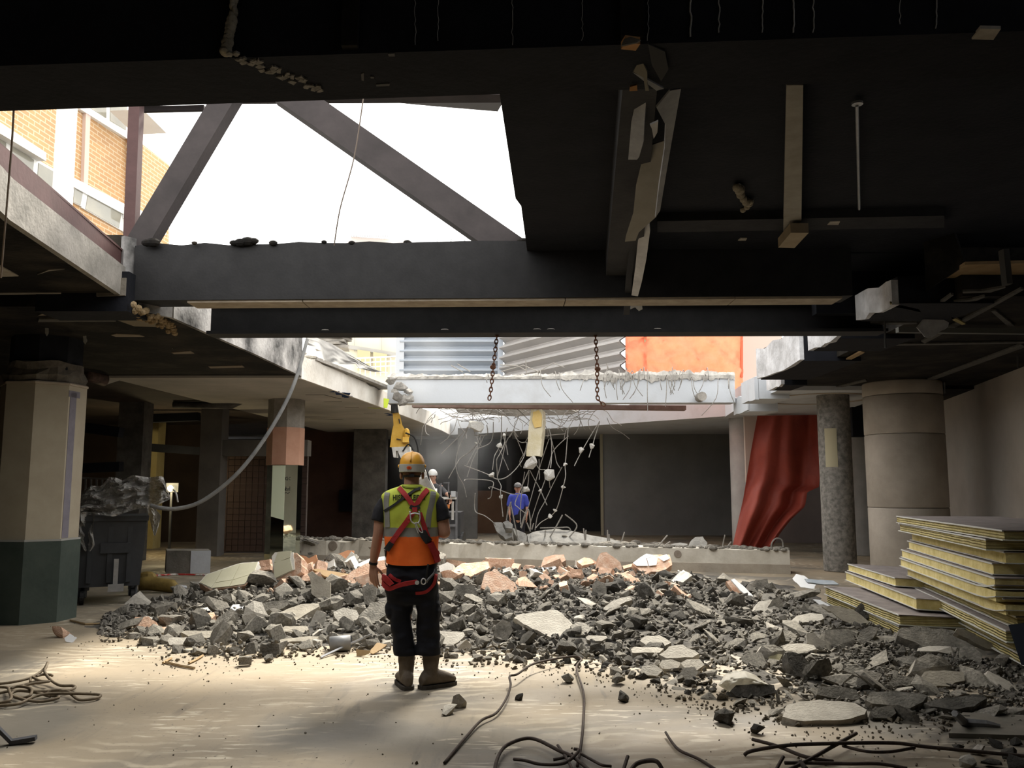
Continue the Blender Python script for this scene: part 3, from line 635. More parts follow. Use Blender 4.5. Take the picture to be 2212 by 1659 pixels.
def tarp(name, fn, nu, nv, m, parent=None, **k):
    return obj(name, MB().grid(fn, nu, nv), m, parent, smooth=True, fixn=False, **k)
def thin_mat(name, c, c2, tr):
    m = mat(name, c, c2, 3, .55, .35, 9); nt = m.node_tree; b = nt.nodes['Principled BSDF']; t = nt.nodes.new('ShaderNodeBsdfTranslucent'); t.inputs[0].default_value = (*c2, 1)
    mx = nt.nodes.new('ShaderNodeMixShader'); mx.inputs[0].default_value = tr; nt.links.new(b.outputs[0], mx.inputs[1]); nt.links.new(t.outputs[0], mx.inputs[2]); nt.links.new(mx.outputs[0], nt.nodes['Material Output'].inputs[0]); return m
TO = thin_mat('orange_tarp', (.78, .20, .10), (.86, .28, .155), .3)
TRED = thin_mat('red_tarp', (.28, .05, .034), (.36, .07, .046), .1)
ow = kthing('orange_tarp_screen', 'bright orange tarpaulin screen on a timber frame beyond the white beam', 'tarpaulin screen', P(1470, 800, 20.3))
a, b = P(1352, 800, 20.15), P(1604, 800, 20.6)
def otf(u, v):
    p = a.lerp(b, u); z = 3.9 + 2.4 * v; q = V((p.x, p.y, z)); r_ = noise.fractal(V((u * 7, v * 7, 2.1)), 1.0, 2.0, 4)
    return q + V((0, -.14 * r_ - .10 * abs(noise.noise(V((u * 14 + v * 6, v * 10, 5)))), 0))
tarp('tarp_cloth', otf, 60, 40, TO, ow)
for px in (1354, 1394): obj('frame_post', MB().beam(P(px, 815, 20.3), P(px, 690, 20.3), .09, .06), WOODO, ow)
obj('frame_post', MB().beam(P(1602, 815, 20.55), P(1602, 690, 20.55), .07, .05), mat('red_edge', (.5, .12, .06), None, bump=0), ow)
obj('frame_rail', MB().beam(P(1352, 731, 20.35), P(1402, 728, 20.35), .07, .06), WOODO, ow)
obj('board_fence', MB().beam(P(1603, 790, 22), P(1690, 790, 22), .1, 6), mat('pinkish_board', (.50, .42, .36), None, bump=0), label='pinkish boarding beside the orange tarpaulin screen', cat='boarding', kind='thing')
# red tarpaulin hanging below
Lc = [(0, (1636, 898)), (.3, (1622, 975)), (.62, (1606, 1075)), (1, (1580, 1190))]
Rc = [(0, (1766, 896)), (.42, (1771, 1028)), (.5, (1769, 1052)), (.58, (1744, 1063)), (.66, (1739, 1094)), (.78, (1709, 1122)), (.88, (1687, 1150)), (1, (1662, 1190))]
def rtf(u, v):
    l = (interp([(t, p[0]) for t, p in Lc], v), interp([(t, p[1]) for t, p in Lc], v)); r = (interp([(t, p[0]) for t, p in Rc], v), interp([(t, p[1]) for t, p in Rc], v))
    px, py = l[0] + (r[0] - l[0]) * u, l[1] + (r[1] - l[1]) * u
    D = 21.2 + .16 * math.sin(u * 17 + v * 1.5) * (.3 + .7 * v) + .12 * math.sin(u * 7.3 + 1 + v * 2.5) + .18 * noise.noise(V((u * 5, v * 3.5, 1)))
    return P(px, py, D)
tarp('red_tarpaulin', rtf, 70, 60, TRED, label='dark red tarpaulin hanging torn and pleated between two right columns', cat='tarpaulin')
obj('green_board', sheet([(1672, 893), (1766, 886), (1766, 900), (1660, 900)], P(1710, 893, 22.5), (0, -1, 0), .05), mat('moss_green', (.07, .10, .06), (.2, .22, .12), 4, .9, .2), label='greenish strip above the red hanging tarpaulin', cat='board')
# grey membrane draped over the left slab edge
def mem(u, v):
    top = [(0, (664, 722)), (.3, (716, 742)), (.6, (770, 775)), (.85, (815, 800)), (1, (836, 804))]
    bot = [(0, (668, 748)), (.12, (694, 758)), (.2, (704, 790)), (.3, (722, 782)), (.38, (730, 786)), (.5, (748, 787)), (.6, (768, 786)), (.68, (775, 796)), (.85, (806, 803)), (1, (838, 806))]
    f = lambda T, i: interp([(t, p[i]) for t, p in T], u)
    px, py = f(top, 0) + (f(bot, 0) - f(top, 0)) * v, f(top, 1) + (f(bot, 1) - f(top, 1)) * v
    return P(px, py, 15.4 + 3.4 * u - .25 * v + .12 * math.sin(u * 22 + v * 2) * v + .05 * noise.noise(V((u * 9, v * 6, 0))))
tarp('roofing_membrane', mem, 50, 16, mat('grey_membrane', (.17, .168, .16), (.25, .245, .235), 3, .7, .15, 12), label='torn grey roofing membrane draped along the left slab edge', cat='membrane')
ps = kthing('slab_pile', 'pile of grey paving slabs above the roofing membrane', 'paving slabs', P(715, 735, 19))
for k in range(6):
    obj('paving_slab', MB().box(P(712 + R.uniform(-6, 8) + k * 1.5, 752 - k * 6.5, 19.3), (.75, .6, .058), R.uniform(-.2, .2)), CONC, ps)
lp_ = kthing('left_upstand', 'raw concrete upstand with rubble along the left slab edge', 'upstand', P(800, 830, 17))
obj('upstand', MB().prism([(-3.75, 15), (-3.45, 15), (-2.75, 19.6), (-3.2, 19.6)], 3.84, 3.90), CONC, lp_)
cr_ = MB()
for k in range(45):
    t = R.random(); p = V((-3.62 + .62 * t + R.uniform(-.12, .05), 14.5 + 4.6 * t, 3.86 + R.uniform(0, .05))); s = R.uniform(.02, .07); cr_.ball(p, (s * 1.5, s, s * .7), 6, 4)
o = obj('edge_crumbs', cr_, MATS['raw_pale_concrete'], lp_); o['kind'] = 'stuff'
# spray marks on the pale soffit
def spray(pts, z, wd, m, parent, lab):
    g = MB(); pp = [Z(x, y, z) for x, y in pts]
    for p, q in zip(pp, pp[1:]): g.beam(p, q, wd, .004)
    return obj('spray_mark', g, m, parent, label=lab)
sl_ = bpy.data.objects['ceiling_left_pale']
BL = mat('blue_spray', (.02, .05, .14), None, bump=0); YG = mat('yellow_green_spray', (.50, .62, .06), None, bump=0)
spray([(716, 847), (728, 845), (731, 853), (741, 848), (744, 858), (758, 856), (736, 851), (752, 849), (748, 859)], 3.437, .09, BL, sl_, 'blue spray scribble')
spray([(834, 893), (846, 896), (838, 898), (850, 897)], 3.437, .1, BL, sl_, 'second blue spray scribble')
spray([(795, 881), (815, 882), (831, 881)], 3.437, .1, YG, sl_, 'yellow green spray line')
obj('spray_mark', sheet([(829, 860), (841, 862), (836, 882), (829, 880)], P(835, 870, 18.25), (.6, -.8, 0), .01), YG, sl_, label='yellow green spray patch on the edge')
for q in ([(660, 853), (700, 853), (736, 862)], [(700, 868), (738, 867)], [(745, 880), (775, 880)], [(670, 905), (740, 907)], [(786, 893), (812, 892)]):
    spray(q, 3.437, .03, mat('joint_dark', (.16, .15, .13), None, bump=0), sl_, None)

# ---------------------------------------------------------------- things hanging in the opening
rock_later = []
def c8(x, y): return (830 + x / 4.6075, 820 + y / 4.6075)
def c3(x, y): return (1000 + x / 4.74, 840 + y / 4.74)
def rockmesh(seed, n=14, sub=1, amp=.12, flat=(1, 1, 1), jag=1.0):
    rr = random.Random(seed); bm = bmesh.new()
    for i in range(n):
        d = V((rr.gauss(0, 1), rr.gauss(0, 1), rr.gauss(0, 1))).normalized() * rr.uniform(.75, 1.1)
        m_ = max(abs(d.x), abs(d.y), abs(d.z)); d = d.lerp(d / m_, .45 * jag)
        bm.verts.new((d.x * flat[0], d.y * flat[1], d.z * flat[2]))
    bmesh.ops.convex_hull(bm, input=bm.verts)
    for v in [v for v in bm.verts if not v.link_faces]: bm.verts.remove(v)
    if sub:
        bmesh.ops.subdivide_edges(bm, edges=bm.edges[:], cuts=sub, use_grid_fill=True)
        for v in bm.verts:
            q = noise.noise_vector(v.co * 1.9 + V((seed * 3.1, seed, -seed))); v.co += V((q.x * flat[0], q.y * flat[1], q.z * flat[2])) * amp
        bmesh.ops.triangulate(bm, faces=bm.faces)
    me = bpy.data.meshes.new('rock'); bm.to_mesh(me); bm.free(); return me
ROCKS = [rockmesh(i, 12 + i % 5, 1, .16, (1, .85 + .03 * (i % 4), .62 + .06 * (i % 5))) for i in range(14)]
FLATS = [rockmesh(50 + i, 11 + i % 4, 1, .09, (1, .72 + .06 * (i % 4), .20 + .05 * (i % 3))) for i in range(9)]
for x_, y_, s_ in LUGS: rock_later.append((x_, y_, s_))
BLOCKS = []
for i in range(4):
    bm = bmesh.new(); bmesh.ops.create_cube(bm, size=2); rr = random.Random(i)
    bmesh.ops.subdivide_edges(bm, edges=bm.edges[:], cuts=2, use_grid_fill=True)
    for v in bm.verts:
        q = noise.noise_vector(v.co * 1.3 + V((i * 5, i, 2))); v.co = V((v.co.x * 1.0, v.co.y * .55, v.co.z * .4)) + q * .10 + V((rr.uniform(-.03, .03), 0, rr.uniform(-.03, .03)))
    bmesh.ops.triangulate(bm, faces=bm.faces); me = bpy.data.meshes.new('brick'); bm.to_mesh(me); bm.free(); BLOCKS.append(me)
def rock(name, me, m, loc, size, rot=None, parent=None, label=None, cat=None, group=None, rnd=R):
    key = me.name + '|' + m.name
    if key not in bpy.data.meshes:
        k = me.copy(); k.name = key; k.materials.append(m)
    o = bpy.data.objects.new(name, bpy.data.meshes[key]); COL.objects.link(o)
    o.rotation_euler = rot if rot is not None else (rnd.uniform(-.5, .5), rnd.uniform(-.5, .5), rnd.uniform(0, 6.28))
    o.scale = size if isinstance(size, tuple) else (size, size, size)
    put(o, V(loc), parent); return tag(o, label, cat, group)
for i_, (x_, y_, s_) in enumerate(rock_later): rock('bearing_lug', ROCKS[i_], CONC, P(x_, y_, 18.55), s_, parent=wb)
LUMPM = mat('pale_lump', (.42, .41, .385), (.60, .585, .55), 8, .95, .5, 40)
HR = [  # (points in the photo's frame, depth, lumps [(x, y, width px)], label)
 ([c8(840, 460), c8(770, 540), c8(570, 738)], 19.6, [], None),
 ([c8(840, 470), c8(790, 570), c8(735, 700), c8(712, 840), c8(735, 950), c8(790, 1050), c8(818, 1170)], 19.8, [], 'long curling wire nearest the breaker arm, hanging lowest on the left'),
 ([c8(930, 640), c8(850, 720), c8(760, 780), c8(715, 850), c8(640, 982)], 19.4, [(915, 625, 34)], 'wire with one small lump bent far out to the left'),
 ([c8(1020, 450), c8(1022, 548), c8(893, 552)], 19.6, [(930, 490, 118)], 'short hooked bar with the largest pale slab lump at the upper left'),
 ([c8(995, 558), c8(940, 680), c8(880, 800), c8(825, 968)], 20.2, [], None),
 ([c8(960, 560), c8(905, 690), c8(822, 850)], 20.6, [], None),
 ([c8(1085, 420), c8(1080, 560), c8(1040, 640), c8(905, 695)], 20.0, [], None),
 ([c8(1168, 350), c8(1160, 620), c8(1130, 700), c8(1095, 770), c8(1078, 900)], 19.3, [(1148, 657, 84)], 'wire with a wide pale lump in the middle of the cluster'),
 ([c8(1225, 480), c8(1205, 555), c8(1195, 640), c8(1150, 740), c8(1118, 800), c8(1122, 900), c8(1128, 985), c8(1163, 1060), c8(1158, 1130), c8(1182, 1365)], 19.1, [(1203, 553, 62), (1163, 1167, 48)], 'long wire carrying one lump high up and one near its straight tip'),
 ([c8(1285, 505), c8(1215, 620), c8(1180, 760), c8(1150, 880), c8(1125, 970)], 19.9, [], None),
 ([c8(797, 855), c8(920, 900), c8(1040, 948), c8(1120, 990), c8(1210, 975), c8(1310, 890), c8(1390, 770), c8(1420, 640)], 19.0, [(1070, 948, 70)], 'long wire sweeping sideways through a lump with one flat side'),
 ([c8(798, 1008), c8(815, 992), c8(930, 993), c8(1080, 1015), c8(1070, 1100), c8(1060, 1170), c8(1032, 1187)], 18.9, [], 'wire lying level and then turning down below the flat sided lump'),
 ([c8(1148, 700), c8(1195, 800), c8(1238, 900)], 20.3, [], None),
 ([c8(1285, 505), c8(1310, 580), c8(1360, 625), c8(1425, 630), c8(1400, 720), c8(1350, 810), c8(1363, 868)], 19.7, [], None),
 ([c8(1295, 520), c8(1340, 640), c8(1390, 760)], 20.4, [], None),
 ([c8(1440, 900), c8(1350, 1110), c8(1302, 1230), c8(1330, 1270), c8(1416, 1340)], 19.2, [], 'bar with a sharp elbow in front of the man in blue'),
 ([c8(1398, 920), c8(1370, 1100), c8(1355, 1300), c8(1356, 1440)], 19.8, [], None),
 ([c8(1050, 1086), c8(1040, 1075), c8(1070, 1070), c8(1150, 1100), c8(1250, 1135), c8(1330, 1142), c8(1385, 1125)], 19.3, [], 'nearly level wire hooked at its left end beside the man in blue'),
 ([c8(1440, 920), c8(1435, 1000), c8(1425, 1080)], 19.4, [(1408, 1097, 78)], 'wire ending in the lump above the man in blue'),
 ([c8(1640, 590), c8(1570, 800), c8(1505, 1020), c8(1440, 1250), c8(1365, 1480)], 20.5, [], None),
 ([c8(1450, 905), c8(1500, 1000), c8(1545, 1080), c8(1620, 1250)], 19.6, [], None),
 ([c8(1835, 560), c8(1690, 700), c8(1640, 850), c8(1600, 1000), c8(1540, 1160), c8(1500, 1280), c8(1450, 1440)], 19.2, [(1553, 1107, 46)], 'long straight wire with one small square lump right of the man in blue'),
 ([c8(1640, 480), c8(1665, 620), c8(1665, 780), c8(1655, 880)], 19.1, [(1638, 940, 118)], 'wire ending in the biggest round lump at the right of the cluster'),
 ([c8(1655, 585), c8(1690, 690), c8(1715, 820), c8(1750, 880)], 20.0, [], None),
 ([c8(1830, 480), c8(1810, 750), c8(1800, 870), c8(1805, 960), c8(1775, 1090), c8(1715, 1290), c8(1640, 1370), c8(1560, 1420), c8(1505, 1480)], 18.9, [(1802, 847, 58), (1782, 1070, 54), (1700, 1296, 46), (1650, 1362, 50)], 'longest wire at the right carrying four lumps like beads'),
 ([c8(1770, 870), c8(1680, 1040), c8(1600, 1210), c8(1530, 1340), c8(1500, 1500)], 19.8, [], None),
 ([c3(1400, 330), c3(1290, 510), c3(1200, 670), c3(1140, 790)], 19.0, [(c3(1215, 630)[0], c3(1215, 630)[1], -15)], 'straight bar with one oval lump before the black doorway, left of its twin'),
 ([c3(1400, 340), c3(1350, 500), c3(1325, 590), c3(1290, 702)], 19.0, [(c3(1320, 582)[0], c3(1320, 582)[1], -13)], 'straight bar with one oval lump, rightmost of all'),
 ([c8(905, 1130), c8(898, 1250), c8(915, 1320), c8(1000, 1355), c8(1085, 1420), c8(1105, 1450)], 18.2, [], 'curved bar rising from the floor lumps left of the man in blue'),
 ([c8(1505, 830), c8(1545, 890), c8(1600, 895)], 19.0, [], None), ([c8(1540, 790), c8(1545, 950), c8(1542, 995)], 19.3, [], None), ([c8(1640, 985), c8(1650, 1075)], 19.1, [], None),
 ([c8(1500, 560), c8(1600, 560), c8(1700, 548), c8(1805, 541)], 19.5, [], None), ([c8(1230, 750), c8(1210, 640), c8(1180, 560)], 20.2, [], None),
]
for pts, D, lumps, lab in HR:
    pp = spline([P(x, y, D + .12 * math.sin(i * 1.3)) for i, (x, y) in enumerate(pts)], 4)
    o = obj('hanging_rebar', MB().tube(pp, .0105, 5), REBARG, label=lab or 'thin bare grey wire hanging in the cluster under the white beam', cat='rebar', group='bent reinforcing wires hanging in the opening' if lab is None else 'hanging wires singled out')
    if lab: del o['group']
    for x, y, wd in lumps:
        (px, py), s = (c8(x, y), wd / 4.6075) if wd > 0 else ((x, y), -wd)
        rock('concrete_lump', ROCKS[R.randrange(14)], LUMPM, P(px, py, D - .03), tuple(s / 2 * D / F * q for q in (1.0, 1.0, 1.25)), (R.uniform(-.4, .4), R.uniform(-.4, .4), R.uniform(0, 6)), o)
# loose wire ends standing on the fallen slabs and hanging over the white beam
ends = [([c3(590, 1420), c3(660, 1230), c3(690, 1350), c3(690, 1440)], 21), ([c3(485, 1160), c3(520, 1330), c3(560, 1530)], 20.5), ([c3(495, 1155), c3(465, 1230), c3(445, 1345)], 20.5), ([c3(1020, 1290), c3(960, 1400), c3(890, 1520)], 20), ([c3(1045, 1285), c3(1150, 1370), c3(1160, 1430), c3(1085, 1520)], 20), ([c3(790, 1425), c3(1000, 1420), c3(1080, 1420), c3(1105, 1460), c3(1100, 1500)], 20.3), ([c3(1235, 1430), c3(1250, 1550)], 19.5), ([c3(1260, 1445), c3(1255, 1550)], 19.5), ([c3(1480, 1445), c3(1482, 1560)], 19.3), ([c3(1655, 1465), c3(1625, 1560)], 19.2), ([c3(1495, 1490), c3(1500, 1560)], 19.3), ([c3(655, 1370), c3(690, 1460)], 20.2), ([c3(725, 1375), c3(705, 1440)], 20.2), ([c3(845, 1450), c3(838, 1520)], 20), ([(1566, 1155), (1560, 1184)], 19), ([(1442, 1156), (1420, 1182)], 19), ([(1448, 1170), (1428, 1184)], 19), ([(1580, 1170), (1570, 1183)], 19), ([(1665, 1192), (1668, 1172), (1678, 1163), (1690, 1168), (1692, 1190)], 18)]
for pts, D in ends:
    obj('rebar_end', MB().tube(spline([P(x, y, D) for x, y in pts], 4), .016, 5), REBARG, label='bent grey rebar end sticking up behind the fallen beam', cat='rebar', group='rebar ends behind the fallen beam')
for k in range(46):
    px = R.choice([R.uniform(1040, 1580), R.uniform(1330, 1580), R.uniform(1300, 1480)]); y0 = R.uniform(798, 822); L_ = R.uniform(12, 55) * (1.5 if R.random() < .2 else 1); D = 18.5; dx = R.uniform(-.6, .6)
    pts = [P(px, y0, D + .3), P(px + dx * 8, y0 - R.uniform(-2, 10), D + .05), P(px + dx * 16, y0 + L_ * .5, D - .1), P(px + dx * L_, y0 + L_, D - .05)]
    obj('edge_wire', MB().tube(spline(pts, 4), .008, 4), REBARG, label='thin wire end drooping over the edge of the white beam', cat='rebar', group='wire ends along the white beam')
for pts in ([(1080, 788), (1118, 790), (1136, 800)], [(1082, 803), (1130, 789), (1164, 803)], [(1136, 775), (1137, 806)], [(1160, 805), (1195, 784), (1219, 794)], [(974, 789), (1000, 804)], [(988, 786), (1016, 803)], [(1310, 785), (1314, 795), (1308, 806)]):
    obj('roof_wire', MB().tube([P(x, y, 19.2) for x, y in pts], .011, 4), REBARG, label='thin bent rod standing on top of the white beam', cat='rebar', group='rods on top of the white beam')
# the broken yellowish pier hanging down
hp = kthing('hanging_pier_fragment', 'broken yellowish pier fragment hanging down amid the wires', 'concrete fragment', P(1155, 890, 19.2))
obj('pier_body', plate([(1147, 884), (1172, 886), (1172, 930), (1166, 985), (1150, 985), (1137, 985), (1141, 935)], P(1155, 930, 19.2), (-.25, -1, 0), .35, .012), mat('yellowish_plaster', (.52, .46, .30), (.62, .58, .46), 3, .9, .3, 30), hp)
obj('yellow_face', plate([(1151, 890), (1163, 886), (1170, 896), (1169, 922), (1155, 924), (1150, 910)], P(1160, 905, 19.16), (-.2, -1, 0), .05, .01), mat('ochre_plaster', (.56, .40, .14), (.66, .50, .22), 4, .9, .2, 30), hp, label='ochre plaster patch')
rock('broken_tip', ROCKS[3], LUMPM, P(1147, 1000, 19.2), (.13, .14, .24), (.2, .5, .3), hp)
rock('rebar_slab_lump', FLATS[2], LUMPM, P(1027, 918, 19.3), (.22, .2, .3), (1.2, .3, .5), label='pale broken slab lump caught in the wires at the left', cat='concrete lump')
# chains
def chain(pts, D, lab, hookp):
    t = kthing('chain', lab, 'chain', P(*pts[-1], D)); pp = spline([P(x, y, D) for x, y in pts], 30); L_ = 0; g = MB(); nxt = 0; k = 0
    for a, b in zip(pp, pp[1:]):
        L_ += (b - a).length
        if L_ >= nxt:
            nxt += .047; d = (b - a).normalized(); s = V((1, 0, 0)) if k % 2 == 0 else V((0, 1, 0)); s = (s - d * s.dot(d)).normalized(); k += 1
            ring = [a + d * (.033 * math.cos(q)) + s * (.019 * math.sin(q)) for q in [2 * math.pi * i / 8 for i in range(9)]]
            g.tube(ring, .007, 4, False)
    o = obj('links', g, RUST, t); o['kind'] = 'stuff'
    obj('knot', MB().ball(P(*hookp, D), (.036, .03, .03), 8, 6), RUST, t)
    return t
chain([(1074, 722), (1069, 765), (1065, 800), (1060, 845), (1056, 866)], 9.9, 'left rusty chain hanging from the steel beam', (1065, 793))
chain([(1286, 722), (1289, 770), (1290, 800), (1290, 840), (1292, 862), (1304, 874)], 9.9, 'right rusty chain hanging from the steel beam', (1291, 797))
obj('hose', MB().tube(spline([P(664, 732, 13.0), P(655, 765, 12.8), P(638, 822, 12.5), P(612, 880, 12.3), P(570, 950, 12.1), P(520, 1015, 11.9), P(470, 1060, 11.8), P(425, 1088, 11.7), P(380, 1099, 11.6), P(345, 1097, 11.5), P(325, 1092, 11.5)], 8), .028, 8), mat('grey_hose', (.12, .12, .12), (.2, .2, .19), 5, .7, .1), label='thick grey hose swooping from the left slab down to the waste container', cat='hose', smooth=True)
obj('wire', MB().tube(spline([P(786, 205, 7.0), P(765, 340, 7.2), P(735, 450, 7.4), P(722, 530, 7.6)], 6), .006, 5), mat('wire_grey', (.22, .18, .15), None, bump=0), label='thin wire crossing the bright opening beside the long diagonal', cat='wire')
obj('wire', MB().tube(spline([P(30, 222, 4.4), P(26, 300, 4.6), P(14, 450, 5.0), P(2, 600, 5.4)], 6), .006, 5), MATS['wire_grey'], label='thin wire hanging at the far left edge', cat='wire')
# torn sheet metal hanging from the right ceiling
ts = kthing('torn_ceiling_sheet', 'torn grey metal sheets hanging below the black downstand beam', 'sheet metal', P(1400, 500, 6.5))
SM1 = mat('torn_sheet_grey', (.22, .22, .225), (.36, .36, .36), 5, .55, .25, 12, spec=.4); SM2 = mat('torn_sheet_brown', (.20, .185, .15), (.30, .275, .235), 2, .55, .2, 8, spec=.4); SM3 = mat('torn_sheet_pale', (.44, .44, .45), (.60, .60, .61), 5, .6, .2, 20)
def hang(nm, poly, z, n, m, lab=None): 
    c = (sum(p[0] for p in poly) / len(poly), sum(p[1] for p in poly) / len(poly)); return obj(nm, sheet(poly, Z(c[0], c[1], z), n, .012), m, ts, label=lab)
hang('metal_strip', [(1375, 212), (1396, 210), (1392, 262), (1390, 305), (1380, 340), (1376, 345), (1357, 345), (1364, 262)], 3.72, (-.5, -.3, -1), SM1)
hang('metal_strip', [(1418, 232), (1448, 196), (1471, 192), (1452, 300), (1440, 370), (1426, 455), (1416, 470), (1424, 400), (1436, 320), (1438, 270)], 3.70, (.4, -.3, -1), SM1)
hang('metal_panel', [(1394, 318), (1436, 304), (1440, 340), (1424, 400), (1418, 468), (1380, 502), (1373, 520), (1350, 522), (1352, 510), (1368, 460), (1374, 400), (1386, 350)], 3.66, (-.3, -.4, -1), SM2, 'largest brownish torn panel')
hang('metal_strip', [(1384, 506), (1402, 476), (1404, 500), (1396, 560), (1386, 610), (1378, 640), (1364, 638), (1372, 580), (1378, 520)], 3.70, (-.3, -.2, -1), SM3, 'pale strip hanging lowest')
hang('metal_strip', [(1362, 520), (1376, 512), (1366, 590), (1360, 680), (1347, 680), (1352, 600)], 3.68, (0, -.2, -1), STEELBLACK)
hang('metal_strip', [(1364, 640), (1384, 640), (1388, 668), (1380, 672), (1372, 664), (1362, 668)], 3.66, (0, -.6, -1), SM3)
hang('plaster_flap', [(1376, 140), (1388, 134), (1398, 156), (1398, 180), (1402, 196), (1394, 196), (1390, 168), (1368, 155)], 3.57, (-.2, -.4, -1), mat('old_plaster_flap', (.25, .23, .19), None, bump=0))
hang('metal_strip', [(1366, 156), (1384, 164), (1434, 192), (1418, 196)], 3.58, (0, -.3, -1), SM1)
hang('metal_strip', [(1404, 270), (1422, 262), (1420, 286), (1412, 300), (1408, 278)], 3.68, (0, -.3, -1), SM3)
hang('packing_block', [(1361, 188), (1376, 184), (1377, 196), (1360, 197)], 3.575, (0, -.5, -1), MATS['orange_packing'], 'small orange packing block')
hang('metal_strip', [(1400, 96), (1436, 112), (1444, 150), (1428, 176), (1408, 140)], 3.582, (0, -.1, -1), mat('dim_torn_sheet', (.05, .05, .05), None, bump=0))
# timber on the right ceiling
tb = kthing('ceiling_timber', 'long pale timber board fixed under the right ceiling with a short cross block', 'timber', P(1715, 350, 5.5))
obj('board', sheet([(1699, 184), (1735, 184), (1731, 488), (1692, 500)], Z(1714, 340, 3.96), (0, 0, -1), .05), mat('grey_timber', (.27, .25, .21), (.34, .32, .28), 6, .8, .1, 30), tb)
q = [Z(1681, 535, 3.84), Z(1716, 536, 3.84), Z(1747, 503, 3.84), Z(1708, 503, 3.84)]
obj('cross_block', MB().hexa(q, [p + V((0, 0, .09)) for p in q]), mat('cut_timber', (.30, .24, .16), (.36, .30, .21), 5, .8, .1, 30), tb)
tr_ = kthing('threaded_rod', 'thin threaded rod lying along the right ceiling with a round washer', 'rod', Z(1852, 230, 4.0))
obj('rod', MB().tube([Z(1851, 228, 4.02), Z(1856, 452, 4.02)], .011, 6), GALV, tr_); c = Z(1852, 226, 4.02); obj('washer', MB().cyl(c, c + V((0, 0, .015)), .035, n=14), GALV, tr_)
fo = MB()
for x, y, s in ((1592, 405, .03), (1598, 410, .035), (1600, 420, .03), (1606, 430, .026), (1612, 436, .03), (1619, 440, .025), (1622, 436, .02), (1614, 447, .022), (1605, 453, .022)): fo.ball(Z(x, y, 4.02), (s * 1.25, s * 1.7, s * 1.2), 8, 6)
obj('foam_blob', fo, mat('dirty_foam', (.10, .09, .07), (.17, .15, .12)), label='lumpy blob of dirty mounting foam on the right black ceiling', cat='foam', smooth=True)
cb_ = obj('cross_bar', MB().hexa([Z(1420, 502, 3.98), Z(1420, 478, 3.98), Z(2040, 466, 3.98), Z(2040, 492, 3.98)], [Z(1420, 502, 3.98) + V((0, 0, .08)), Z(1420, 478, 3.98) + V((0, 0, .08)), Z(2040, 466, 3.98) + V((0, 0, .08)), Z(2040, 492, 3.98) + V((0, 0, .08))]), mat('dull_black_bar', (.014, .014, .016), (.026, .026, .028), 4, .8, .2, 20), label='dull black bar crossing the right ceiling behind the timber board', cat='bar', kind='thing')
cpatch('plaster_patch', [(1787, 486), (1793, 479), (1815, 478), (1811, 486)], 3.975, PAPER, cb_, 'pale patch'); cpatch('plaster_patch', [(1594, 520), (1600, 515), (1614, 515), (1611, 520)], 4.05, PAPER, cb_, 'pale patch')
# plywood recess and loose services in the right upper corner
obj('plywood_soffit', sheet([(2018, 616), (2085, 572), (2330, 566), (2330, 612)], Z(2120, 600, 3.72), (0, 0, -1), .03), WOODO, label='brown plywood soffit at the upper right edge', cat='plywood', kind='thing')
obj('recess_side', sheet([(1995, 520), (2060, 500), (2085, 572), (2018, 616), (2000, 630)], Z(2040, 570, 3.8), (-.8, -.4, -.2), .03), BLACK2, label='sooty recess side beside the plywood soffit', cat='panel', kind='thing')
obj('bracket', MB().beam(P(2176, 615, 7.2), P(2168, 540, 7.2), .08, .05), mat('dull_grey_metal', (.07, .07, .07), None, bump=0), label='grey metal bracket hanging before the plywood soffit', cat='bracket')
cd_ = obj('dented_panel', plate([(1996, 690), (2015, 675), (2050, 697), (2048, 706), (2012, 730), (1998, 728), (1982, 708)], Z(2015, 703, 3.4), (.1, -.9, -.5), .03, .008), SM1, label='dented grey panel dangling under the right burnt ceiling', cat='panel')
lt = kthing('light_channel', 'long pale lighting channel under the right burnt ceiling', 'channel', Z(2100, 713, 3.42))
obj('channel', MB().beam(Z(1938, 713, 3.42), Z(2330, 718, 3.42), .07, .06), mat('pale_channel', (.16, .165, .155), None, bump=0), lt)
def strip(poly, z, m, lab, cat='lath'):
    t = [Z(x, y, z) for x, y in poly]; return obj('ceiling_lath', MB().hexa(t, [p + V((0, 0, .02)) for p in t]), m, label=lab, cat=cat)
strip([(1790, 797), (1797, 799), (1868, 762), (1860, 759)], 3.46, WOODO, 'short raw timber lath under the right burnt ceiling')
DIM = mat('dim_ceiling_line', (.07, .068, .062), (.12, .115, .105), 9, .9, .2, 40)
for i, q in enumerate(([(2003, 820), (2012, 823), (2215, 750), (2205, 744)], [(1870, 745), (1870, 748), (2215, 742), (2215, 739)], [(1990, 738), (1998, 742), (2130, 672), (2212, 626), (2205, 624), (2120, 670)], [(2020, 660), (2026, 663), (2060, 638), (2054, 636)], [(2140, 672), (2150, 671), (2192, 705), (2178, 706)], [(1880, 704), (1980, 700), (1980, 697), (1880, 697)], [(2080, 634), (2140, 632), (2172, 622), (2172, 620), (2120, 629), (2080, 630)], [(2060, 655), (2110, 650), (2128, 642), (2126, 640), (2100, 647), (2060, 652)], [(1800, 838), (1802, 841), (1872, 824), (1870, 821)])):
    strip(q, 3.475, DIM, ('longest sooty lath rising to the right edge above the thick column', 'level grey lath below the pale lighting channel', 'broken lath angling up behind the dented panel', 'short lath stub near the plywood soffit', 'dim grey flat brace right of the dented panel', 'level sooty strip right of the nearest rib stub', 'thin curved strip just below the plywood soffit', 'second thin curved strip under the plywood soffit', 'thin strip in the soot above the white soffit')[i], 'lath')
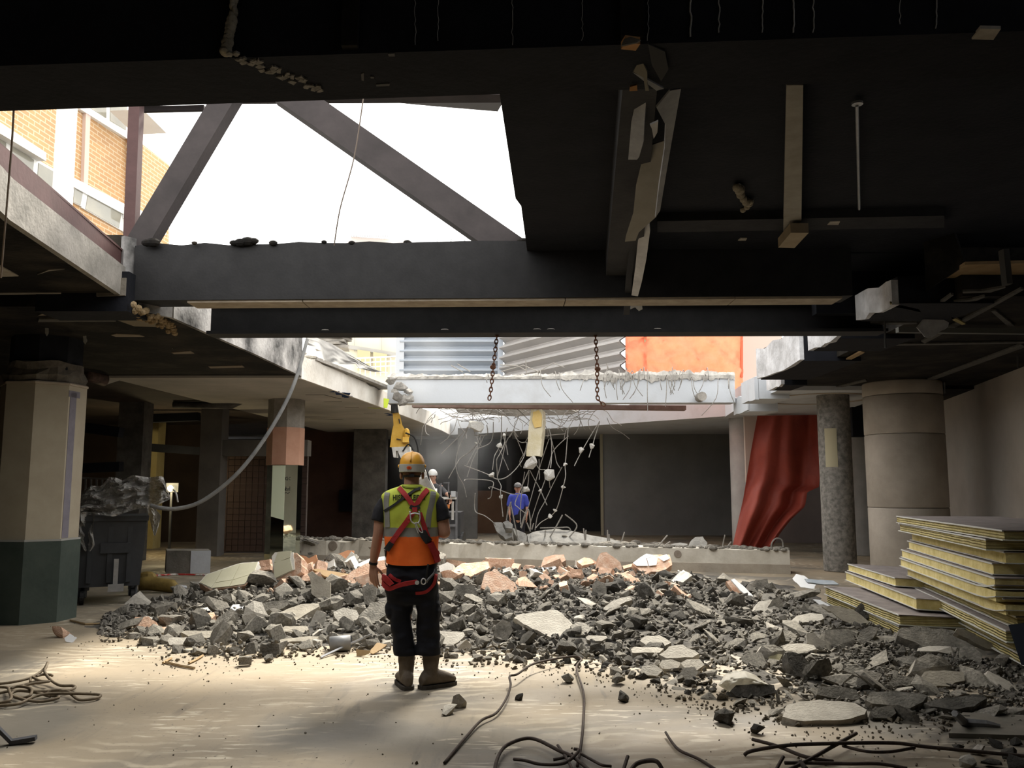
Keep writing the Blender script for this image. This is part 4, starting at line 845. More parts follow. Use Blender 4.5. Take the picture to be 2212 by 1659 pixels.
for q in ([(1922, 655), (1950, 660), (1985, 668), (1990, 675), (1960, 668), (1925, 662)], [(2055, 684), (2068, 690), (2086, 700), (2078, 702), (2058, 692)]):
    strip(q, 3.46, mat('yellow_wool', (.30, .24, .10), (.38, .32, .15), 20, 1, .4, 60), 'tuft of yellow mineral wool under the right burnt ceiling', 'wool')['group'] = 'tufts of yellow wool under the right ceiling'
for x, y0, y1, D in ((1911, 685, 752, 9.5), (2040, 826, 850, 14), (2198, 768, 795, 11.5)):
    obj('hanger_rod', MB().tube([P(x, y0, D), P(x + 1, y1, D)], .012, 5), mat('dull_grey_metal', (.07, .07, .07)), label='thin hanger rod under the right burnt ceiling', cat='rod', group='hanger rods right')
# left burnt ceiling bits
strip([(82, 682), (105, 673), (145, 675), (165, 680), (120, 681)], 3.47, mat('pinkish_patch', (.24, .20, .15), None, bump=0), 'pinkish bare patch above the octagonal column', 'patch')
strip([(208, 676), (278, 676), (380, 708), (290, 705)], 3.47, mat('brown_board', (.20, .17, .12), None, bump=0), 'brown beige board under the main beam end', 'board')
strip([(240, 724), (250, 722), (300, 724), (312, 728), (250, 728)], 3.47, MATS['pinkish_patch'], 'small bare patch under the left burnt ceiling', 'patch')
strip([(370, 762), (410, 759), (420, 764), (376, 765)], 3.47, MATS['pinkish_patch'], 'second small bare patch farther along the left burnt ceiling', 'patch')
strip([(450, 792), (522, 790), (528, 794), (455, 796)], 3.47, MATS['pinkish_patch'], 'farthest small bare patch on the left burnt ceiling', 'patch')
strip([(82, 696), (84, 690), (250, 690), (250, 695)], 3.46, DIM, 'grey duct strip under the left burnt ceiling', 'duct')
strip([(0, 575), (0, 598), (40, 597), (22, 587)], 3.59, PAPER, 'triangular bare patch at the far left ceiling', 'patch')
strip([(0, 634), (132, 633), (132, 635), (0, 637)], 3.59, mat('white_crack', (.28, .26, .23), None, bump=0), 'thin whitish crack line in the left ceiling', 'crack')
strip([(80, 594), (105, 586), (140, 582), (106, 583)], 3.59, MATS['white_crack'], 'short pale scrape on the left ceiling', 'scrape')
wl = MB()
for k in range(70):
    t = R.random(); x, y = 284 + 96 * t, 668 + 42 * t + R.uniform(-10, 8); wl.ball(Z(x, y, 3.46) + V((0, 0, R.uniform(-.03, .03))), R.uniform(.02, .045), 6, 4)
tag(obj('mineral_wool_tuft', wl, mat('brown_wool', (.20, .14, .07), (.34, .26, .16), 14, 1, .6, 60)), 'ragged brown mineral wool tuft beside the main beam end', 'mineral wool', kind='stuff')
FILM = mat('torn_film', (.22, .22, .21), (.36, .36, .34), 6, .5, .2, 20)
for x, y, h, D, lab in ((99, 702, 24, 10.0, 'torn film strip left on the burnt column head'), (182, 726, 18, 10.2, 'torn film strip right of the burnt column head'), (370, 716, 38, 11.5, 'torn film tag with an orange corner under the left ceiling')):
    obj('film_strip', plate([(x - 3, y), (x + 4, y - 1), (x + 6, y + h * .6), (x + 2, y + h), (x - 2, y + h * .7)], P(x, y, D), (.2, -1, 0), .01, .004), FILM, label=lab, cat='film')
dp = kthing('drain_pipe', 'pale drain pipe with a black elbow under the left pale ceiling', 'pipe', P(235, 815, 14.6))
obj('pipe', MB().tube([P(280, 800, 16.2), P(255, 812, 15.0), P(222, 822, 14.3)], .085, 14), mat('pale_pipe', (.40, .39, .36), None, bump=0), dp, smooth=True); obj('elbow', MB().tube([P(226, 822, 14.3), P(205, 815, 14.1), P(186, 811, 13.9)], .10, 14), mat('burnt_pipe', (.05, .035, .03), (.14, .09, .075), 9, .7, .2), dp, smooth=True)
obj('drain_pipe', MB().tube([P(375, 874, 18.8), P(500, 876, 18.8), P(525, 864, 18.9), P(560, 858, 19)], .08, 10), CONCD, label='long dark pipe along the pale ceiling left of the mirror column', cat='pipe', smooth=True)
# ---------------------------------------------------------------- waste container under plastic film
bc = P(238, 1200, 12.6); bt = kthing('waste_container', 'dark grey four-wheeled waste container heaped with clear plastic film', 'waste container', (bc.x, bc.y, 0))
BM_ = Matrix.Rotation(math.radians(24), 3, 'Z'); bo = V((bc.x, bc.y, 0))
def bp_(x, y, z): return bo + BM_ @ V((x, y, z))
HDPE = mat('dark_grey_plastic', (.035, .038, .042), (.05, .053, .058), 3, .5, .06, 20)
def bbox(x0, x1, y0, y1, z0, z1, tp=0.0):
    q = lambda z, k: [bp_(x0 - k, y0 - k, z), bp_(x1 + k, y0 - k, z), bp_(x1 + k, y1 + k, z), bp_(x0 - k, y1 + k, z)]
    return MB().hexa(q(z0, 0), q(z1, tp))
obj('body', bbox(-.40, .40, -.5, .5, .24, 1.14, .055), HDPE, bt); obj('rim', bbox(-.48, .48, -.58, .58, 1.14, 1.21, 0), HDPE, bt)
for x in (-.25, .0, .25): obj('body_rib', bbox(x - .03, x + .03, -.55, -.5, .30, 1.12, 0), HDPE, bt)
obj('lift_pocket', bbox(-.12, .26, -.57, -.51, .70, .84), HDPE, bt); obj('brake_bar', bbox(.06, .12, -.60, -.57, .24, .62), GALV, bt, label='pale metal bar'); obj('brake_foot', bbox(0, .2, -.62, -.57, .18, .28), GALV, bt)
for x, y in ((-.32, -.42), (.32, -.42), (-.32, .42), (.32, .42)):
    a, b = bp_(x - .025, y, .1), bp_(x + .025, y, .1); wv_ = obj('wheel', MB().cyl(a, b, .1, n=18), RUBBER, bt); obj('fork', MB().beam(bp_(x - .04, y, .1), bp_(x - .04, y, .25), .015, .06), HDPE, wv_); obj('fork', MB().beam(bp_(x + .04, y, .1), bp_(x + .04, y, .25), .015, .06), HDPE, wv_)
FILMC = mat('clear_film', (.30, .295, .28), (.50, .49, .47), 4, .22, .5, 14, spec=.6, alpha=.82)
ft = [(0, (158, 1072)), (.18, (197, 1049)), (.29, (219, 1050)), (.37, (236, 1030)), (.45, (252, 1032)), (.5, (263, 1038)), (.62, (287, 1026)), (.78, (320, 1031)), (.93, (352, 1028)), (.97, (360, 1051)), (1, (367, 1075))]
fb_ = [(0, (158, 1121)), (.2, (203, 1110)), (.4, (246, 1116)), (.6, (290, 1101)), (.85, (336, 1094)), (1, (368, 1078))]
def filmf(u, v):
    a = [interp([(t, p[i]) for t, p in ft], u) for i in (0, 1)]; b = [interp([(t, p[i]) for t, p in fb_], u) for i in (0, 1)]
    n1 = noise.noise(V((u * 7, v * 5, 3))); n2 = abs(noise.noise(V((u * 15, v * 11, 8))))
    return P(a[0] + (b[0] - a[0]) * v + 3 * n1, a[1] + (b[1] - a[1]) * v, 12.35 - .35 * v + .35 * n1 - .22 * n2)
fl = kthing('plastic_film', 'crumpled clear plastic film heaped on the waste container, corners hanging down', 'plastic film', P(260, 1090, 12.3))
obj('heap', MB().grid(filmf, 46, 22), FILMC, fl, smooth=False, fixn=False)
def lobe(tab, D):
    return lambda u, v: P(interp([(t, l) for t, l, r in tab], v) * (1 - u) + interp([(t, r) for t, l, r in tab], v) * u, tab[0][3] if False else Y0_[0] + (Y0_[1] - Y0_[0]) * v, D + .08 * math.sin(u * 9 + v * 4) + .1 * noise.noise(V((u * 6, v * 6, D))))
Y0_ = (1106, 1191); obj('hanging_corner', MB().grid(lobe([(0, 150, 206), (.5, 158, 200), (.85, 172, 205), (1, 184, 196)], 11.95), 14, 18), FILMC, fl, fixn=False)
Y0_ = (1096, 1157); obj('hanging_corner', MB().grid(lobe([(0, 317, 334), (.3, 322, 348), (.7, 327, 342), (1, 333, 336)], 11.7), 10, 14), FILMC, fl, fixn=False)
obj('film_tail', MB().tube(spline([P(372, 1056, 12.3), P(380, 1065, 12.2), P(384, 1085, 12.2)], 4), .012, 5), FILMC, fl)
# pale block on the floor
q = Z(402, 1238, 0); kb = kthing('plinth_block', 'square concrete plinth on the floor, right face whiter, behind the container', 'plinth', q)
b = Z(411, 1239, 0); a, c_ = b + V((-.50, .10, 0)), b + V((.345, .06, 0)); up = V((0, 0, .42)); dpt = V((-.22, .5, 0))
obj('grey_face_body', MB().hexa([a, b, c_, c_ + dpt, a + dpt], [p + up for p in (a, b, c_, c_ + dpt, a + dpt)]), CONC, kb)
obj('white_face', MB().hexa([b + V((0, -.012, 0)), c_ + V((.01, -.012, 0)), c_, b], [p + up for p in (b + V((0, -.012, 0)), c_ + V((.01, -.012, 0)), c_, b)]), CONCW, kb, label='white painted right face')
# yellow breaker tool lying behind container
yt = kthing('yellow_breaker_tool', 'dirty yellow breaker tool lying on the floor beside the container', 'tool', Z(345, 1262, 0))
YD = mat('dirty_yellow', (.16, .11, .03), (.26, .18, .05), 6, .7, .2, 20)
obj('tool_body', MB().tube([Z(300, 1262, .12), Z(320, 1260, .13), Z(372, 1266, .10), Z(380, 1267, .1)], [.10, .11, .10, .05], 12), YD, yt, smooth=True); obj('tool_head', MB().ball(Z(318, 1248, .2), (.16, .1, .1)), YD, yt); obj('chisel', MB().tube([Z(380, 1267, .1), Z(400, 1269, .06)], .035, 8), GALV, yt)
tp_ = obj('barrier_tape', MB().tube([Z(330, 1244, .01), Z(380, 1241, .012), Z(452, 1243, .01)], .02, 4), mat('red_white_tape', (.45, .05, .04), (.6, .58, .55), 3, .5, 0, lo=.48, hi=.52), label='red and white barrier tape lying on the floor', cat='tape')
# dark back room on the left
wlmp = kthing('work_lamp', 'small bright work lamp glowing behind the plastic film', 'lamp', P(368, 1058, 21)); c = P(368, 1055, 21)
obj('bulb', MB().ball(c, .07), emit('lamp_glow', (1, .86, .5), 30), wlmp); obj('lamp_stand', MB().beam(c + V((0, .1, -.1)), (c.x, c.y + .1, 0), .05, .05), HDPE, wlmp); obj('lamp_shade', MB().box(c + V((0, .14, .02)), (.3, .06, .22)), HDPE, wlmp)
pl = bpy.data.lights.new('work_lamp_light', 'POINT'); pl.energy = 60; pl.color = (1, .8, .45); pl.shadow_soft_size = .1; plo = bpy.data.objects.new('work_lamp_light', pl); COL.objects.link(plo); plo.parent = wlmp; plo.location = c + V((-.1, -.25, 0)) - wloc(wlmp)
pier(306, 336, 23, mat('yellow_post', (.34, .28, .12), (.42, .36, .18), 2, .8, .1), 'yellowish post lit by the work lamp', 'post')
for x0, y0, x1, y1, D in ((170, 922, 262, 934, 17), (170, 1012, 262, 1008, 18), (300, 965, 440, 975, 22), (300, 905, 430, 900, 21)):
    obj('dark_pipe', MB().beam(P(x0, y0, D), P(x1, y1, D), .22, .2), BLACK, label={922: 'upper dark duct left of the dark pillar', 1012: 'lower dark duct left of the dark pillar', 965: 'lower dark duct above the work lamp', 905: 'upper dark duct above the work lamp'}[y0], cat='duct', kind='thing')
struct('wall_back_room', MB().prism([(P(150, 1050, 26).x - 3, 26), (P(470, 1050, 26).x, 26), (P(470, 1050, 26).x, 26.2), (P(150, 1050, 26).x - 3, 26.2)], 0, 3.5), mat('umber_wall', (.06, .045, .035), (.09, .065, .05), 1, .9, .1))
rk = kthing('pale_railing', 'pale thin railing behind the plastic film', 'railing', P(210, 1050, 17))
for px in range(172, 262, 12): obj('bar', MB().beam(P(px, 1080, 17), P(px + 1, 1032, 17), .03, .03), DIM, rk)
obj('top_bar', MB().beam(P(168, 1032, 17), P(262, 1036, 17), .035, .035), DIM, rk)

eb2 = kthing('electrical_box', 'black electrical box on the brown wall left of the pier', 'electrical box', P(754, 1080, 28.3)); obj('box', MB().box(P(754, 1081, 28.35), (.62, .2, .7)), BLACK, eb2); obj('cable_duct', MB().box(P(768, 1000, 28.4), (.16, .1, 1.9)), BLACK, eb2)
# ---------------------------------------------------------------- fallen concrete beam on the floor
A, Bq = V((P(624, 1170, 18.9).x, 18.9, 0)), V((P(1706, 1200, 16.4).x, 16.4, 0)); dd = (Bq - A).normalized(); nn = V((dd.y, -dd.x, 0)); LL = (Bq - A).length
fbm = kthing('fallen_beam', 'long pale concrete beam lying across the floor behind the rubble', 'concrete beam', (A + Bq) / 2)
BMAT = mat('dusty_beam_concrete', (.44, .405, .34), (.62, .585, .51), 1.6, .92, .25, 16)
g = MB(); k = 70; prev = None
zt = lambda t: .505 - .08 * t
for i in range(k):
    t0, t1 = i / k, (i + 1) / k; rough = 1.0 if t0 < .55 else .25
    e = [(R.uniform(-.06, .02) * rough, R.uniform(-.05, .03) * rough)] if prev is None else [prev]
    e.append((R.uniform(-.06, .02) * rough, R.uniform(-.06, .03) * rough)); prev = e[1]
    f0, f1 = A + dd * LL * t0, A + dd * LL * t1
    g.hexa([f0 + nn * .0 + V((0, 0, .16)), f1 + V((0, 0, .16)), f1 - nn * .5 + V((0, 0, .16)), f0 - nn * .5 + V((0, 0, .16))],
           [f0 - nn * (-e[0][0] * .0) + nn * e[0][0] + V((0, 0, zt(t0) + e[0][1])), f1 + nn * e[1][0] + V((0, 0, zt(t1) + e[1][1])), f1 - nn * .5 + V((0, 0, zt(t1))), f0 - nn * .5 + V((0, 0, zt(t0)))])
obj('beam_body', g, BMAT, fbm); 
g = MB(); a1, b1 = A + nn * .07, Bq + nn * .07; g.hexa([a1, b1, b1 - nn * .62, a1 - nn * .62], [p + V((0, 0, .17)) for p in (a1, b1, b1 - nn * .62, a1 - nn * .62)])
obj('beam_foot', g, mat('beam_foot_beige', (.30, .26, .21), (.38, .34, .28), 3, .9, .2), fbm, label='beige projecting foot of the beam')
for t, z, r in ((.10, .37, .10), (.185, .36, .055), (.80, .33, .07)):
    p = A + dd * LL * t + V((0, 0, z)); obj('stain_disc' if r > .08 else 'bolt_socket', MB().cyl(p + nn * .012, p - nn * .02, r, n=16), mat('brown_stain', (.20, .165, .13), (.28, .24, .2), 9, .9, .2), fbm)
cr_ = MB()
for i in range(420):
    t = R.random() ** 1.1; p = A + dd * LL * t - nn * R.uniform(-.01, .48) + V((0, 0, zt(t) + .01)); s = R.uniform(.012, .05) * (1.5 if R.random() < .15 else 1); cr_.ball(p, (s * 1.6, s * 1.2, s * .8), 5, 4)
o = obj('beam_crumbs', cr_, RUBF, fbm); o['kind'] = 'stuff'
for i in range(16):
    p = A + dd * R.uniform(-.05, .55) + nn * R.uniform(-.35, .08) + V((0, 0, R.uniform(.15, .48))); rock('broken_end_lump', ROCKS[R.randrange(14)], RUBG, p, R.uniform(.06, .16), parent=fbm)
for i in range(9):
    p = A + dd * R.uniform(0, .5) + V((0, 0, .45)); obj('end_rebar', MB().tube(spline([p, p + V((R.uniform(-.15, .15), -.1, .06)), p + V((R.uniform(-.4, .4), -.15, R.uniform(-.1, .05)))], 4), .009, 4), REBARG, fbm)
# debris lying behind it
for i, (poly, D, n, th, lab) in enumerate([
    ([(1066, 1128), (1083, 1128), (1104, 1140), (1106, 1160), (1092, 1165), (1075, 1150)], 20.5, (-.3, -.6, .8), .2, 'grey slab lump tipped up behind the beam, left of the man in blue'),
    ([(1086, 1128), (1096, 1124), (1108, 1133), (1106, 1142), (1092, 1140)], 20.2, (0, -.6, .8), .15, 'small pale lump on top of the tipped slab'),
    ([(1138, 1155), (1160, 1147), (1200, 1142), (1240, 1148), (1300, 1160), (1340, 1170), (1340, 1178), (1145, 1178)], 20, (0, -.4, .9), .3, 'broad grey fallen slab behind the beam under the hanging wires'),
    ([(1107, 1140), (1135, 1152), (1150, 1172), (1120, 1172)], 20.6, (.2, -.6, .7), .2, 'twisted grey slab strip beside the broad fallen slab'),
    ([(1490, 1172), (1502, 1160), (1518, 1159), (1528, 1172), (1526, 1182), (1486, 1182)], 18.6, (0, -.6, .8), .25, 'rounded grey lump alone behind the right part of the beam'),
    ([(1440, 1176), (1470, 1172), (1486, 1175), (1480, 1182), (1440, 1182)], 19, (0, -.5, .8), .15, 'flat grey piece left of the rounded lump behind the beam')]):
    obj('fallen_slab', plate(poly, P(sum(p[0] for p in poly) / len(poly), sum(p[1] for p in poly) / len(poly), D), n, th, .02), mat('grey_fallen_concrete', (.14, .138, .13), (.24, .235, .22), 5, .95, .4, 30), label=lab, cat='concrete slab')
cr_ = MB()
for i in range(260):
    px = R.choice([R.uniform(1040, 1600), R.uniform(1300, 1430)]); D = R.uniform(18.6, 21.5); p = P(px, 1170, D); h = .25 + .25 * math.exp(-((px - 1220) / 90) ** 2); s = R.uniform(.04, .13); cr_.ball(V((p.x, D, R.uniform(.05, h))), (s * 1.3, s, s * .7), 6, 4)
tag(obj('debris_behind_beam', cr_, RUBF), 'low drift of grey rubble behind the fallen beam', 'rubble', kind='stuff')

# ---------------------------------------------------------------- demolition machine with the yellow breaker
dm = kthing('demolition_machine', 'small demolition machine raising a yellow breaker to the slab edge, operator stand at right', 'demolition machine', (P(925, 1100, 19.6).x, 19.6, 0))
YEL = mat('machine_yellow', (.62, .36, .05), (.72, .45, .09), 6, .6, .1, 20); MW = mat('machine_white', (.50, .49, .46), (.66, .65, .61), 6, .6, .15, 20); MD = mat('machine_dark', (.03, .03, .032), (.06, .06, .06), 4, .6, .1, 20)
D = 19.2
obj('chisel', MB().tube([P(851, 866, D), P(853, 892, D)], [.07, .09], 10), MD, dm)
bb_ = obj('breaker_body', MB().loft([[P(x0, y, D), P(x1, y, D), P(x1, y, D + .25), P(x0, y, D + .25)] for x0, x1, y in ((847, 859, 886), (849, 865, 900), (850, 869, 918), (847, 876, 930), (845, 878, 945), (844, 884, 954), (842, 883, 966))]), YEL, dm, label='yellow breaker')
obj('side_lug', MB().ball(P(878, 938, D), (.08, .09, .14)), YEL, bb_); obj('side_lug', MB().box(P(876, 950, D - .04), (.14, .12, .12), .2), YEL, bb_); 
for q in ([(862, 905), (864, 915)], [(857, 948), (866, 950)]): obj('worn_patch', MB().beam(P(*q[0], D - .01), P(*q[1], D - .01), .05, .02), MD, bb_)
obj('bracket', plate([(846, 966), (884, 964), (886, 976), (880, 992), (874, 990), (875, 974), (855, 974), (856, 988), (850, 988)], P(866, 975, D - .05), (0, -1, 0), .35), MW, dm, label='white forked bracket')
def arm(nm, a, b, w, m=MW, Da=D, Db=D): return obj(nm, MB().beam(P(*a, Da), P(*b, Db), w, w * .8, (0, 1, 0)), m, dm)
arm('upper_arm', (868, 972), (884, 1010), .17); arm('upper_arm', (880, 1000), (902, 1035), .20); arm('ram', (884, 976), (903, 1010), .06, GALV); arm('ram', (890, 978), (908, 1015), .04, MD); arm('knuckle', (898, 1015), (912, 1032), .2)
arm('lower_boom', (905, 1020), (938, 1085), .30, MW, D, 19.5); arm('lower_boom', (930, 1060), (935, 1150), .28, MW, 19.4, 19.8); arm('boom_ram', (918, 1030), (948, 1090), .09, GALV, 19.0, 19.3)
for pts in ([(876, 935), (895, 945), (903, 970), (903, 985)], [(870, 975), (885, 960), (902, 995)], [(880, 985), (890, 1000), (900, 992), (905, 1005)], [(915, 1000), (926, 1030), (930, 1060)]): obj('hydraulic_hose', MB().tube(spline([P(x, y, D - .08) for x, y in pts], 6), .018, 6), RUBBER, dm)
cx = P(930, 1100, 19.8).x
obj('chassis', MB().box((cx + .1, 20.2, .75), (1.2, 1.3, .6)), MD, dm)
for s in (-.5, .6): obj('track', MB().loft([[V((cx + s + xo, 20.2 + 1.0 * math.cos(t) * (1 if True else 0), .3 + .28 * math.sin(t))) for t in [2 * math.pi * i / 14 for i in range(14)]] for xo in (-.15, .15)]), RUBBER, dm)
FRM = mat('stand_steel', (.10, .10, .105), (.16, .16, .165), 5, .5, .05)
for px in (952, 986): obj('stand_post', MB().beam(P(px, 1172, 18.9), P(px, 1062 if px > 960 else 1044, 18.9), .045, .045), FRM, dm)
obj('stand_post', MB().beam(P(969, 1075, 19.3), P(969, 1043, 19.3), .03, .03), FRM, dm); obj('stand_rail', MB().beam(P(958, 1043, 19.3), P(971, 1043, 19.3), .03, .03), FRM, dm)
obj('stand_rail', MB().beam(P(944, 1076, 18.85), P(986, 1076, 18.85), .06, .05), MW, dm); obj('stand_rail', MB().beam(P(944, 1135, 18.9), P(986, 1135, 18.9), .05, .05), FRM, dm)
obj('control_box', MB().box(P(979, 1067, 18.8), (.10, .1, .12)), mat('pale_grey_box', (.40, .41, .42), None, bump=0), dm); obj('joystick', MB().tube([P(971, 1076, 18.75), P(970, 1063, 18.72)], [.015, .028], 8), RUBBER, dm); obj('joystick', MB().tube([P(968, 1098, 18.8), P(969, 1090, 18.8)], .03, 8), mat('orange_knob', (.5, .18, .05), None, bump=0), dm)
obj('stand_panel', MB().box(P(970, 1155, 19.0), (.34, .05, .36)), FRM, dm); obj('stand_panel', MB().box(P(978, 1103, 19.1), (.05, .05, .4)), MW, dm)

# ---------------------------------------------------------------- insulation panels
def wool_mat(name, ridged):
    m = mat(name, (.62, .51, .20), (.80, .69, .35), 8, .95, .45, 40, c3=(.71, .60, .27)); 
    if ridged:
        nt = m.node_tree; N = nt.nodes; L = nt.links; tc = N.new('ShaderNodeTexCoord'); wv = N.new('ShaderNodeTexWave'); wv.bands_direction = 'Z'; wv.inputs['Scale'].default_value = 13; wv.inputs['Distortion'].default_value = 1.2; wv.inputs['Detail'].default_value = 2
        L.new(tc.outputs['Object'], wv.inputs['Vector']); bp = [n for n in N if n.type == 'BUMP'][0]; bp.inputs['Strength'].default_value = 1.0; L.new(wv.outputs['Fac'], bp.inputs['Height']); bp.inputs['Distance'].default_value = .03
    return m
W1, W2 = wool_mat('yellow_wool_ridged', True), wool_mat('yellow_wool_flat', False)
SKIN = mat('panel_skin', (.20, .175, .17), (.30, .265, .25), 5, .75, .15, 40); EDGE = mat('panel_edge_white', (.66, .66, .62), None, rough=.5, bump=0)
def panel(Lp, Fp, wd, z, th, m, label, tilt=0.0, roll=0.0, top=True, curl=0.0):
    Lp, Fp = V((*Lp, 0)), V((*Fp, 0)); d = (Fp - Lp); L_ = d.length; d.normalize(); s = V((-d.y, d.x, 0)); 
    if s.x < 0: s = -s
    t = kthing('insulation_panel', label, 'insulation panel', (Lp + Fp) / 2 + s * wd / 2 + V((0, 0, z))); t['group'] = 'yellow insulation panels stacked at right'
    def pt(a, b, zz): return Lp + d * a + s * b + V((0, 0, z + zz + tilt * (a / L_) + roll * (b / wd)))
    def slab(a0, a1, b0, b1, z0, z1, k=14, j=0.0):
        g = MB(); rr = [[], [], [], []]
        vs_ = []; 
        for i in range(k + 1):
            a = a0 + (a1 - a0) * i / k; q = R.uniform(-j, j); c_ = curl * max(0, (i / k - .85) / .15) ** 2 if z1 - z0 < .02 else 0
            vs_.append([pt(a, b0 + q, z0 + c_), pt(a, b1, z0 + c_), pt(a, b1, z1 + c_), pt(a, b0 + q * .8, z1 + c_)])
        return g.loft(vs_)
    obj('wool_core', slab(0, L_, 0, wd, .008, th - .008, 18, .012), m, t, label='yellow mineral wool core')
    obj('bottom_skin', slab(-.02, L_ + .03, -.018, wd + .01, 0, .008), EDGE, t, label='white sheet skin')
    if top: obj('top_skin', slab(-.015, L_ + .015, -.012, wd + .01, th - .008, th), EDGE if False else SKIN, t, label='dusty mauve grey sheet skin'); obj('skin_lip', slab(-.015, L_ + .015, -.014, -.004, th - .012, th + .001), EDGE, t)
    return t
ordn = ['bottom', 'second', 'third', 'fourth', 'fifth', 'sixth', 'seventh', 'eighth', 'ninth', 'tenth', 'topmost']
sx = [.22, .18, .06, .16, .03, -.02, 0.0, .08, .10, -.02, -.06]; sf = [.12, .05, .02, .0, .10, .05, .0, -.28, -.02, -.1, .45]
z = .10
for i in range(11):
    th = [.095, .10, .10, .105, .10, .10, .095, .10, .10, .095, .085][i]
    panel((4.83 + sx[i], 10.75 + R.uniform(-.05, .05)), (4.10 + sx[i], 7.42 - sf[i] * .6), 1.15, z, th, W1 if i in (0, 1, 2, 3, 9, 10) else W2, 'yellow-edged insulation panel, ' + ordn[i] + ' of the tall stack at the right edge', curl=.05 if i in (4, 5) else 0, top=True); z += th + .008
panel((4.28, 11.9), (4.07, 9.25), 1.15, .05, .11, W1, 'yellow-edged insulation panel, bottom of the low slanting stack', roll=-.04); panel((4.22, 11.8), (4.05, 9.2), 1.2, .175, .11, W1, 'yellow-edged insulation panel, second of the low slanting stack, rubble on it', roll=-.05)
panel((4.74, 12.4), (4.36, 9.45), 1.1, .30, .12, W2, 'insulation panel with a torn white lip, third of the low slanting stack', roll=-.06); panel((4.78, 12.4), (4.60, 10.5), .72, .43, .10, W2, 'short insulation panel, topmost of the low slanting stack', roll=-.04)
obj('dark_sheet', plate([(2178, 1350), (2260, 1340), (2260, 1440), (2206, 1436)], P(2200, 1400, 7.1), (-.5, -.8, .2), .03), mat('dark_blue_sheet', (.03, .035, .05), None, bump=0), label='dark sheet leaning at the right edge below the tall stack', cat='sheet')
# ---------------------------------------------------------------- foreground rebars and rope
FG = [([(960, 1648, .01), (1010, 1588, .02), (1040, 1556, .03), (1072, 1540, .03), (1094, 1508, .05), (1103, 1480, .06), (1101, 1461, .08), (1118, 1456, .08), (1150, 1435, .08), (1195, 1424, .07), (1240, 1418, .06), (1256, 1424, .05), (1246, 1438, .05), (1248, 1455, .04), (1261, 1500, .03), (1260, 1560, .03), (1255, 1610, .03), (1247, 1655, .02)], .011, 'longest rusty bar, bent like an arch on the floor right of the man'),
 ([(1066, 1680, .02), (1074, 1640, .03), (1092, 1612, .04), (1130, 1596, .05), (1160, 1598, .05), (1205, 1620, .05), (1245, 1640, .04), (1300, 1690, .02)], .013, 'rusty bar curving like a low hoop at the bottom edge'),
 ([(1110, 1640, .02), (1135, 1643, .03), (1170, 1651, .03), (1220, 1648, .04), (1250, 1622, .06), (1240, 1618, .06)], .011, 'rusty bar with a hooked end in the knot at the bottom edge'),
 ([(1205, 1610, .03), (1225, 1640, .04), (1240, 1670, .02)], .011, 'short rusty bar crossing the knot at the bottom edge'),
 ([(1255, 1628, .03), (1285, 1645, .02), (1302, 1653, .02), (1320, 1655, .01)], .010, 'short grey brown bar leaving the knot to the right'),
 ([(1195, 1641, .02), (1215, 1637, .03), (1238, 1628, .05)], .011, 'stubby rusty bar end lying left of the knot'),
 ([(1345, 1668, .02), (1356, 1634, .06)], .013, 'short rusty stub rising at the bottom edge'),
 ([(1358, 1670, .02), (1375, 1650, .05), (1402, 1643, .07), (1420, 1646, .07), (1432, 1665, .03)], .015, 'thick ribbed bar bent into a small hump at the bottom edge'),
 ([(1438, 1582, .03), (1452, 1604, .02), (1470, 1622, .02), (1510, 1640, .02), (1545, 1662, .01)], .011, 'lone rusty bar bent once, right of the hump'),
 ([(1625, 1597, .04), (1680, 1612, .04), (1740, 1635, .04), (1800, 1645, .02)], .013, 'dark bar slanting down across the long pair at the right'),
 ([(1608, 1631, .01), (1625, 1622, .03), (1700, 1610, .06), (1800, 1606, .07), (1930, 1605, .06), (2000, 1613, .05), (2180, 1630, .04), (2240, 1636, .04)], .013, 'longest dark bar lying across the right foreground'),
 ([(1820, 1611, .05), (1870, 1623, .05), (1920, 1624, .05), (1960, 1618, .05), (1976, 1615, .05)], .011, 'dark bar sagging under the longest one at the right'),
 ([(1850, 1584, .06), (1800, 1612, .05), (1750, 1640, .04), (1700, 1665, .02)], .013, 'dark bar rising from the bottom edge to the big flat block'),
 ([(1695, 1648, .03), (1760, 1648, .03), (1840, 1650, .04), (1900, 1650, .04), (1960, 1660, .03)], .012, 'dark bar lying lowest at the right of the bottom edge'),
 ([(1675, 1665, .02), (1692, 1635, .05)], .013, 'short dark stub at the bottom edge under the slanting bar'),
 ([(1728, 1646, .04), (1742, 1662, .02)], .018, 'greyish bent strap end at the bottom edge')]
for pts, r, lab in FG:
    obj('rebar', MB().tube(spline([Z(*p) for p in pts], 6), r * .84, 6), REBAR, label=lab, cat='rebar', group='rusty bars on the foreground floor', smooth=True)
CT = lambda x, y, z: Z(x / 6.404, 1400 + y / 6.404, z)
rp = [(-60, 500, .02), (200, 465, .03), (430, 405, .04), (600, 300, .07), (660, 200, .12), (640, 260, .1), (620, 330, .08), (700, 440, .04), (830, 515, .03), (1000, 520, .03), (1040, 545, .03), (960, 580, .03), (820, 575, .05), (700, 590, .05), (660, 640, .03), (780, 665, .03), (800, 690, .03), (600, 735, .02), (400, 725, .03), (250, 690, .04), (150, 640, .04), (250, 590, .05), (500, 600, .05), (900, 590, .04), (1000, 650, .03), (1100, 715, .02), (1300, 700, .02), (1380, 670, .02), (1340, 640, .03), (900, 625, .05), (600, 640, .05), (430, 690, .04), (250, 770, .03), (-60, 800, .02)]
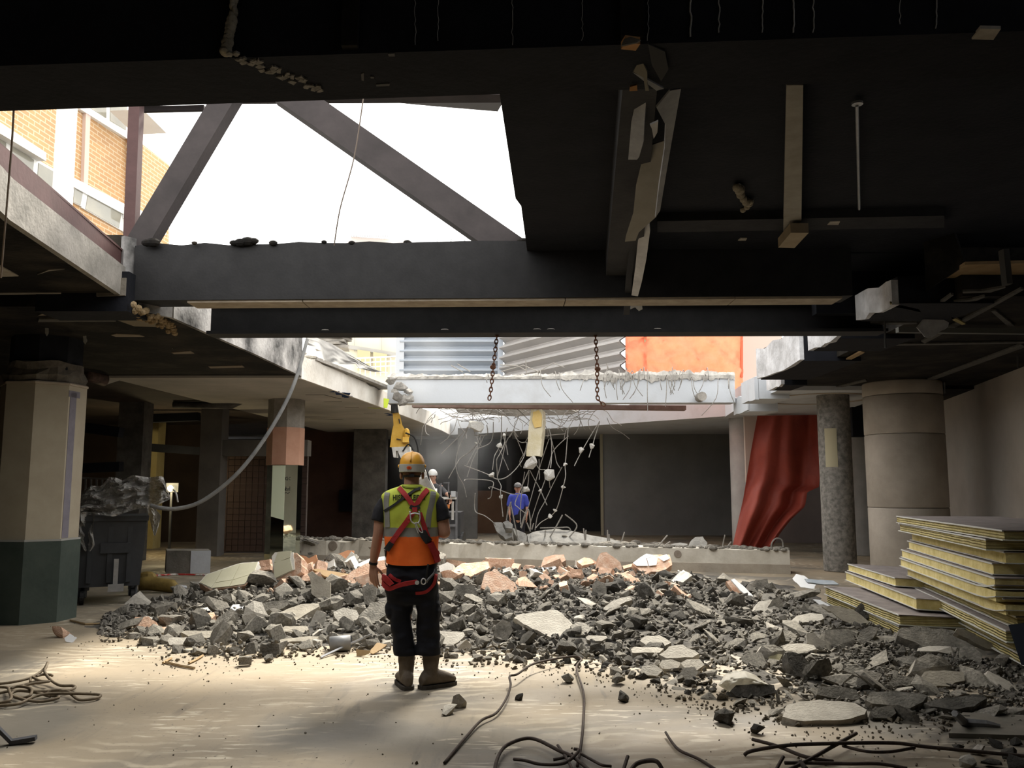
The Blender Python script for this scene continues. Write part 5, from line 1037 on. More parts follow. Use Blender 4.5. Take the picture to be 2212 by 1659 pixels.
rp2 = [(-60, 540, .03), (100, 545, .04), (130, 600, .05), (155, 690, .05), (90, 740, .04), (-60, 770, .02)]; rp3 = [(150, 560, .05), (250, 530, .06), (380, 545, .07), (440, 580, .07), (410, 660, .05), (300, 690, .03), (200, 660, .03)]; rp4 = [(340, 520, .04), (450, 490, .05), (680, 460, .05), (560, 455, .04), (440, 400, .04), (420, 470, .02)]; rp5 = [(-60, 640, .02), (100, 600, .04), (300, 590, .04), (520, 620, .04), (700, 670, .02)]; rp6 = [(500, 390, .04), (600, 365, .04), (700, 370, .05), (725, 385, .04)]
rt = kthing('rope_coil', 'tangled pile of brown cable lying at the left edge of the floor', 'cable', CT(400, 640, 0)); CABLE = mat('dusty_cable', (.13, .10, .065), (.21, .165, .11), 20, .7, .1)
for q in (rp, rp2, rp3, rp4, rp5, rp6): obj('cable_loop', MB().tube(spline([CT(*p) for p in q], 6), .0115, 6), CABLE, rt, smooth=True)
bs = kthing('bent_strip', 'bent dark rubber strip at the left bottom edge', 'strip', CT(150, 1300, 0))
obj('upright_leg', MB().beam(CT(-60, 1080, .12), CT(150, 1290, .02), .05, .02), mat('slate_strip', (.045, .048, .055), (.08, .08, .09), 9, .8, .2), bs); obj('flat_leg', MB().beam(CT(140, 1300, .015), CT(500, 1240, .03), .06, .025), MATS['slate_strip'], bs)
# ---------------------------------------------------------------- the rubble heap
FT = [(230, 1372), (300, 1382), (400, 1412), (520, 1418), (700, 1404), (850, 1406), (960, 1424), (1100, 1430), (1250, 1440), (1400, 1478), (1500, 1510), (1600, 1530), (1700, 1550), (1800, 1556), (2000, 1556), (2212, 1590), (2300, 1600)]
CRY = [(230, 1362), (300, 1334), (420, 1280), (560, 1232), (700, 1216), (850, 1210), (1000, 1226), (1150, 1232), (1300, 1224), (1450, 1242), (1550, 1262), (1700, 1285), (1800, 1330), (1900, 1368), (2050, 1425), (2212, 1475), (2300, 1490)]
CRD = [(230, 10.6), (300, 11.6), (420, 13), (560, 13.8), (700, 14.2), (850, 14.5), (1000, 14.5), (1150, 14.5), (1300, 14.3), (1450, 14), (1550, 13.6), (1700, 12.2), (1800, 10.4), (1900, 9.3), (2050, 8.3), (2212, 7.6), (2300, 7.4)]
def surf(px, t):
    y0 = interp(FT, px); D0 = Z(px, y0, 0).y; Dc = max(interp(CRD, px), D0 + .6); zc = max(P(px, interp(CRY, px), Dc).z, .03)
    D = D0 + t * (Dc - D0)
    f = max(t, 0) ** .85 if t <= 1 else max(0.0, 1 - (t - 1) * 2.2)
    q = P(px, 1054, D); return V((q.x, D, zc * f - .01))
def proj(p):
    d = p - CAM; a, b, c = d.x, d.y * CP + d.z * SP, -d.y * SP + d.z * CP
    return (W0 / 2 + F * a / b, H0 / 2 - F * c / b)
g = MB(); NU, NV = 150, 26
def base(u, v):
    px = 200 + 2110 * u; t = -.04 + 1.4 * v; p = surf(px, t); e = .045 * noise.fractal(p * 2.2, 1.0, 2.0, 4) * min(1, max(0, t) * 6)
    return p + V((0, 0, e - .02))
g.grid(base, NU, NV)
tag(obj('rubble_bed', g, DIRT, fixn=False), 'dark crumbly bed of fines under the whole rubble heap', 'rubble', kind='stuff')
def at_y(px, y):
    best = None
    for i in range(61):
        t = i / 50; p = surf(px, t); e = abs(proj(p)[1] - y)
        if best is None or e < best[0]: best = (e, p)
    return best[1]
LS = RUBL; PAVE = mat('pale_slab_face', (.28, .255, .21), (.42, .385, .315), 5, .95, .35, 40)
TILEC = mat('pale_green_tile', (.52, .50, .36), (.60, .58, .44), 2, .5, .06, 20)
TERRA = mat('terracotta_sheet', (.55, .27, .14), (.62, .33, .19), 4, .8, .1, 20)
def frag(poly, n, th, m, label, cat='concrete slab', name='concrete_slab', D=None, jag=.012, lift=0.0, dome=0.0, grp=None):
    cx, cyv = sum(p[0] for p in poly) / len(poly), sum(p[1] for p in poly) / len(poly); yb = max(p[1] for p in poly)
    pt = P(cx, cyv, D) if D else None
    if pt is None:
        b = at_y(cx, cyv * .4 + yb * .6); pt = P(cx, cyv, b.y - .12)
    return obj(name, plate(poly, pt, n, th, jag, dome=dome), m, label=label, cat=cat, group=grp)
UP = (-.05, -.42, .9)
TAKEN = []
def F_(poly, *a, **k):
    TAKEN.append(poly); return frag(poly, *a, **k)
# left part
tb_ = kthing('tiled_wall_chunk', 'big broken wall chunk with pale green tiled face and brick edge, left end of heap', 'wall chunk', at_y(495, 1270))
tp = [(430, 1258), (447, 1240), (520, 1216), (558, 1213), (563, 1226), (528, 1262), (455, 1271)]; TAKEN.append([(428, 1258), (447, 1238), (558, 1210), (566, 1250), (530, 1285), (440, 1290)])
tpt = P(495, 1245, at_y(495, 1275).y); tn = (-.10, -.62, .78)
obj('brick_body', plate([(430, 1260), (447, 1242), (520, 1218), (558, 1215), (564, 1228), (530, 1265), (455, 1274)], tpt - V(tn) * .012, tn, .2, .012), BRICKC, tb_, label='brick body')
obj('mortar_bed', plate(tp, tpt - V(tn) * .004, tn, .03, .006), PLASTER, tb_)
for q in ([(432, 1258), (447, 1241), (480, 1230), (464, 1258), (456, 1269)], [(465, 1258), (481, 1230), (519, 1217), (502, 1252)], [(503, 1252), (520, 1217), (556, 1214), (548, 1238)], [(457, 1270), (465, 1259), (502, 1253), (495, 1266)], [(496, 1266), (503, 1253), (547, 1239), (528, 1261)]):
    obj('tile', sheet(q, tpt + V(tn) * .006, tn, .012), TILEC, tb_)
t2 = kthing('tiled_wall_chunk', 'upright wall chunk with pale green tile face at the heap top, left of terracotta sheets', 'wall chunk', at_y(615, 1245)); TAKEN.append([(586, 1192), (650, 1192), (652, 1262), (588, 1262)])
pt2 = P(615, 1225, at_y(615, 1258).y - .1); n2 = (-.15, -.93, .35)
obj('brick_body', plate([(588, 1200), (596, 1194), (640, 1194), (651, 1206), (650, 1235), (628, 1250), (590, 1254)], pt2 - V(n2) * .02, n2, .28, .012), BRICKC, t2, label='brick body')
obj('plaster_face', plate([(587, 1202), (594, 1193), (634, 1193), (636, 1230), (592, 1252)], pt2, n2, .03, .008), PLASTER, t2)
for q in ([(592, 1215), (600, 1192), (629, 1190), (626, 1204), (600, 1214)], [(592, 1250), (592, 1216), (626, 1206), (632, 1231)]): obj('tile', sheet(q, pt2 + V(n2) * .014, n2, .014), TILEC, t2)
F_([(648, 1199), (656, 1200), (668, 1206), (682, 1198), (686, 1208), (676, 1225), (650, 1228)], (-.2, -.95, .3), .03, TERRA, 'short terracotta sheet with a scalloped top edge beside the upright tile chunk', 'terracotta sheet', 'terracotta_sheet', jag=.004)
F_([(676, 1221), (722, 1200), (752, 1188), (764, 1190), (765, 1202), (735, 1212), (690, 1232)], (.1, -.9, .4), .03, TERRA, 'long terracotta board lying over the heap top towards the beam', 'terracotta board', 'terracotta_sheet', jag=.006)
F_([(690, 1222), (712, 1203), (722, 1208), (722, 1222), (700, 1232)], (-.3, -.7, .6), .16, PLASTER, 'white plastered chunk between terracotta boards', 'plaster chunk', 'plaster_chunk')
F_([(724, 1208), (744, 1200), (750, 1214), (728, 1222)], (0, -.8, .6), .10, TERRA, 'stub of terracotta pipe below the long terracotta board', 'pipe stub', 'terracotta_stub')
F_([(676, 1230), (684, 1228), (754, 1240), (750, 1247), (728, 1252), (700, 1244)], (.1, -.5, .85), .05, WOODO, 'yellow splintered timber stick left of the man', 'timber', 'timber_stick', jag=.004)
F_([(664, 1240), (675, 1234), (714, 1259), (713, 1300), (705, 1304), (672, 1281), (671, 1258)], (.05, -.92, .38), .05, PAVE, 'flat grey slab standing upright in the left of the heap')
F_([(592, 1333), (600, 1324), (650, 1305), (688, 1303), (690, 1310), (655, 1330), (636, 1342), (610, 1344)], UP, .15, PAVE, 'large beige grey slab tilted in the middle of the left heap')
F_([(608, 1358), (616, 1352), (664, 1353), (667, 1360), (656, 1366), (612, 1364)], UP, .12, PAVE, 'rounded flat slab lying upon another at the foot of left heap')
F_([(604, 1382), (668, 1374), (688, 1375), (684, 1382), (606, 1388)], UP, .14, PAVE, 'flat slab directly on the floor below the rounded one', D=None)
F_([(522, 1332), (530, 1310), (548, 1297), (566, 1302), (580, 1330), (566, 1348), (530, 1350)], (.2, -.8, .5), .28, RUBL, 'brown domed boulder in the left heap', 'boulder', 'boulder', dome=.06)
F_([(556, 1306), (580, 1300), (622, 1294), (625, 1304), (600, 1318), (580, 1332), (566, 1318)], (0, -.7, .7), .10, RUBG, 'grey slab wedged behind the brown boulder')
F_([(392, 1366), (400, 1362), (500, 1362), (516, 1368), (512, 1376), (470, 1380), (410, 1376)], UP, .09, PAVE, 'long flat slab at the foot of the heap, left of the stacked pair')
F_([(362, 1384), (366, 1378), (404, 1376), (417, 1382), (402, 1392), (366, 1393)], UP, .12, RUBL, 'pale flat block lying at the left foot of the heap')
F_([(285, 1345), (292, 1333), (320, 1331), (338, 1344), (340, 1356), (318, 1362), (290, 1360)], (-.1, -.6, .8), .16, BRICKC, 'brown brick lump at the far left end of the heap', 'brick lump', 'brick_lump')
F_([(304, 1333), (312, 1330), (330, 1334), (326, 1339), (306, 1338)], UP, .03, PLASTER, 'small white flake on the far left brick lump', 'flake', 'plaster_flake')
F_([(412, 1338), (424, 1328), (462, 1322), (465, 1330), (452, 1340), (418, 1348)], UP, .12, BRICKC, 'orange brick piece under a white cap, left heap', 'brick piece', 'brick_piece')
F_([(420, 1322), (426, 1316), (450, 1311), (458, 1315), (454, 1321), (424, 1326)], UP, .05, PLASTER, 'white cap piece on the orange brick', 'plaster piece', 'plaster_piece')
F_([(322, 1360), (330, 1356), (366, 1354), (371, 1358), (358, 1364), (324, 1366)], UP, .10, BRICKC, 'flat pale brick piece at the far left foot of the heap', 'brick piece', 'brick_piece')
F_([(454, 1360), (470, 1335), (500, 1314), (508, 1320), (494, 1340), (470, 1364)], (-.3, -.6, .7), .10, RUBG, 'grey slab leaning to the right beside the white paper')
F_([(497, 1316), (503, 1306), (528, 1305), (522, 1321)], (0, -.4, .9), .006, WHITE, 'small white sheet of paper on the left heap', 'paper', 'paper_sheet', jag=0)
F_([(720, 1322), (742, 1312), (770, 1318), (777, 1332), (760, 1346), (730, 1342)], (.1, -.6, .75), .16, RUBL, 'beige grey chunk left of the man at knee height')
F_([(783, 1270), (800, 1262), (815, 1264), (812, 1290), (800, 1310), (788, 1304)], (.1, -.9, .3), .14, RUBG, 'grey triangular slab standing beside the man hand')
F_([(775, 1330), (800, 1302), (838, 1296), (838, 1322), (812, 1345), (790, 1350)], (.1, -.6, .7), .16, RUBG, 'grey slab leaning beside the man left leg')
F_([(730, 1262), (762, 1232), (800, 1214), (846, 1206), (846, 1224), (800, 1240), (768, 1262)], (-.2, -.6, .7), .16, BRICKC, 'large orange masonry chunk under the man forearm', 'masonry chunk', 'masonry_chunk')
F_([(766, 1246), (800, 1238), (846, 1238), (846, 1262), (800, 1270), (768, 1264)], (0, -.8, .55), .2, BRICKC, 'orange masonry chunk beside the man hand', 'masonry chunk', 'masonry_chunk')
F_([(764, 1222), (800, 1206), (846, 1200), (846, 1210), (800, 1222), (770, 1234)], UP, .1, PLASTER, 'pale plastered masonry slab behind the man forearm', 'masonry slab', 'masonry_slab')
cp = kthing('pipe_segment', 'short grey pipe segment on the floor left of the man boots', 'pipe', Z(735, 1400, 0)); obj('pipe_wall', MB().tube([Z(712, 1392, .07), Z(757, 1388, .08)], .075, 16), mat('grey_pvc', (.20, .21, .22), (.3, .3, .3), 4, .5, .05), cp, smooth=True); obj('bore_shade_disc', MB().tube([Z(756, 1388, .08), Z(758.5, 1388, .08)], .062, 14), BLACK, cp); TAKEN.append([(706, 1372), (762, 1372), (762, 1402), (706, 1402)])  # black disc on the closed pipe end stands for the shade inside
obj('thin_rod', MB().tube(spline([Z(692, 1420, .015), Z(740, 1398, .05), Z(785, 1378, .12), Z(802, 1371, .16)], 4), .012, 5), GALV, label='thin pale rod leaning from the floor onto the left heap', cat='rod')
cb = kthing('bent_cardboard', 'bent piece of brown board on the floor just left of the man boots', 'board', Z(795, 1412, 0))
obj('flap', plate([(770, 1420), (769, 1402), (800, 1405), (796, 1412)], P(785, 1410, Z(785, 1418).y), (-.2, -.9, .4), .012, .004), WOODO, cb); obj('flap', plate([(796, 1408), (815, 1388), (836, 1392), (824, 1402), (806, 1412)], P(815, 1402, Z(815, 1412).y), (.1, -.4, .9), .012, .004), WOODO, cb)
F_([(562, 1394), (566, 1391), (603, 1392), (604, 1414), (598, 1419), (566, 1416), (561, 1408)], (.05, -.97, .2), .1, RUBD, 'broken dark cinder block standing alone on the floor', 'block', 'cinder_block', D=Z(583, 1419).y, jag=.008)
rock('stone', ROCKS[2], RUBG, Z(580, 1420, .04), (.06, .05, .05), label='grey stone leaning against the cinder block', cat='stone'); 
rock('stone', BLOCKS[1], RUBG, Z(530, 1426, .05), (.055, .07, .08), (0, 0, .3), label='small cube of concrete standing alone on the floor', cat='stone')
# between the man and the middle
F_([(966, 1240), (1000, 1216), (1055, 1213), (1058, 1226), (1014, 1246), (972, 1250)], (-.1, -.5, .85), .28, BRICKC, 'big orange brick masonry block right of the man', 'masonry block', 'masonry_block')
F_([(1040, 1270), (1046, 1240), (1068, 1228), (1112, 1258), (1118, 1274), (1096, 1286), (1060, 1282)], (.2, -.6, .7), .22, BRICKC, 'orange masonry chunk sloping right beside the masonry block', 'masonry chunk', 'masonry_chunk')
F_([(948, 1222), (966, 1214), (980, 1220), (976, 1240), (952, 1248)], (-.2, -.7, .6), .2, PLASTER, 'pale plaster chunk at the right hip of the man', 'plaster chunk', 'plaster_chunk')
F_([(968, 1284), (988, 1262), (1020, 1262), (1032, 1280), (1026, 1292), (980, 1292)], (0, -.85, .45), .14, RUBG, 'grey hexagonal slab below the orange masonry block')
F_([(944, 1372), (948, 1362), (1002, 1366), (1004, 1374), (976, 1394), (946, 1388)], (0, -.5, .85), .16, RUBL, 'square beige block at the right knee of the man')
F_([(1110, 1335), (1130, 1325), (1178, 1320), (1204, 1318), (1230, 1340), (1242, 1362), (1228, 1376), (1190, 1377), (1150, 1358)], (.05, -.50, .86), .07, RUBL, 'largest pale flat slab lying in the middle of the heap', jag=.012)
F_([(1232, 1352), (1248, 1343), (1264, 1346), (1277, 1358), (1268, 1370), (1244, 1372)], (.1, -.6, .8), .06, RUBL, 'pale flat stone touching the right tip of largest slab')
F_([(1068, 1372), (1072, 1348), (1086, 1338), (1102, 1344), (1108, 1362), (1096, 1382), (1074, 1384)], (.1, -.9, .4), .2, RUBG, 'upright grey stone left of the largest pale slab', 'stone', 'stone')
F_([(1120, 1392), (1128, 1372), (1142, 1362), (1154, 1366), (1140, 1382), (1128, 1394)], (-.4, -.7, .5), .08, RUBG, 'narrow grey stick of concrete propping the largest slab')
F_([(1168, 1225), (1176, 1204), (1200, 1198), (1218, 1198), (1222, 1210), (1200, 1222)], (-.1, -.7, .7), .2, BRICKC, 'rounded orange masonry lump at the heap top before the beam', 'masonry lump', 'masonry_lump')
F_([(1170, 1226), (1180, 1219), (1196, 1218), (1202, 1226), (1188, 1236), (1174, 1234)], (-.1, -.5, .85), .02, WHITE, 'glossy white tile piece on the orange lump', 'tile', 'tile_piece', jag=.003)
F_([(1246, 1212), (1262, 1204), (1276, 1206), (1284, 1216), (1258, 1222)], UP, .12, BRICKC, 'orange brick with a pale top at the heap crest', 'brick', 'brick_piece')
F_([(1290, 1226), (1296, 1196), (1310, 1192), (1340, 1215), (1344, 1232), (1320, 1240)], (.2, -.8, .5), .2, BRICKC, 'highest orange masonry pile piece before the fallen beam', 'masonry chunk', 'masonry_chunk')
tw_ = kthing('white_tiled_chunk', 'masonry chunk faced with glossy white tiles at the right of the crest', 'wall chunk', at_y(1410, 1230)); TAKEN.append([(1364, 1195), (1452, 1195), (1452, 1242), (1364, 1242)])
p3 = P(1408, 1216, at_y(1408, 1238).y - .1); n3 = (.05, -.62, .78)
obj('brick_body', plate([(1366, 1218), (1392, 1199), (1446, 1198), (1452, 1220), (1430, 1236), (1384, 1234)], p3 - V(n3) * .02, n3, .16, .012), BRICKC, tw_, label='brick body')
for q in ([(1367, 1216), (1380, 1206), (1396, 1206), (1400, 1222), (1376, 1222)], [(1381, 1205), (1396, 1196), (1412, 1199), (1398, 1206)], [(1398, 1207), (1412, 1200), (1420, 1206), (1418, 1220), (1402, 1222)], [(1421, 1204), (1440, 1197), (1447, 1206), (1434, 1212)]): obj('tile', sheet(q, p3 + V(n3) * .012, n3, .015), WHITE, tw_)
F_([(1285, 1286), (1280, 1262), (1292, 1254), (1308, 1262), (1310, 1284), (1300, 1292)], (0, -.85, .5), .18, RUBG, 'tall grey lump below the crest in the middle', 'stone', 'stone')
F_([(1302, 1316), (1322, 1298), (1360, 1288), (1366, 1296), (1340, 1306), (1310, 1318)], (0, -.6, .8), .1, RUBL, 'thin pale slab lying at a slant in the dark middle heap')
# pale slabs at the foot, centre right
F_([(1382, 1384), (1398, 1373), (1424, 1372), (1450, 1388), (1430, 1398), (1400, 1396)], (.05, -.42, .9), .08, RUBL, 'pale slab, topmost of the pale group at the foot of heap')
F_([(1363, 1402), (1370, 1397), (1420, 1398), (1434, 1401), (1424, 1410), (1366, 1410)], UP, .10, RUBL, 'pale rectangular slab at the left of the pale group')
F_([(1424, 1414), (1446, 1396), (1474, 1392), (1510, 1412), (1496, 1420), (1440, 1422)], UP, .08, RUBL, 'large pale slab in the centre of the pale group')
F_([(1424, 1436), (1430, 1426), (1450, 1424), (1472, 1432), (1462, 1446), (1430, 1444)], (0, -.55, .8), .12, RUBL, 'beige slab below the centre of the pale group')
F_([(1470, 1432), (1484, 1424), (1512, 1424), (1522, 1436), (1506, 1448), (1480, 1444)], (.1, -.55, .8), .12, RUBL, 'beige slab right below the pale group')
F_([(1382, 1450), (1388, 1438), (1416, 1436), (1432, 1448), (1420, 1460), (1390, 1458)], (0, -.6, .8), .12, RUBL, 'beige block at the lower left of the pale group')
F_([(1465, 1458), (1480, 1442), (1500, 1440), (1508, 1452), (1500, 1466), (1474, 1466)], (.1, -.7, .6), .12, RUBL, 'beige block at the lower right of the pale group')
F_([(1265, 1376), (1272, 1372), (1310, 1374), (1312, 1378), (1300, 1384), (1268, 1382)], UP, .05, RUBL, 'narrow pale slab right of the pale stone')
# right part
F_([(1620, 1265), (1632, 1252), (1658, 1250), (1660, 1266), (1656, 1278), (1622, 1280)], (-.2, -.9, .4), .22, RUBG, 'grey squared block at the top right of the heap', 'block', 'concrete_block')
F_([(1579, 1252), (1586, 1250), (1604, 1264), (1628, 1288), (1624, 1296), (1600, 1276)], (.3, -.6, .7), .02, WHITE, 'narrow white strip of sheet leaning on the brick lump', 'sheet strip', 'sheet_strip', jag=.003)
F_([(1568, 1256), (1580, 1252), (1598, 1270), (1606, 1288), (1590, 1288)], (-.1, -.8, .5), .12, BRICKC, 'orange brick lump behind the white strip', 'brick lump', 'brick_lump')
F_([(1645, 1290), (1650, 1282), (1672, 1282), (1676, 1290), (1668, 1296), (1648, 1296)], (0, -.7, .6), .1, RUBL, 'beige pipe shaped piece at the top right of heap', 'pipe piece', 'pipe_piece')
F_([(1658, 1312), (1668, 1296), (1684, 1290), (1692, 1304), (1688, 1318), (1666, 1320)], (.1, -.9, .4), .05, RUBG, 'round topped grey slab standing in the right heap')
F_([(1710, 1340), (1722, 1330), (1750, 1324), (1776, 1326), (1780, 1336), (1752, 1344), (1714, 1346)], UP, .14, RUBL, 'cracked pale pinkish slab in the right heap')
F_([(1775, 1310), (1800, 1308), (1842, 1316), (1878, 1344), (1866, 1356), (1846, 1352), (1820, 1340)], (.0, -.75, .66), .02, PAVE, 'smooth grey sheet leaning against the low panel stack')
F_([(1846, 1316), (1860, 1302), (1872, 1310), (1882, 1334), (1868, 1336)], (-.3, -.85, .4), .16, RUBD, 'dark block standing at the corner of the low panel stack', 'block', 'concrete_block')
F_([(1794, 1358), (1800, 1356), (1850, 1357), (1852, 1372), (1836, 1376), (1798, 1374)], (0, -.97, .2), .14, RUBG, 'grey slab on edge in front of the smooth grey sheet')
F_([(1850, 1384), (1862, 1360), (1880, 1352), (1896, 1356), (1886, 1378), (1864, 1394)], (-.2, -.7, .7), .12, RUBG, 'tilted slab with a pale flank below the low panel stack')
F_([(1744, 1388), (1742, 1368), (1758, 1366), (1790, 1390), (1792, 1406), (1770, 1406)], (-.1, -.85, .5), .08, RUBL, 'beige slab standing at a slant in the right heap')
F_([(1672, 1368), (1684, 1362), (1706, 1362), (1722, 1374), (1716, 1386), (1690, 1384)], (0, -.6, .8), .10, RUBG, 'grey faceted slab in the middle of the right heap')
F_([(1690, 1398), (1700, 1391), (1740, 1390), (1758, 1394), (1764, 1402), (1730, 1408), (1696, 1406)], UP, .10, RUBL, 'flat slab with a bright top edge in the right heap')
F_([(1640, 1404), (1646, 1394), (1672, 1392), (1696, 1404), (1690, 1424), (1656, 1428), (1644, 1420)], (.1, -.8, .5), .2, RUBL, 'brown grey boulder left of the dark standing slab', 'boulder', 'boulder', dome=.03)
F_([(1699, 1410), (1712, 1408), (1732, 1414), (1752, 1436), (1760, 1452), (1740, 1464), (1722, 1460), (1704, 1432)], (.25, -.75, .6), .12, RUBD, 'dark slate coloured slab standing tilted in the right foreground')
F_([(1660, 1420), (1672, 1412), (1690, 1414), (1684, 1426), (1664, 1430)], (0, -.7, .7), .08, mat('yellowish_stone', (.42, .38, .22), (.52, .48, .33), 6, .9, .3, 30), 'yellowish stone beside the dark standing slab', 'stone', 'stone')
F_([(1938, 1372), (1948, 1355), (1990, 1354), (2060, 1362), (2096, 1385), (2108, 1402), (2060, 1414), (2000, 1404), (1986, 1392)], (.05, -.55, .83), .20, RUBG, 'biggest grey slab at right, leaning before the panel stack')
F_([(2062, 1366), (2068, 1357), (2084, 1360), (2150, 1394), (2152, 1402), (2134, 1402)], (.2, -.75, .6), .05, PAVE, 'narrow thin slab lying on the biggest slab at right')
F_([(1968, 1452), (1978, 1424), (2004, 1412), (2034, 1418), (2056, 1436), (2052, 1462), (2020, 1466), (1984, 1466)], (-.1, -.85, .5), .26, RUBG, 'rough domed boulder in the right foreground', 'boulder', 'boulder', dome=.05)
F_([(1986, 1468), (1996, 1452), (2040, 1448), (2082, 1452), (2084, 1470), (2050, 1482), (1996, 1482)], (.05, -.5, .85), .10, PAVE, 'pale grey slab right in front of the domed boulder')
F_([(1870, 1512), (1880, 1494), (1930, 1492), (2004, 1502), (1994, 1516), (1966, 1530), (1930, 1524), (1884, 1520)], UP, .14, RUBG, 'broad cracked slab right of the front flat block')
F_([(1996, 1519), (2020, 1512), (2080, 1504), (2124, 1500), (2132, 1508), (2104, 1526), (2060, 1534), (2010, 1526)], (-.05, -.4, .9), .16, RUBG, 'wedge shaped slab at the right end of the front row')
F_([(1690, 1548), (1700, 1522), (1730, 1515), (1770, 1511), (1846, 1518), (1872, 1533), (1868, 1543), (1838, 1552), (1790, 1556), (1720, 1556)], (0, -.25, .97), .15, RUBL, 'large flat front block with a bright sandy top at the lower right', jag=.012)
F_([(1880, 1536), (1890, 1526), (1930, 1528), (1936, 1540), (1920, 1552), (1886, 1550)], (0, -.6, .75), .14, RUBG, 'dark broken lump just right of the front flat block')
F_([(1822, 1448), (1832, 1436), (1870, 1446), (1906, 1456), (1896, 1472), (1860, 1468)], (.1, -.5, .85), .10, RUBG, 'thin tilted slab above the front flat block')
F_([(1826, 1474), (1846, 1462), (1886, 1468), (1880, 1478), (1850, 1484)], UP, .1, RUBG, 'flat slab under the thin tilted slab')
F_([(1920, 1474), (1936, 1456), (1980, 1464), (1984, 1474), (1960, 1482), (1930, 1484)], (.1, -.6, .75), .12, RUBG, 'rough slab left of the pale grey slab')
F_([(1764, 1500), (1770, 1482), (1800, 1482), (1850, 1490), (1856, 1510), (1820, 1510), (1790, 1506)], (0, -.6, .8), .12, RUBG, 'grey slab just behind the front flat block')
F_([(1578, 1492), (1590, 1480), (1630, 1476), (1672, 1480), (1676, 1496), (1640, 1506), (1590, 1504)], (0, -.7, .6), .2, RUBD, 'dark stone holding down the white plastic bag', 'stone', 'stone')
TAKEN.append([(1545, 1440), (1670, 1440), (1680, 1510), (1545, 1500)])
bq = at_y(1605, 1480); bdep = bq.y - .2
def bag(u, v):
    T = [(0, 1552), (.5, 1604), (1, 1660)]; top = interp([(0, 1478), (.15, 1455), (.35, 1449), (.55, 1449), (.75, 1458), (.9, 1472), (1, 1478)], u); bot = interp([(0, 1480), (.2, 1494), (.4, 1488), (.7, 1484), (1, 1480)], u)
    r_ = noise.noise(V((u * 6, v * 4, 2))); return P(interp(T, u), top + (bot - top) * v, bdep + .12 - .22 * math.sin(v * 2.6) + .06 * r_ + .05 * abs(noise.noise(V((u * 12, v * 9, 4)))))
obj('plastic_bag', MB().grid(bag, 30, 16), thin_mat('bag_film', (.82, .78, .66), (.90, .88, .80), .35), label='crumpled cream white plastic bag at the foot of the right heap', cat='plastic bag', smooth=True, fixn=False)
F_([(1712, 1250), (1720, 1240), (1738, 1244), (1762, 1262), (1758, 1272), (1730, 1268)], (-.1, -.6, .8), .01, WHITE, 'curved white plastic sheet at the right end of the fallen beam', 'plastic sheet', 'plastic_sheet', jag=.004)
F_([(1738, 1250), (1800, 1254), (1812, 1262), (1780, 1262), (1744, 1258)], (0, -.5, .85), .02, mat('pale_blue_strip', (.35, .40, .45), (.5, .54, .58), 6, .6, .05), 'pale blue strips lying behind the low panel stack', 'strips', 'plastic_strip', jag=.004)
F_([(1756, 1294), (1772, 1296), (1800, 1312), (1796, 1318), (1770, 1306)], (.1, -.6, .8), .012, WHITE, 'narrow white sheet edge left of the low panel stack', 'sheet', 'sheet_strip', jag=.003)
for (x, y, s, m, lab) in ((992, 1515, .075, RUBL, 'pale upright stone, taller of the two right of the man'), (972, 1530, .075, RUBL, 'pale stone with a rusty side, lower of the two right of the man'), (1335, 1466, .075, RUBG, 'flat sided grey stone standing beyond the arched bar'), (1225, 1466, .06, RUBG, 'small grey stone inside the arched bar'), (1565, 1545, .085, RUBD, 'dark lump alone left of the front flat block'), (1636, 1574, .055, RUBD, 'small black lump below the front flat block'), (136, 1363, .11, BRICKC, 'rounded reddish stone near the octagonal column'), (1346, 1505, .06, RUBD, 'small dark lump on the open floor right of the arched bar'), (1121, 1505, .04, RUBD, 'tiny dark cube left inside the arched bar')):
    rock('stone', ROCKS[R.randrange(14)], m, Z(x, y, s * .55), (s, s * .9, s * 1.05), label=lab, cat='stone')
obj('white_shard', plate([(139, 1378), (150, 1369), (166, 1378), (156, 1388), (142, 1386)], P(152, 1379, Z(152, 1387).y), (.1, -.7, .6), .01, .004), WHITE, label='white shard beside the rounded reddish stone', cat='shard')
for pts, lab in (([(152, 1340), (185, 1348), (240, 1346)], 'thin stick left of the heap near the column'), ([(357, 1430), (390, 1438), (420, 1443)], 'pale splintered stick flat on the floor'), ([(408, 1432), (425, 1424), (438, 1416)], 'short pale stick pointing to the heap'), ([(352, 1432), (362, 1426), (370, 1422)], 'shortest pale stick at the left')):
    obj('stick', MB().tube([Z(x, y, .015) for x, y in pts], .012, 5), WOODO, label=lab, cat='stick')

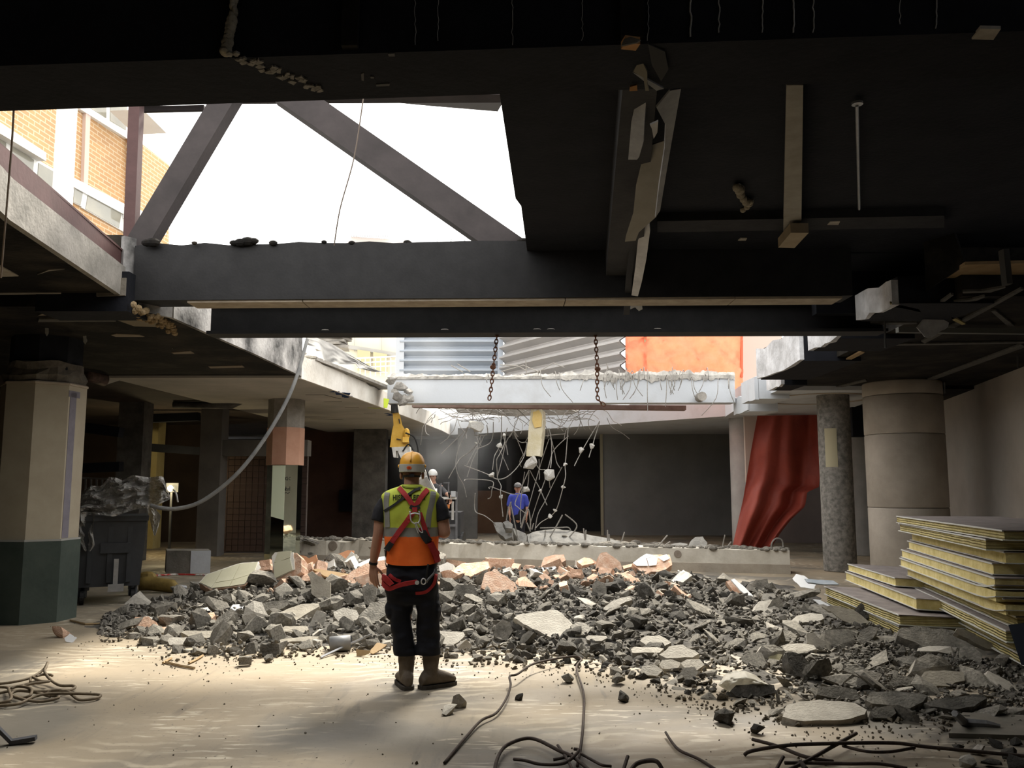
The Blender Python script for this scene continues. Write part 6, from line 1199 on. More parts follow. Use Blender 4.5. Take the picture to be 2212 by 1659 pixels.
# bits in the bottom right corner
obj('bent_metal_strip', MB().tube([Z(2062, 1541, .14), Z(2082, 1560, .05), Z(2130, 1563, .05), Z(2160, 1568, .04)], [.022, .03, .025, .012], 6), SM1, label='bent grey metal scrap on the floor at the right bottom', cat='metal scrap')
obj('floor_plate', MB().prism([(p.x, p.y) for p in (Z(2050, 1594), Z(2330, 1602), Z(2330, 1560), Z(2080, 1548))], .001, .03), mat('dusty_plate', (.17, .155, .125), (.24, .22, .18), 3, .85, .2, 30), label='dusty plate lying on the floor at the right bottom corner', cat='plate')
for i, (x, y, s_, lab) in enumerate(((2070, 1612, .05, 'stone at the left of the corner pocket'), (2110, 1620, .06, 'pale stone in the corner pocket'), (2150, 1606, .05, 'stone under the plate edge in the corner'), (2180, 1628, .06, 'stone at the right of the corner pocket'), (2090, 1645, .07, 'yellowish lump at the bottom edge in the corner'), (2140, 1648, .06, 'dark lump at the bottom edge in the corner'), (2200, 1650, .07, 'last dark lump in the bottom right corner'), (2195, 1604, .04, 'small stone touching the plate in the corner'))):
    rock('stone', ROCKS[i], (RUBL if i in (1, 4) else RUBD), Z(x, y, s_ * .4), (s_, s_ * .9, s_ * .7), label=lab, cat='stone')

# ---- all the other pieces that can be told apart
def inpoly(x, y, poly):
    c = False; j = len(poly) - 1
    for i in range(len(poly)):
        if (poly[i][1] > y) != (poly[j][1] > y) and x < (poly[j][0] - poly[i][0]) * (y - poly[i][1]) / (poly[j][1] - poly[i][1]) + poly[i][0]: c = not c
        j = i
    return c
BOXES = [(min(p[0] for p in q), min(p[1] for p in q), max(p[0] for p in q), max(p[1] for p in q)) for q in TAKEN]
cells = {}
def free(x, y, s):
    for (a, b, c_, d), q in zip(BOXES, TAKEN):
        if a < x < c_ and b < y < d and inpoly(x, y, q): return False
    cx_, cy_ = int(x // 40), int(y // 40)
    for i in (-2, -1, 0, 1, 2):
        for j in (-2, -1, 0, 1, 2):
            for (x2, y2, s2) in cells.get((cx_ + i, cy_ + j), ()):
                if ((x - x2) ** 2 + ((y - y2) * 1.5) ** 2) < (.36 * (s + s2)) ** 2: return False
    cells.setdefault((cx_, cy_), []).append((x, y, s)); return True
def zone(px, t):
    if px < 845: return 'left of the man'
    if px < 1100: return 'just right of the man'
    if px < 1500: return 'in the dark middle'
    if px < 1820: return 'right of the middle'
    return 'at the right edge'
counts = {}; CAP = {'concrete_chunk': 296, 'slab_fragment': 290, 'brick_fragment': 110, 'rubble_stone': 296}
tries = 0; plan = []
for smax, smin, n in ((84, 56, 420), (52, 38, 500), (38, 27, 1600), (27, 19, 3500), (19, 12.5, 6000)):
    for _ in range(n):
        px = R.uniform(255, 2212); t = R.uniform(.0, 1.06); p = surf(px, t); x, y = proj(p); s = R.uniform(smin, smax)
        if smin > 53 and not (px > 1470 or px < 830 and s < 68 and R.random() < .5): continue
        mid = 1080 < px < 1560; front = px > 1480 and t < .7
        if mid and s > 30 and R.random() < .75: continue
        if px > 1780 and t > .75 and R.random() < .6: continue
        top = y < interp(CRY, px) + 52 and 560 < px < 1480
        if top and R.random() < .72: k = 'brick_fragment'
        elif front and s > 20 or s > 53 and px > 1470 or R.random() < .16 and s > 16: k = 'slab_fragment'
        elif s < 19: k = 'rubble_stone'
        else: k = 'concrete_chunk'
        if counts.get(k, 0) >= CAP[k] or not free(x, y, s * (1.25 if k == 'slab_fragment' else 1)): continue
        counts[k] = counts.get(k, 0) + 1; plan.append((k, px, t, p, s))
LMK = [(495, 1255, 'tiled chunk at the left end'), (615, 1230, 'upright tiled chunk'), (715, 1220, 'terracotta boards'), (690, 1270, 'upright grey slab'), (640, 1325, 'large tilted left slab'), (550, 1325, 'brown boulder'), (640, 1370, 'stacked left foot slabs'), (450, 1370, 'long left foot slab'), (312, 1345, 'far left brick lump'), (440, 1328, 'white capped brick'), (750, 1330, 'chunk at his knee height'), (800, 1285, 'triangular slab'), (810, 1340, 'slab by his left leg'), (800, 1240, 'masonry by his forearm'),
 (1010, 1232, 'big masonry block'), (1078, 1260, 'sloping masonry chunk'), (1000, 1278, 'hexagonal slab'), (975, 1378, 'square beige block'), (1175, 1348, 'largest pale slab'), (1085, 1362, 'upright middle stone'), (1196, 1212, 'rounded masonry lump'), (1315, 1215, 'highest masonry piece'), (1410, 1215, 'white tiled chunk'), (1296, 1275, 'tall grey middle lump'), (1335, 1303, 'thin slanting slab'), (1256, 1358, 'pale flat stone'), (1415, 1385, 'topmost pale slab'), (1395, 1404, 'rectangular pale slab'), (1468, 1408, 'large pale foot slab'), (1450, 1436, 'lower beige blocks'),
 (1640, 1265, 'squared grey block'), (1590, 1270, 'white sheet strip'), (1662, 1290, 'pipe shaped piece'), (1675, 1305, 'round topped slab'), (1745, 1335, 'pinkish cracked slab'), (1840, 1335, 'smooth grey sheet'), (1825, 1366, 'slab on edge'), (1768, 1388, 'beige standing slab'), (1696, 1373, 'faceted grey slab'), (1728, 1399, 'bright edged slab'), (1668, 1410, 'brown grey boulder'), (1730, 1436, 'dark standing slab'), (2020, 1385, 'biggest right slab'), (2105, 1380, 'narrow thin slab'), (2012, 1440, 'domed boulder'), (2035, 1466, 'pale slab by the boulder'), (1935, 1510, 'broad cracked slab'), (2065, 1515, 'wedge shaped slab'), (1780, 1535, 'front flat block'), (1605, 1470, 'plastic bag'), (1560, 1290, 'orange lump'), (1500, 1330, 'dark heap between masonry and boulder'), (1530, 1440, 'dirt beside the pale group')]
WORD = {'concrete_chunk': ('grey concrete chunk', 'concrete chunk'), 'slab_fragment': ('flat slab piece', 'slab fragment'), 'brick_fragment': ('orange brick fragment', 'brick fragment'), 'rubble_stone': ('grey rubble stone', 'rubble stone')}
for k, px, t, p, s in plan:
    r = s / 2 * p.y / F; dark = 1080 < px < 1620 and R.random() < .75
    x_, y_ = proj(p); dl = min(LMK, key=lambda q: (q[0] - x_) ** 2 + (1.6 * (q[1] - y_)) ** 2); ax, ay = x_ - dl[0], 1.8 * (y_ - dl[1])
    side = ('right of' if ax > 0 else 'left of') if abs(ax) > abs(ay) else ('below' if ay > 0 else 'above')
    big = 'huge ' if s > 53 else 'large ' if s > 36 else 'middling ' if s > 26 else 'small ' if s > 17.5 else 'tiny '
    lab = '%s%s in the heap %s the %s' % (big, WORD[k][0], side, dl[2]); grp = WORD[k][1] + 's of the rubble heap'
    if k == 'brick_fragment': me, m, sz = R.choice(BLOCKS + ROCKS[:3]), (BRICKC if R.random() < .8 else PLASTER), (r * 1.15, r * 1.15, r * 1.1)
    elif k == 'slab_fragment': me, m, sz = R.choice(FLATS), (RUBG if R.random() < .75 else RUBL), (r * 1.35, r * 1.35, r * 1.25)
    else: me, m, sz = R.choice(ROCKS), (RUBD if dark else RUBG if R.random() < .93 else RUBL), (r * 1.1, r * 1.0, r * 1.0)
    tilt = .55 if k != 'slab_fragment' else .4
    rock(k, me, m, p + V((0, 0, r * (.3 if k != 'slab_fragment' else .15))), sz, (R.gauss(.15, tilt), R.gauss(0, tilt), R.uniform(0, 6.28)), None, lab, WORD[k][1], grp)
# the fines between them, too many to pick apart
small = [rockmesh(200 + i, 9, 0, 0, (1, .85, .65)) for i in range(6)]
SMV = [([V(v.co) for v in me.vertices], [tuple(f.vertices) for f in me.polygons]) for me in small]
def fines(n, m, name, label, pick):
    g = MB()
    for _ in range(n):
        p, r = pick(); vs_, fs = SMV[R.randrange(6)]; M = Matrix.Rotation(R.uniform(0, 6.28), 3, R.choice('XYZ')) @ Matrix.Rotation(R.uniform(0, 6.28), 3, 'Z')
        g.add([p + M @ v * r for v in vs_], fs)
    return tag(obj(name, g, m, fixn=False), label, 'rubble', kind='stuff')
def pick_bed():
    px = R.uniform(235, 2230); t = R.uniform(0, 1.08); p = surf(px, t); r = R.uniform(3, 7.5) * p.y / F * (1.25 if R.random() < .2 else 1); return p + V((0, 0, .01 + r * .3)), r
fines(5200, RUBF, 'rubble_fines', 'small grey rubble filling the gaps of the heap', pick_bed)
fines(2600, RUBK, 'rubble_fines', 'small dark rubble in the gaps of the heap', lambda: pick_bed())
def pick_toe():
    px = R.uniform(240, 2212); p = surf(px, 0); k = abs(R.gauss(0, .45)); q = p + V((0, -k, 0)); r = R.choice([R.uniform(.006, .014), R.uniform(.008, .03)]) if k < .35 else R.uniform(.004, .012); return V((q.x, q.y, r * .5)), r
fines(1000, RUBS, 'scattered_crumbs', 'grey crumbs scattered on the floor along the foot of the heap', pick_toe)
def pick_floor():
    x, y = R.uniform(0, 2212), R.uniform(1340, 1659); p = Z(x, y, 0); r = R.uniform(.003, .009) * (2.2 if R.random() < .07 else 1); return V((p.x, p.y, r * .5)), r
fines(220, RUBS, 'scattered_crumbs', 'dark crumbs scattered over the open floor', pick_floor)
def pick_panel():
    a, b = R.random(), R.random(); p = V((4.6 - .2 * a + .9 * b, 12.0 - 2.8 * a, .33 - .05 * b)); r = R.uniform(.008, .02); return p, r
# ---------------------------------------------------------------- people
def remesh(mb, voxel, it=4, fac=.5):
    me = mb.mesh('tmp'); b_ = bmesh.new(); b_.from_mesh(me); bmesh.ops.recalc_face_normals(b_, faces=b_.faces); b_.to_mesh(me); b_.free(); o = bpy.data.objects.new('tmp', me); COL.objects.link(o)
    r = o.modifiers.new('r', 'REMESH'); r.mode = 'VOXEL'; r.voxel_size = voxel; r.adaptivity = 0
    if it:
        s = o.modifiers.new('s', 'SMOOTH'); s.factor = fac; s.iterations = it
    bpy.context.view_layer.update(); dg = bpy.context.evaluated_depsgraph_get()
    m2 = bpy.data.meshes.new_from_object(o.evaluated_get(dg)); bpy.data.objects.remove(o)
    out = MB(); out.v = [V(v.co) for v in m2.vertices]; out.f = [tuple(p.vertices) for p in m2.polygons]; return out
def limb(mb, pts, rs, n=12):
    mb.tube(spline(pts, 4), [interp([(i, r) for i, r in enumerate(rs)], k / 4) for k in range((len(pts) - 1) * 4 + 1)], n)
    mb.ball(pts[0], rs[0] * .99, n, 8); mb.ball(pts[-1], rs[-1] * .99, n, 8)
def hand(mb, wrist, d, n, s, size=1.0, curl=.45, spread=.12):
    """palm from wrist along d, fingers curl towards n, thumb on side s"""
    d, n, s = V(d).normalized(), V(n).normalized(), V(s).normalized(); wrist = V(wrist); L = .095 * size
    for k, o_ in enumerate((.030, .010, -.010, -.029)):
        base = wrist + s * o_ * .6 * size; kn = wrist + d * L * (1 - .06 * abs(k - 1)) + s * o_ * size
        limb(mb, [base, kn], [.014 * size, .0115 * size], 8)
        ln = (.043, .048, .044, .034)[k] * size; c = curl * (1 + .12 * k); p = kn; dirs = d + s * o_ * spread * 10
        pts = [p]
        for seg, (f, a) in enumerate(((1.0, .35), (.62, 1.0), (.5, 1.5))):
            an = c * a; v_ = (dirs.normalized() * math.cos(an) + n * math.sin(an)); p = p + v_ * ln * f; pts.append(p)
        limb(mb, pts, [.0098 * size, .0092 * size, .0084 * size, .0072 * size], 8)
    t0 = wrist + s * .022 * size + d * .02 * size; limb(mb, [t0, t0 + (s * .75 + d * .7 + n * .35) * .036 * size, t0 + (s * .85 + d * 1.35 + n * .75) * .046 * size, t0 + (s * .75 + d * 1.9 + n * 1.15) * .05 * size], [.014 * size, .0125 * size, .0105 * size, .0085 * size], 8)
SKINM = mat('skin', (.36, .19, .13), (.46, .255, .18), 6, .55, .05, 60)
DY = Z(905, 1488, 0).y
def Wp(px, py, off=0.0): return P(px, py, DY + off)
px2m = DY / F
man = thing('person', 'man seen from behind in orange helmet, lime and orange vest and red harness', 'person', (Wp(893, 1488).x, DY, 0))
B = MB()
B.ball(Wp(890, 1006, .02), (.078, .098, .115), 16, 12); B.ball(Wp(890, 1024, .035), (.066, .08, .085), 14, 10); B.ball(Wp(890, 1022, .115), (.014, .02, .02), 8, 6)
for sx_ in (-1, 1): B.ball(Wp(890 + sx_ * 23.5, 1027, .012), (.014, .024, .034), 8, 7)
limb(B, [Wp(890, 1030, .01), Wp(889, 1050, .0), Wp(888, 1066, .0)], [.062, .064, .080])
limb(B, [Wp(888, 1075, 0), Wp(888, 1140, .01), Wp(890, 1220, 0)], [.10, .12, .115]); limb(B, [Wp(842, 1090, .01), Wp(888, 1074, 0), Wp(934, 1089, .01)], [.042, .06, .042])
limb(B, [Wp(834, 1094, .005), Wp(822, 1120, -.01), Wp(817, 1153, -.015), Wp(811, 1190, .03), Wp(806.5, 1214, .06)], [.046, .050, .042, .042, .030])
hand(B, Wp(806, 1221, .065), (.05, .05, -1), (.35, .8, 0), (.75, -.15, 0), 1.0, .42)
limb(B, [Wp(943, 1092, .005), Wp(953, 1115, -.005), Wp(960, 1150, -.01)], [.048, .057, .050]); limb(B, [Wp(960, 1150, -.01), Wp(945, 1147, .12), Wp(930, 1132, .24)], [.048, .044, .032])
hand(B, Wp(928, 1130, .25), (-.5, .7, .4), (-.6, -.4, -.3), (0, .2, 1), 1.0, .9)
for hx, kx, ax in ((868, 873, 875), (918, 924, 928)): limb(B, [Wp(hx, 1245, .02), Wp(kx, 1340, .02), Wp(ax, 1440, .02), Wp(ax, 1462, .02)], [.085, .06, .042, .034])
bm0 = remesh(B, .0052, 3)
obj('body', bm0, SKINM, man, smooth=True, fixn=False)
# hair at the nape
# shirt, trousers
SHIRT = mat('black_cotton', (.010, .010, .013), (.018, .018, .022), 6, .9, .2, 30); TROU = mat('black_workwear', (.007, .008, .013), (.014, .015, .021), 5, .9, .35, 16)
T = MB()
limb(T, [Wp(888, 1082, .0), Wp(888, 1150, .0), Wp(889, 1215, 0)], [.115, .125, .125]); limb(T, [Wp(842, 1082, .01), Wp(888, 1069, .005), Wp(934, 1081, .01)], [.058, .068, .058])
T.tube(spline([Wp(844, 1079, .01), Wp(834, 1088, .0), Wp(823, 1106, -.01), Wp(816.5, 1126, -.015)], 4), [interp([(0, .052), (1, .068), (2, .066), (3, .061)], k / 4) for k in range(13)], 16)
T.tube(spline([Wp(934, 1079, .01), Wp(944, 1088, .0), Wp(952, 1105, -.008), Wp(957.5, 1124, -.012)], 4), [interp([(0, .052), (1, .069), (2, .068), (3, .064)], k / 4) for k in range(13)], 16)
sh = remesh(T, .008, 3); sh.v = [p + V((nz(p, 16, 2), nz(p, 16, 5), nz(p, 16, 8))) * .006 for p in sh.v]
obj('t_shirt', sh, SHIRT, man, smooth=True, fixn=False)
def ringz(cx, y, hw, ry, off=.0, n=40, e=2.4):
    c = Wp(cx, y, off); out = []
    for k in range(n):
        t = 2 * math.pi * k / n; a, b = math.cos(t), math.sin(t)
        out.append(c + V((math.copysign(abs(a) ** (2 / e), a) * hw * px2m * 1.0, math.copysign(abs(b) ** (2 / e), b) * ry, 0)))
    return out
Q = MB()
def leg(pts):
    rr = []
    for (cx, y, hw, ry, off) in pts: rr.append(ringz(cx, y, hw, ry, off, 20, 2.2))
    Q.loft(rr)
leg([(866, 1262, 29, .115, .01), (865.5, 1300, 27, .115, .01), (866, 1325, 23, .105, .015), (868, 1350, 21.5, .10, .02), (871, 1385, 22.5, .095, .02), (874, 1408, 24, .09, .015), (875, 1415, 23, .085, .015)])
leg([(920, 1262, 28.5, .115, .01), (923, 1300, 25, .115, .01), (925, 1325, 24, .105, .015), (925, 1350, 23.5, .10, .02), (925, 1385, 24, .095, .02), (925, 1406, 25.5, .095, .015), (926, 1414, 25, .09, .015)])
Q.loft([ringz(890, y, hw, ry, 0, 28, 2.6) for y, hw, ry in ((1205, 50, .12), (1225, 53, .135), (1250, 56, .14), (1275, 56, .135), (1296, 53, .12), (1304, 46, .10))])
Q.ball(Wp(842, 1316, .0), (.035, .07, .085), 10, 8); Q.ball(Wp(945, 1318, .0), (.03, .065, .085), 10, 8)
tq = remesh(Q, .009, 4)
tq.v = [p + V((nz(p, 11, 1) + .5 * nz(V((p.x, p.y, p.z * 2.6)), 9, 4), nz(p, 11, 3) * 1.2 + .7 * nz(V((p.x, p.y, p.z * 2.6)), 10, 7), .2 * nz(p, 12, 5))) * .012 for p in tq.v]
trou = obj('trousers', tq, TROU, man, smooth=True, fixn=False)
# boots
BOOT = mat('muddy_boot', (.10, .078, .058), (.19, .155, .12), 6, .75, .3, 30); SOLE = mat('boot_sole', (.04, .035, .03), (.08, .07, .06), 6, .9, .2)
def boot(cx, toe_dir, ytop, lab):
    g = MB(); a = V(toe_dir).normalized(); sd = V((a.y, -a.x, 0)); an = Wp(cx, 1488, .03); an.z = 0
    zt_ = Wp(cx, ytop).z; 
    def oval(c, rx, ry, n=18): return [c + V((rx * math.cos(2 * math.pi * k / n), ry * math.sin(2 * math.pi * k / n), 0)) for k in range(n)]
    g.loft([oval(an + V((0, 0, z)), r * 1.0, r * 1.12) for z, r in ((.05, .052), (.10, .055), (.15, .060), (.20, .066), (.26, .071), (zt_, .074))])
    fo_ = []
    for t, wd, h in ((-.095, .034, .10), (-.07, .05, .14), (0, .056, .16), (.07, .056, .14), (.13, .06, .12), (.19, .054, .095), (.225, .034, .07)):
        c = an + a * t; fo_.append([c + sd * wd * math.cos(q) + V((0, 0, .022 + max(0, (h - .022) / 2 * (1 + math.sin(q))))) for q in [2 * math.pi * k / 14 for k in range(14)]])
    g.loft(fo_); r_ = remesh(g, .008, 4); r_.v = [p + V((nz(p, 20, 2), nz(p, 20, 4), 0)) * .006 for p in r_.v]
    b = obj('boot', r_, BOOT, man, smooth=True, fixn=False)
    so_ = [an + a * t + sd * s_ * wd for s_ in (1, -1) for t, wd in (((-.10, .034), (-.07, .052), (0, .057), (.07, .058), (.13, .062), (.19, .056), (.232, .032)) if s_ == 1 else ((.232, .032), (.19, .056), (.13, .062), (.07, .058), (0, .057), (-.07, .052), (-.10, .034)))]
    obj('sole', MB().hexa([p for p in so_], [p + V((0, 0, .03)) for p in so_]), SOLE, b)
boot(877, (-.35, 1, 0), 1408, ''); boot(930, (.85, .62, 0), 1408, '')
# vest
LIME = mat('lime_fabric', (.40, .47, .045), (.50, .57, .075), 5, .7, .2, 18); ORNG = mat('orange_fabric', (.80, .13, .015), (.90, .18, .03), 5, .7, .2, 18); REFL = mat('reflective_tape', (.20, .20, .185), (.26, .26, .24), 6, .45, .05, 60)
prof = [(1046.5, 889, 20, .068), (1050, 889, 25, .076), (1055, 888.5, 40, .088), (1060, 888, 52, .098), (1065, 887.5, 59, .108), (1070, 887, 62.5, .117), (1080, 887, 61.5, .128), (1095, 887.5, 60, .138), (1115, 888, 59, .145), (1138, 888.5, 58.5, .147), (1158, 889, 57.5, .147), (1180, 889.5, 56, .147), (1200, 890, 55, .15), (1212, 890.5, 55.5, .152)]
def prow(y):
    for a, b in zip(prof, prof[1:]):
        if a[0] <= y <= b[0]:
            t = (y - a[0]) / (b[0] - a[0]); return [a[i] + (b[i] - a[i]) * t for i in range(4)]
    return list(prof[-1])
def vestp(ang, y, sag=0.0):
    _, cx, hw, ry = prow(y); e = 2.5; a, b = math.cos(ang), math.sin(ang)
    yy = y + sag * max(0, -b); c = Wp(cx, yy, 0)
    q = c + V((math.copysign(abs(a) ** (2 / e), a) * hw * px2m, math.copysign(abs(b) ** (2 / e), b) * ry, 0))
    f = (nz(q, 7, 1) * .010 + nz(V((q.x * 1.8, q.y, q.z * .7)), 11, 4) * .010) * min(1, max(0, (y - 1060) / 40)); q += V((0, -f, 0))
    return q
def band(y0, y1, k, m, nm, lab, off=0.0, sag0=0, sag1=0):
    rr = []
    for i in range(k + 1):
        t = i / k; y = y0 + (y1 - y0) * t; rr.append([vestp(2 * math.pi * j / 56, y, sag0 + (sag1 - sag0) * t) for j in range(56)])
    g = MB(); g.loft(rr, False); g.v += []; return obj(nm, g, m, man, label=lab, smooth=True)
band(1046.5, 1139, 22, LIME, 'vest_top', 'lime green upper vest'); band(1138, 1158, 4, REFL, 'reflective_band', 'grey reflective waist band'); band(1157, 1212, 10, ORNG, 'vest_bottom', 'orange lower vest', 0, 0, 7)
# seams: a projection of points in view onto the clothes, used for everything worn over them
srcs = [o for o in man.children if o.name.split('.')[0] in ('vest_top', 'reflective_band', 'vest_bottom', 'trousers')]
bv, bf = [], []
for o in srcs:
    k = len(bv); w_ = wloc(o); bv += [V(v.co) + w_ for v in o.data.vertices]; bf += [tuple(i + k for i in p.vertices) for p in o.data.polygons]
TREE = BVHTree.FromPolygons(bv, bf)
def hit(px, py):
    h = TREE.ray_cast(CAM, ray(px, py).normalized())
    if h[0] is None:
        q = Wp(px, py, -.05); h = TREE.find_nearest(q)
    n = V(h[1]); n = n if n.y < 0 else -n
    return V(h[0]), n
def strap(nm, pts, wpx, m, off=.006, lab=None, parent=None, thk=.004, sm=True):
    pp = [V((x, y, 0)) for x, y in pts]; pp = spline(pp, 5) if sm and len(pp) > 2 else spline(pp, 8); g = MB(); rings = []
    for i, p in enumerate(pp):
        d = (pp[min(i + 1, len(pp) - 1)] - pp[max(i - 1, 0)]).normalized(); s = V((-d.y, d.x, 0)) * wpx / 2
        row = []
        for k in (-1, -.5, 0, .5, 1):
            q = p + s * k; h, n = hit(q.x, q.y); row.append((h, V((0, -1, 0)).lerp(n, .4).normalized()))
        o_ = [h + n * (off + thk) for h, n in row]; i_ = [h + n * (off - thk) for h, n in row][::-1]; rings.append(o_ + i_)
    g.loft(rings); return obj(nm, g, m, parent or man, label=lab, smooth=False)
strap('reflective_stripe', [(837, 1064), (834.5, 1085), (836, 1105), (837, 1139)], 11, REFL, .004, 'grey reflective shoulder stripe', thk=.002)
strap('reflective_stripe', [(936, 1062), (933, 1085), (927, 1110), (924, 1139)], 12, REFL, .004, 'grey reflective shoulder stripe', thk=.002)
strap('collar_edge', [(869, 1050), (878, 1053), (890, 1054), (902, 1053), (912, 1052)], 3, mat('lime_dark', (.16, .19, .02), None, bump=0), .004)
# lettering on the back
fc = bpy.data.curves.new('lettering', 'FONT'); fc.body = 'HIJSBEGELEIDER'; fc.offset = .035; fo_ = bpy.data.objects.new('tmp', fc); COL.objects.link(fo_); bpy.context.view_layer.update()
tm_ = bpy.data.meshes.new_from_object(fo_.evaluated_get(bpy.context.evaluated_depsgraph_get())); bpy.data.objects.remove(fo_)
bm = bmesh.new(); bm.from_mesh(tm_); bmesh.ops.triangulate(bm, faces=bm.faces); bmesh.ops.subdivide_edges(bm, edges=[e for e in bm.edges if e.calc_length() > .3], cuts=1); bmesh.ops.triangulate(bm, faces=bm.faces)
xs_ = [v.co.x for v in bm.verts]; ys_ = [v.co.y for v in bm.verts]; x0, x1, y0, y1 = min(xs_), max(xs_), min(ys_), max(ys_)
g = MB(); vv = []
for v in bm.verts:
    u, t = (v.co.x - x0) / (x1 - x0), (v.co.y - y0) / (y1 - y0); h, n = hit(849 + 70 * u, 1084.5 - 15.5 * t); vv.append(h + n * .004)
bm.verts.index_update(); g.add(vv, [tuple(q.index for q in f.verts) for f in bm.faces]); bm.free()
obj('lettering', g, mat('black_print', (.02, .025, .008), None, bump=0), man, label='black capital lettering HIJSBEGELEIDER', fixn=False)
# harness
HRED = mat('harness_red', (.30, .018, .02), (.40, .03, .03), 8, .7, .15, 60); HBLK = mat('harness_black', (.015, .015, .016), None, rough=.7, bump=0); CHROME = mat('chrome', (.70, .71, .73), None, rough=.35, metal=.55, bump=0)
hs = []
strap('black_sling', [(831, 1104), (850, 1092), (875, 1074), (895, 1060), (908, 1055)], 5, HBLK, .008, 'thin black sling')
strap('harness_strap', [(862, 1054), (872, 1065), (884, 1080), (894, 1094)], 10.5, HRED, .012); strap('harness_strap', [(924, 1058), (915, 1068), (905, 1082), (897, 1094)], 10.5, HRED, .012)
strap('harness_strap', [(892, 1108), (876, 1131), (858, 1155), (836, 1188)], 11, HRED, .012); strap('harness_strap', [(907, 1108), (915, 1132), (924, 1160), (934, 1190), (944, 1214)], 9.5, HRED, .012)
strap('back_pad', [(886, 1094), (896, 1098), (907, 1094)], 9, HBLK, .016); strap('harness_strap', [(896, 1096), (896.5, 1106)], 11, HRED, .018, 'centre harness strap')
strap('strap_buckle', [(847, 1172), (836.5, 1188)], 12, HBLK, .015, 'black ladder buckle'); strap('strap_sleeve', [(909, 1140), (913, 1152), (918, 1160)], 12, HRED, .02, 'red webbing end')
strap('shock_pack', [(912, 1147), (918, 1160), (926, 1170)], 15, HBLK, .024, 'black sewn shock absorber pack', thk=.012)
strap('harness_strap', [(928, 1172), (934, 1186), (941, 1200), (944, 1214)], 13, HRED, .03, 'gathered red lanyard', thk=.012)
strap('thigh_strap', [(842, 1241), (852, 1250), (866, 1256)], 7, HRED, .012); strap('thigh_strap', [(941, 1240), (936, 1262), (920, 1278), (898, 1281)], 6, HRED, .012, 'red thigh strap')
strap('lanyard', [(829, 1247), (833, 1260), (845, 1270), (862, 1264), (884, 1258), (902, 1256)], 9, HRED, .035, 'red lanyard across the seat', thk=.014)
strap('lanyard', [(828, 1250), (832, 1243), (842, 1252), (850, 1262)], 9, HRED, .045, 'looped lanyard bundle', thk=.012)
strap('hip_strap', [(833, 1188), (831, 1205), (829, 1224)], 6, HBLK, .01)
def wire3(nm, pts, r, m, off, lab=None):
    q = []
    for x, y in pts:
        h, n = hit(x, y); q.append(h + V((0, -off, 0)))
    return obj(nm, MB().tube(spline(q, 5), r, 8), m, man, label=lab, smooth=True)
wire3('d_ring', [(886.5, 1104), (887.5, 1115), (889, 1124), (893, 1129), (899, 1130.5), (905, 1128), (908, 1121), (908, 1112), (906, 1104)], .0055, CHROME, .03, 'chrome D ring'); wire3('d_ring_bar', [(886, 1112), (891, 1109.5), (897, 1108.5), (903, 1109.5), (909, 1112)], .005, CHROME, .03)
wire3('carabiner', [(899, 1128), (905, 1130), (910, 1137), (914, 1148), (912, 1150), (907, 1146), (901, 1134), (899, 1128)], .0042, CHROME, .035, 'slim chrome carabiner'); wire3('carabiner', [(897, 1130), (900, 1140), (905, 1152)], .004, CHROME, .03)
hk = wire3('scaffold_hook', [(942, 1198), (950, 1204), (953, 1214), (949, 1226), (938, 1237), (926, 1250), (922, 1257)], .0085, mat('dull_hook_steel', (.16, .16, .165), None, rough=.4, metal=.8, bump=0), .04, 'large grey scaffold hook'); wire3('hook_gate', [(922, 1256), (923, 1236), (926, 1218)], .008, HBLK, .035)
wire3('hook_eye', [(911, 1254), (914, 1249), (919, 1250), (921, 1256), (917, 1261), (912, 1259), (911, 1254)], .005, CHROME, .04, 'chrome hook eye'); h, n = hit(902.5, 1257); obj('lanyard_eye', MB().cyl(h + V((0, -.05, 0)), h + V((0, -.058, 0)), .017, n=16), CHROME, man, label='round metal lanyard eye')
# watch
a, b = Wp(806.8, 1213, .058), Wp(806.3, 1218, .064); obj('watch', MB().cyl(a, b, .0365, .0355, 16), HBLK, man, label='black wrist watch strap')
# helmet
HOR = mat('helmet_orange', (.62, .30, .03), (.70, .36, .045), 4, .35, .03, 20, spec=.5); GREYB = mat('helmet_band_grey', (.34, .34, .30), (.42, .42, .38), 5, .4, .03)
hc = Wp(890.5, 1004, .015); zt_ = Wp(890, 975.5).z - hc.z; g = MB(); rings = []
for i in range(9):
    t = i / 8 * math.pi / 2; rings.append([hc + V((.1035 * math.cos(t) ** .8 * math.cos(q) if t < 1.57 else .002 * math.cos(q), .128 * (math.cos(t) ** .8 if t < 1.57 else .02) * math.sin(q), zt_ * math.sin(t))) for q in [2 * math.pi * k / 32 for k in range(32)]])
g.loft([[p + V((0, 0, -.03)) for p in rings[0]]] + rings); shell = obj('helmet_shell', g, HOR, man, label='orange safety helmet', smooth=True)
obj('crown_ridge', MB().tube([hc + V((0, .129 * math.cos(t), zt_ * math.sin(t) * 1.0 + .001)) for t in [math.pi * k / 16 for k in range(1, 16)]], .007, 8), HOR, shell, smooth=True)
zb0, zb1 = Wp(890, 1022).z - hc.z, Wp(890, 1003.5).z - hc.z
def hring(z, k, n=40): return [hc + V((.107 * k * math.cos(q), .131 * k * math.sin(q), z)) for q in [2 * math.pi * j / n for j in range(n)]]
obj('helmet_band', MB().loft([hring(zb0 + .006, .97), hring(zb0 + .012, 1.0), hring(zb1, 1.0), hring(zb1 + .002, .96)]), GREYB, shell, label='grey reflective helmet band', smooth=False)
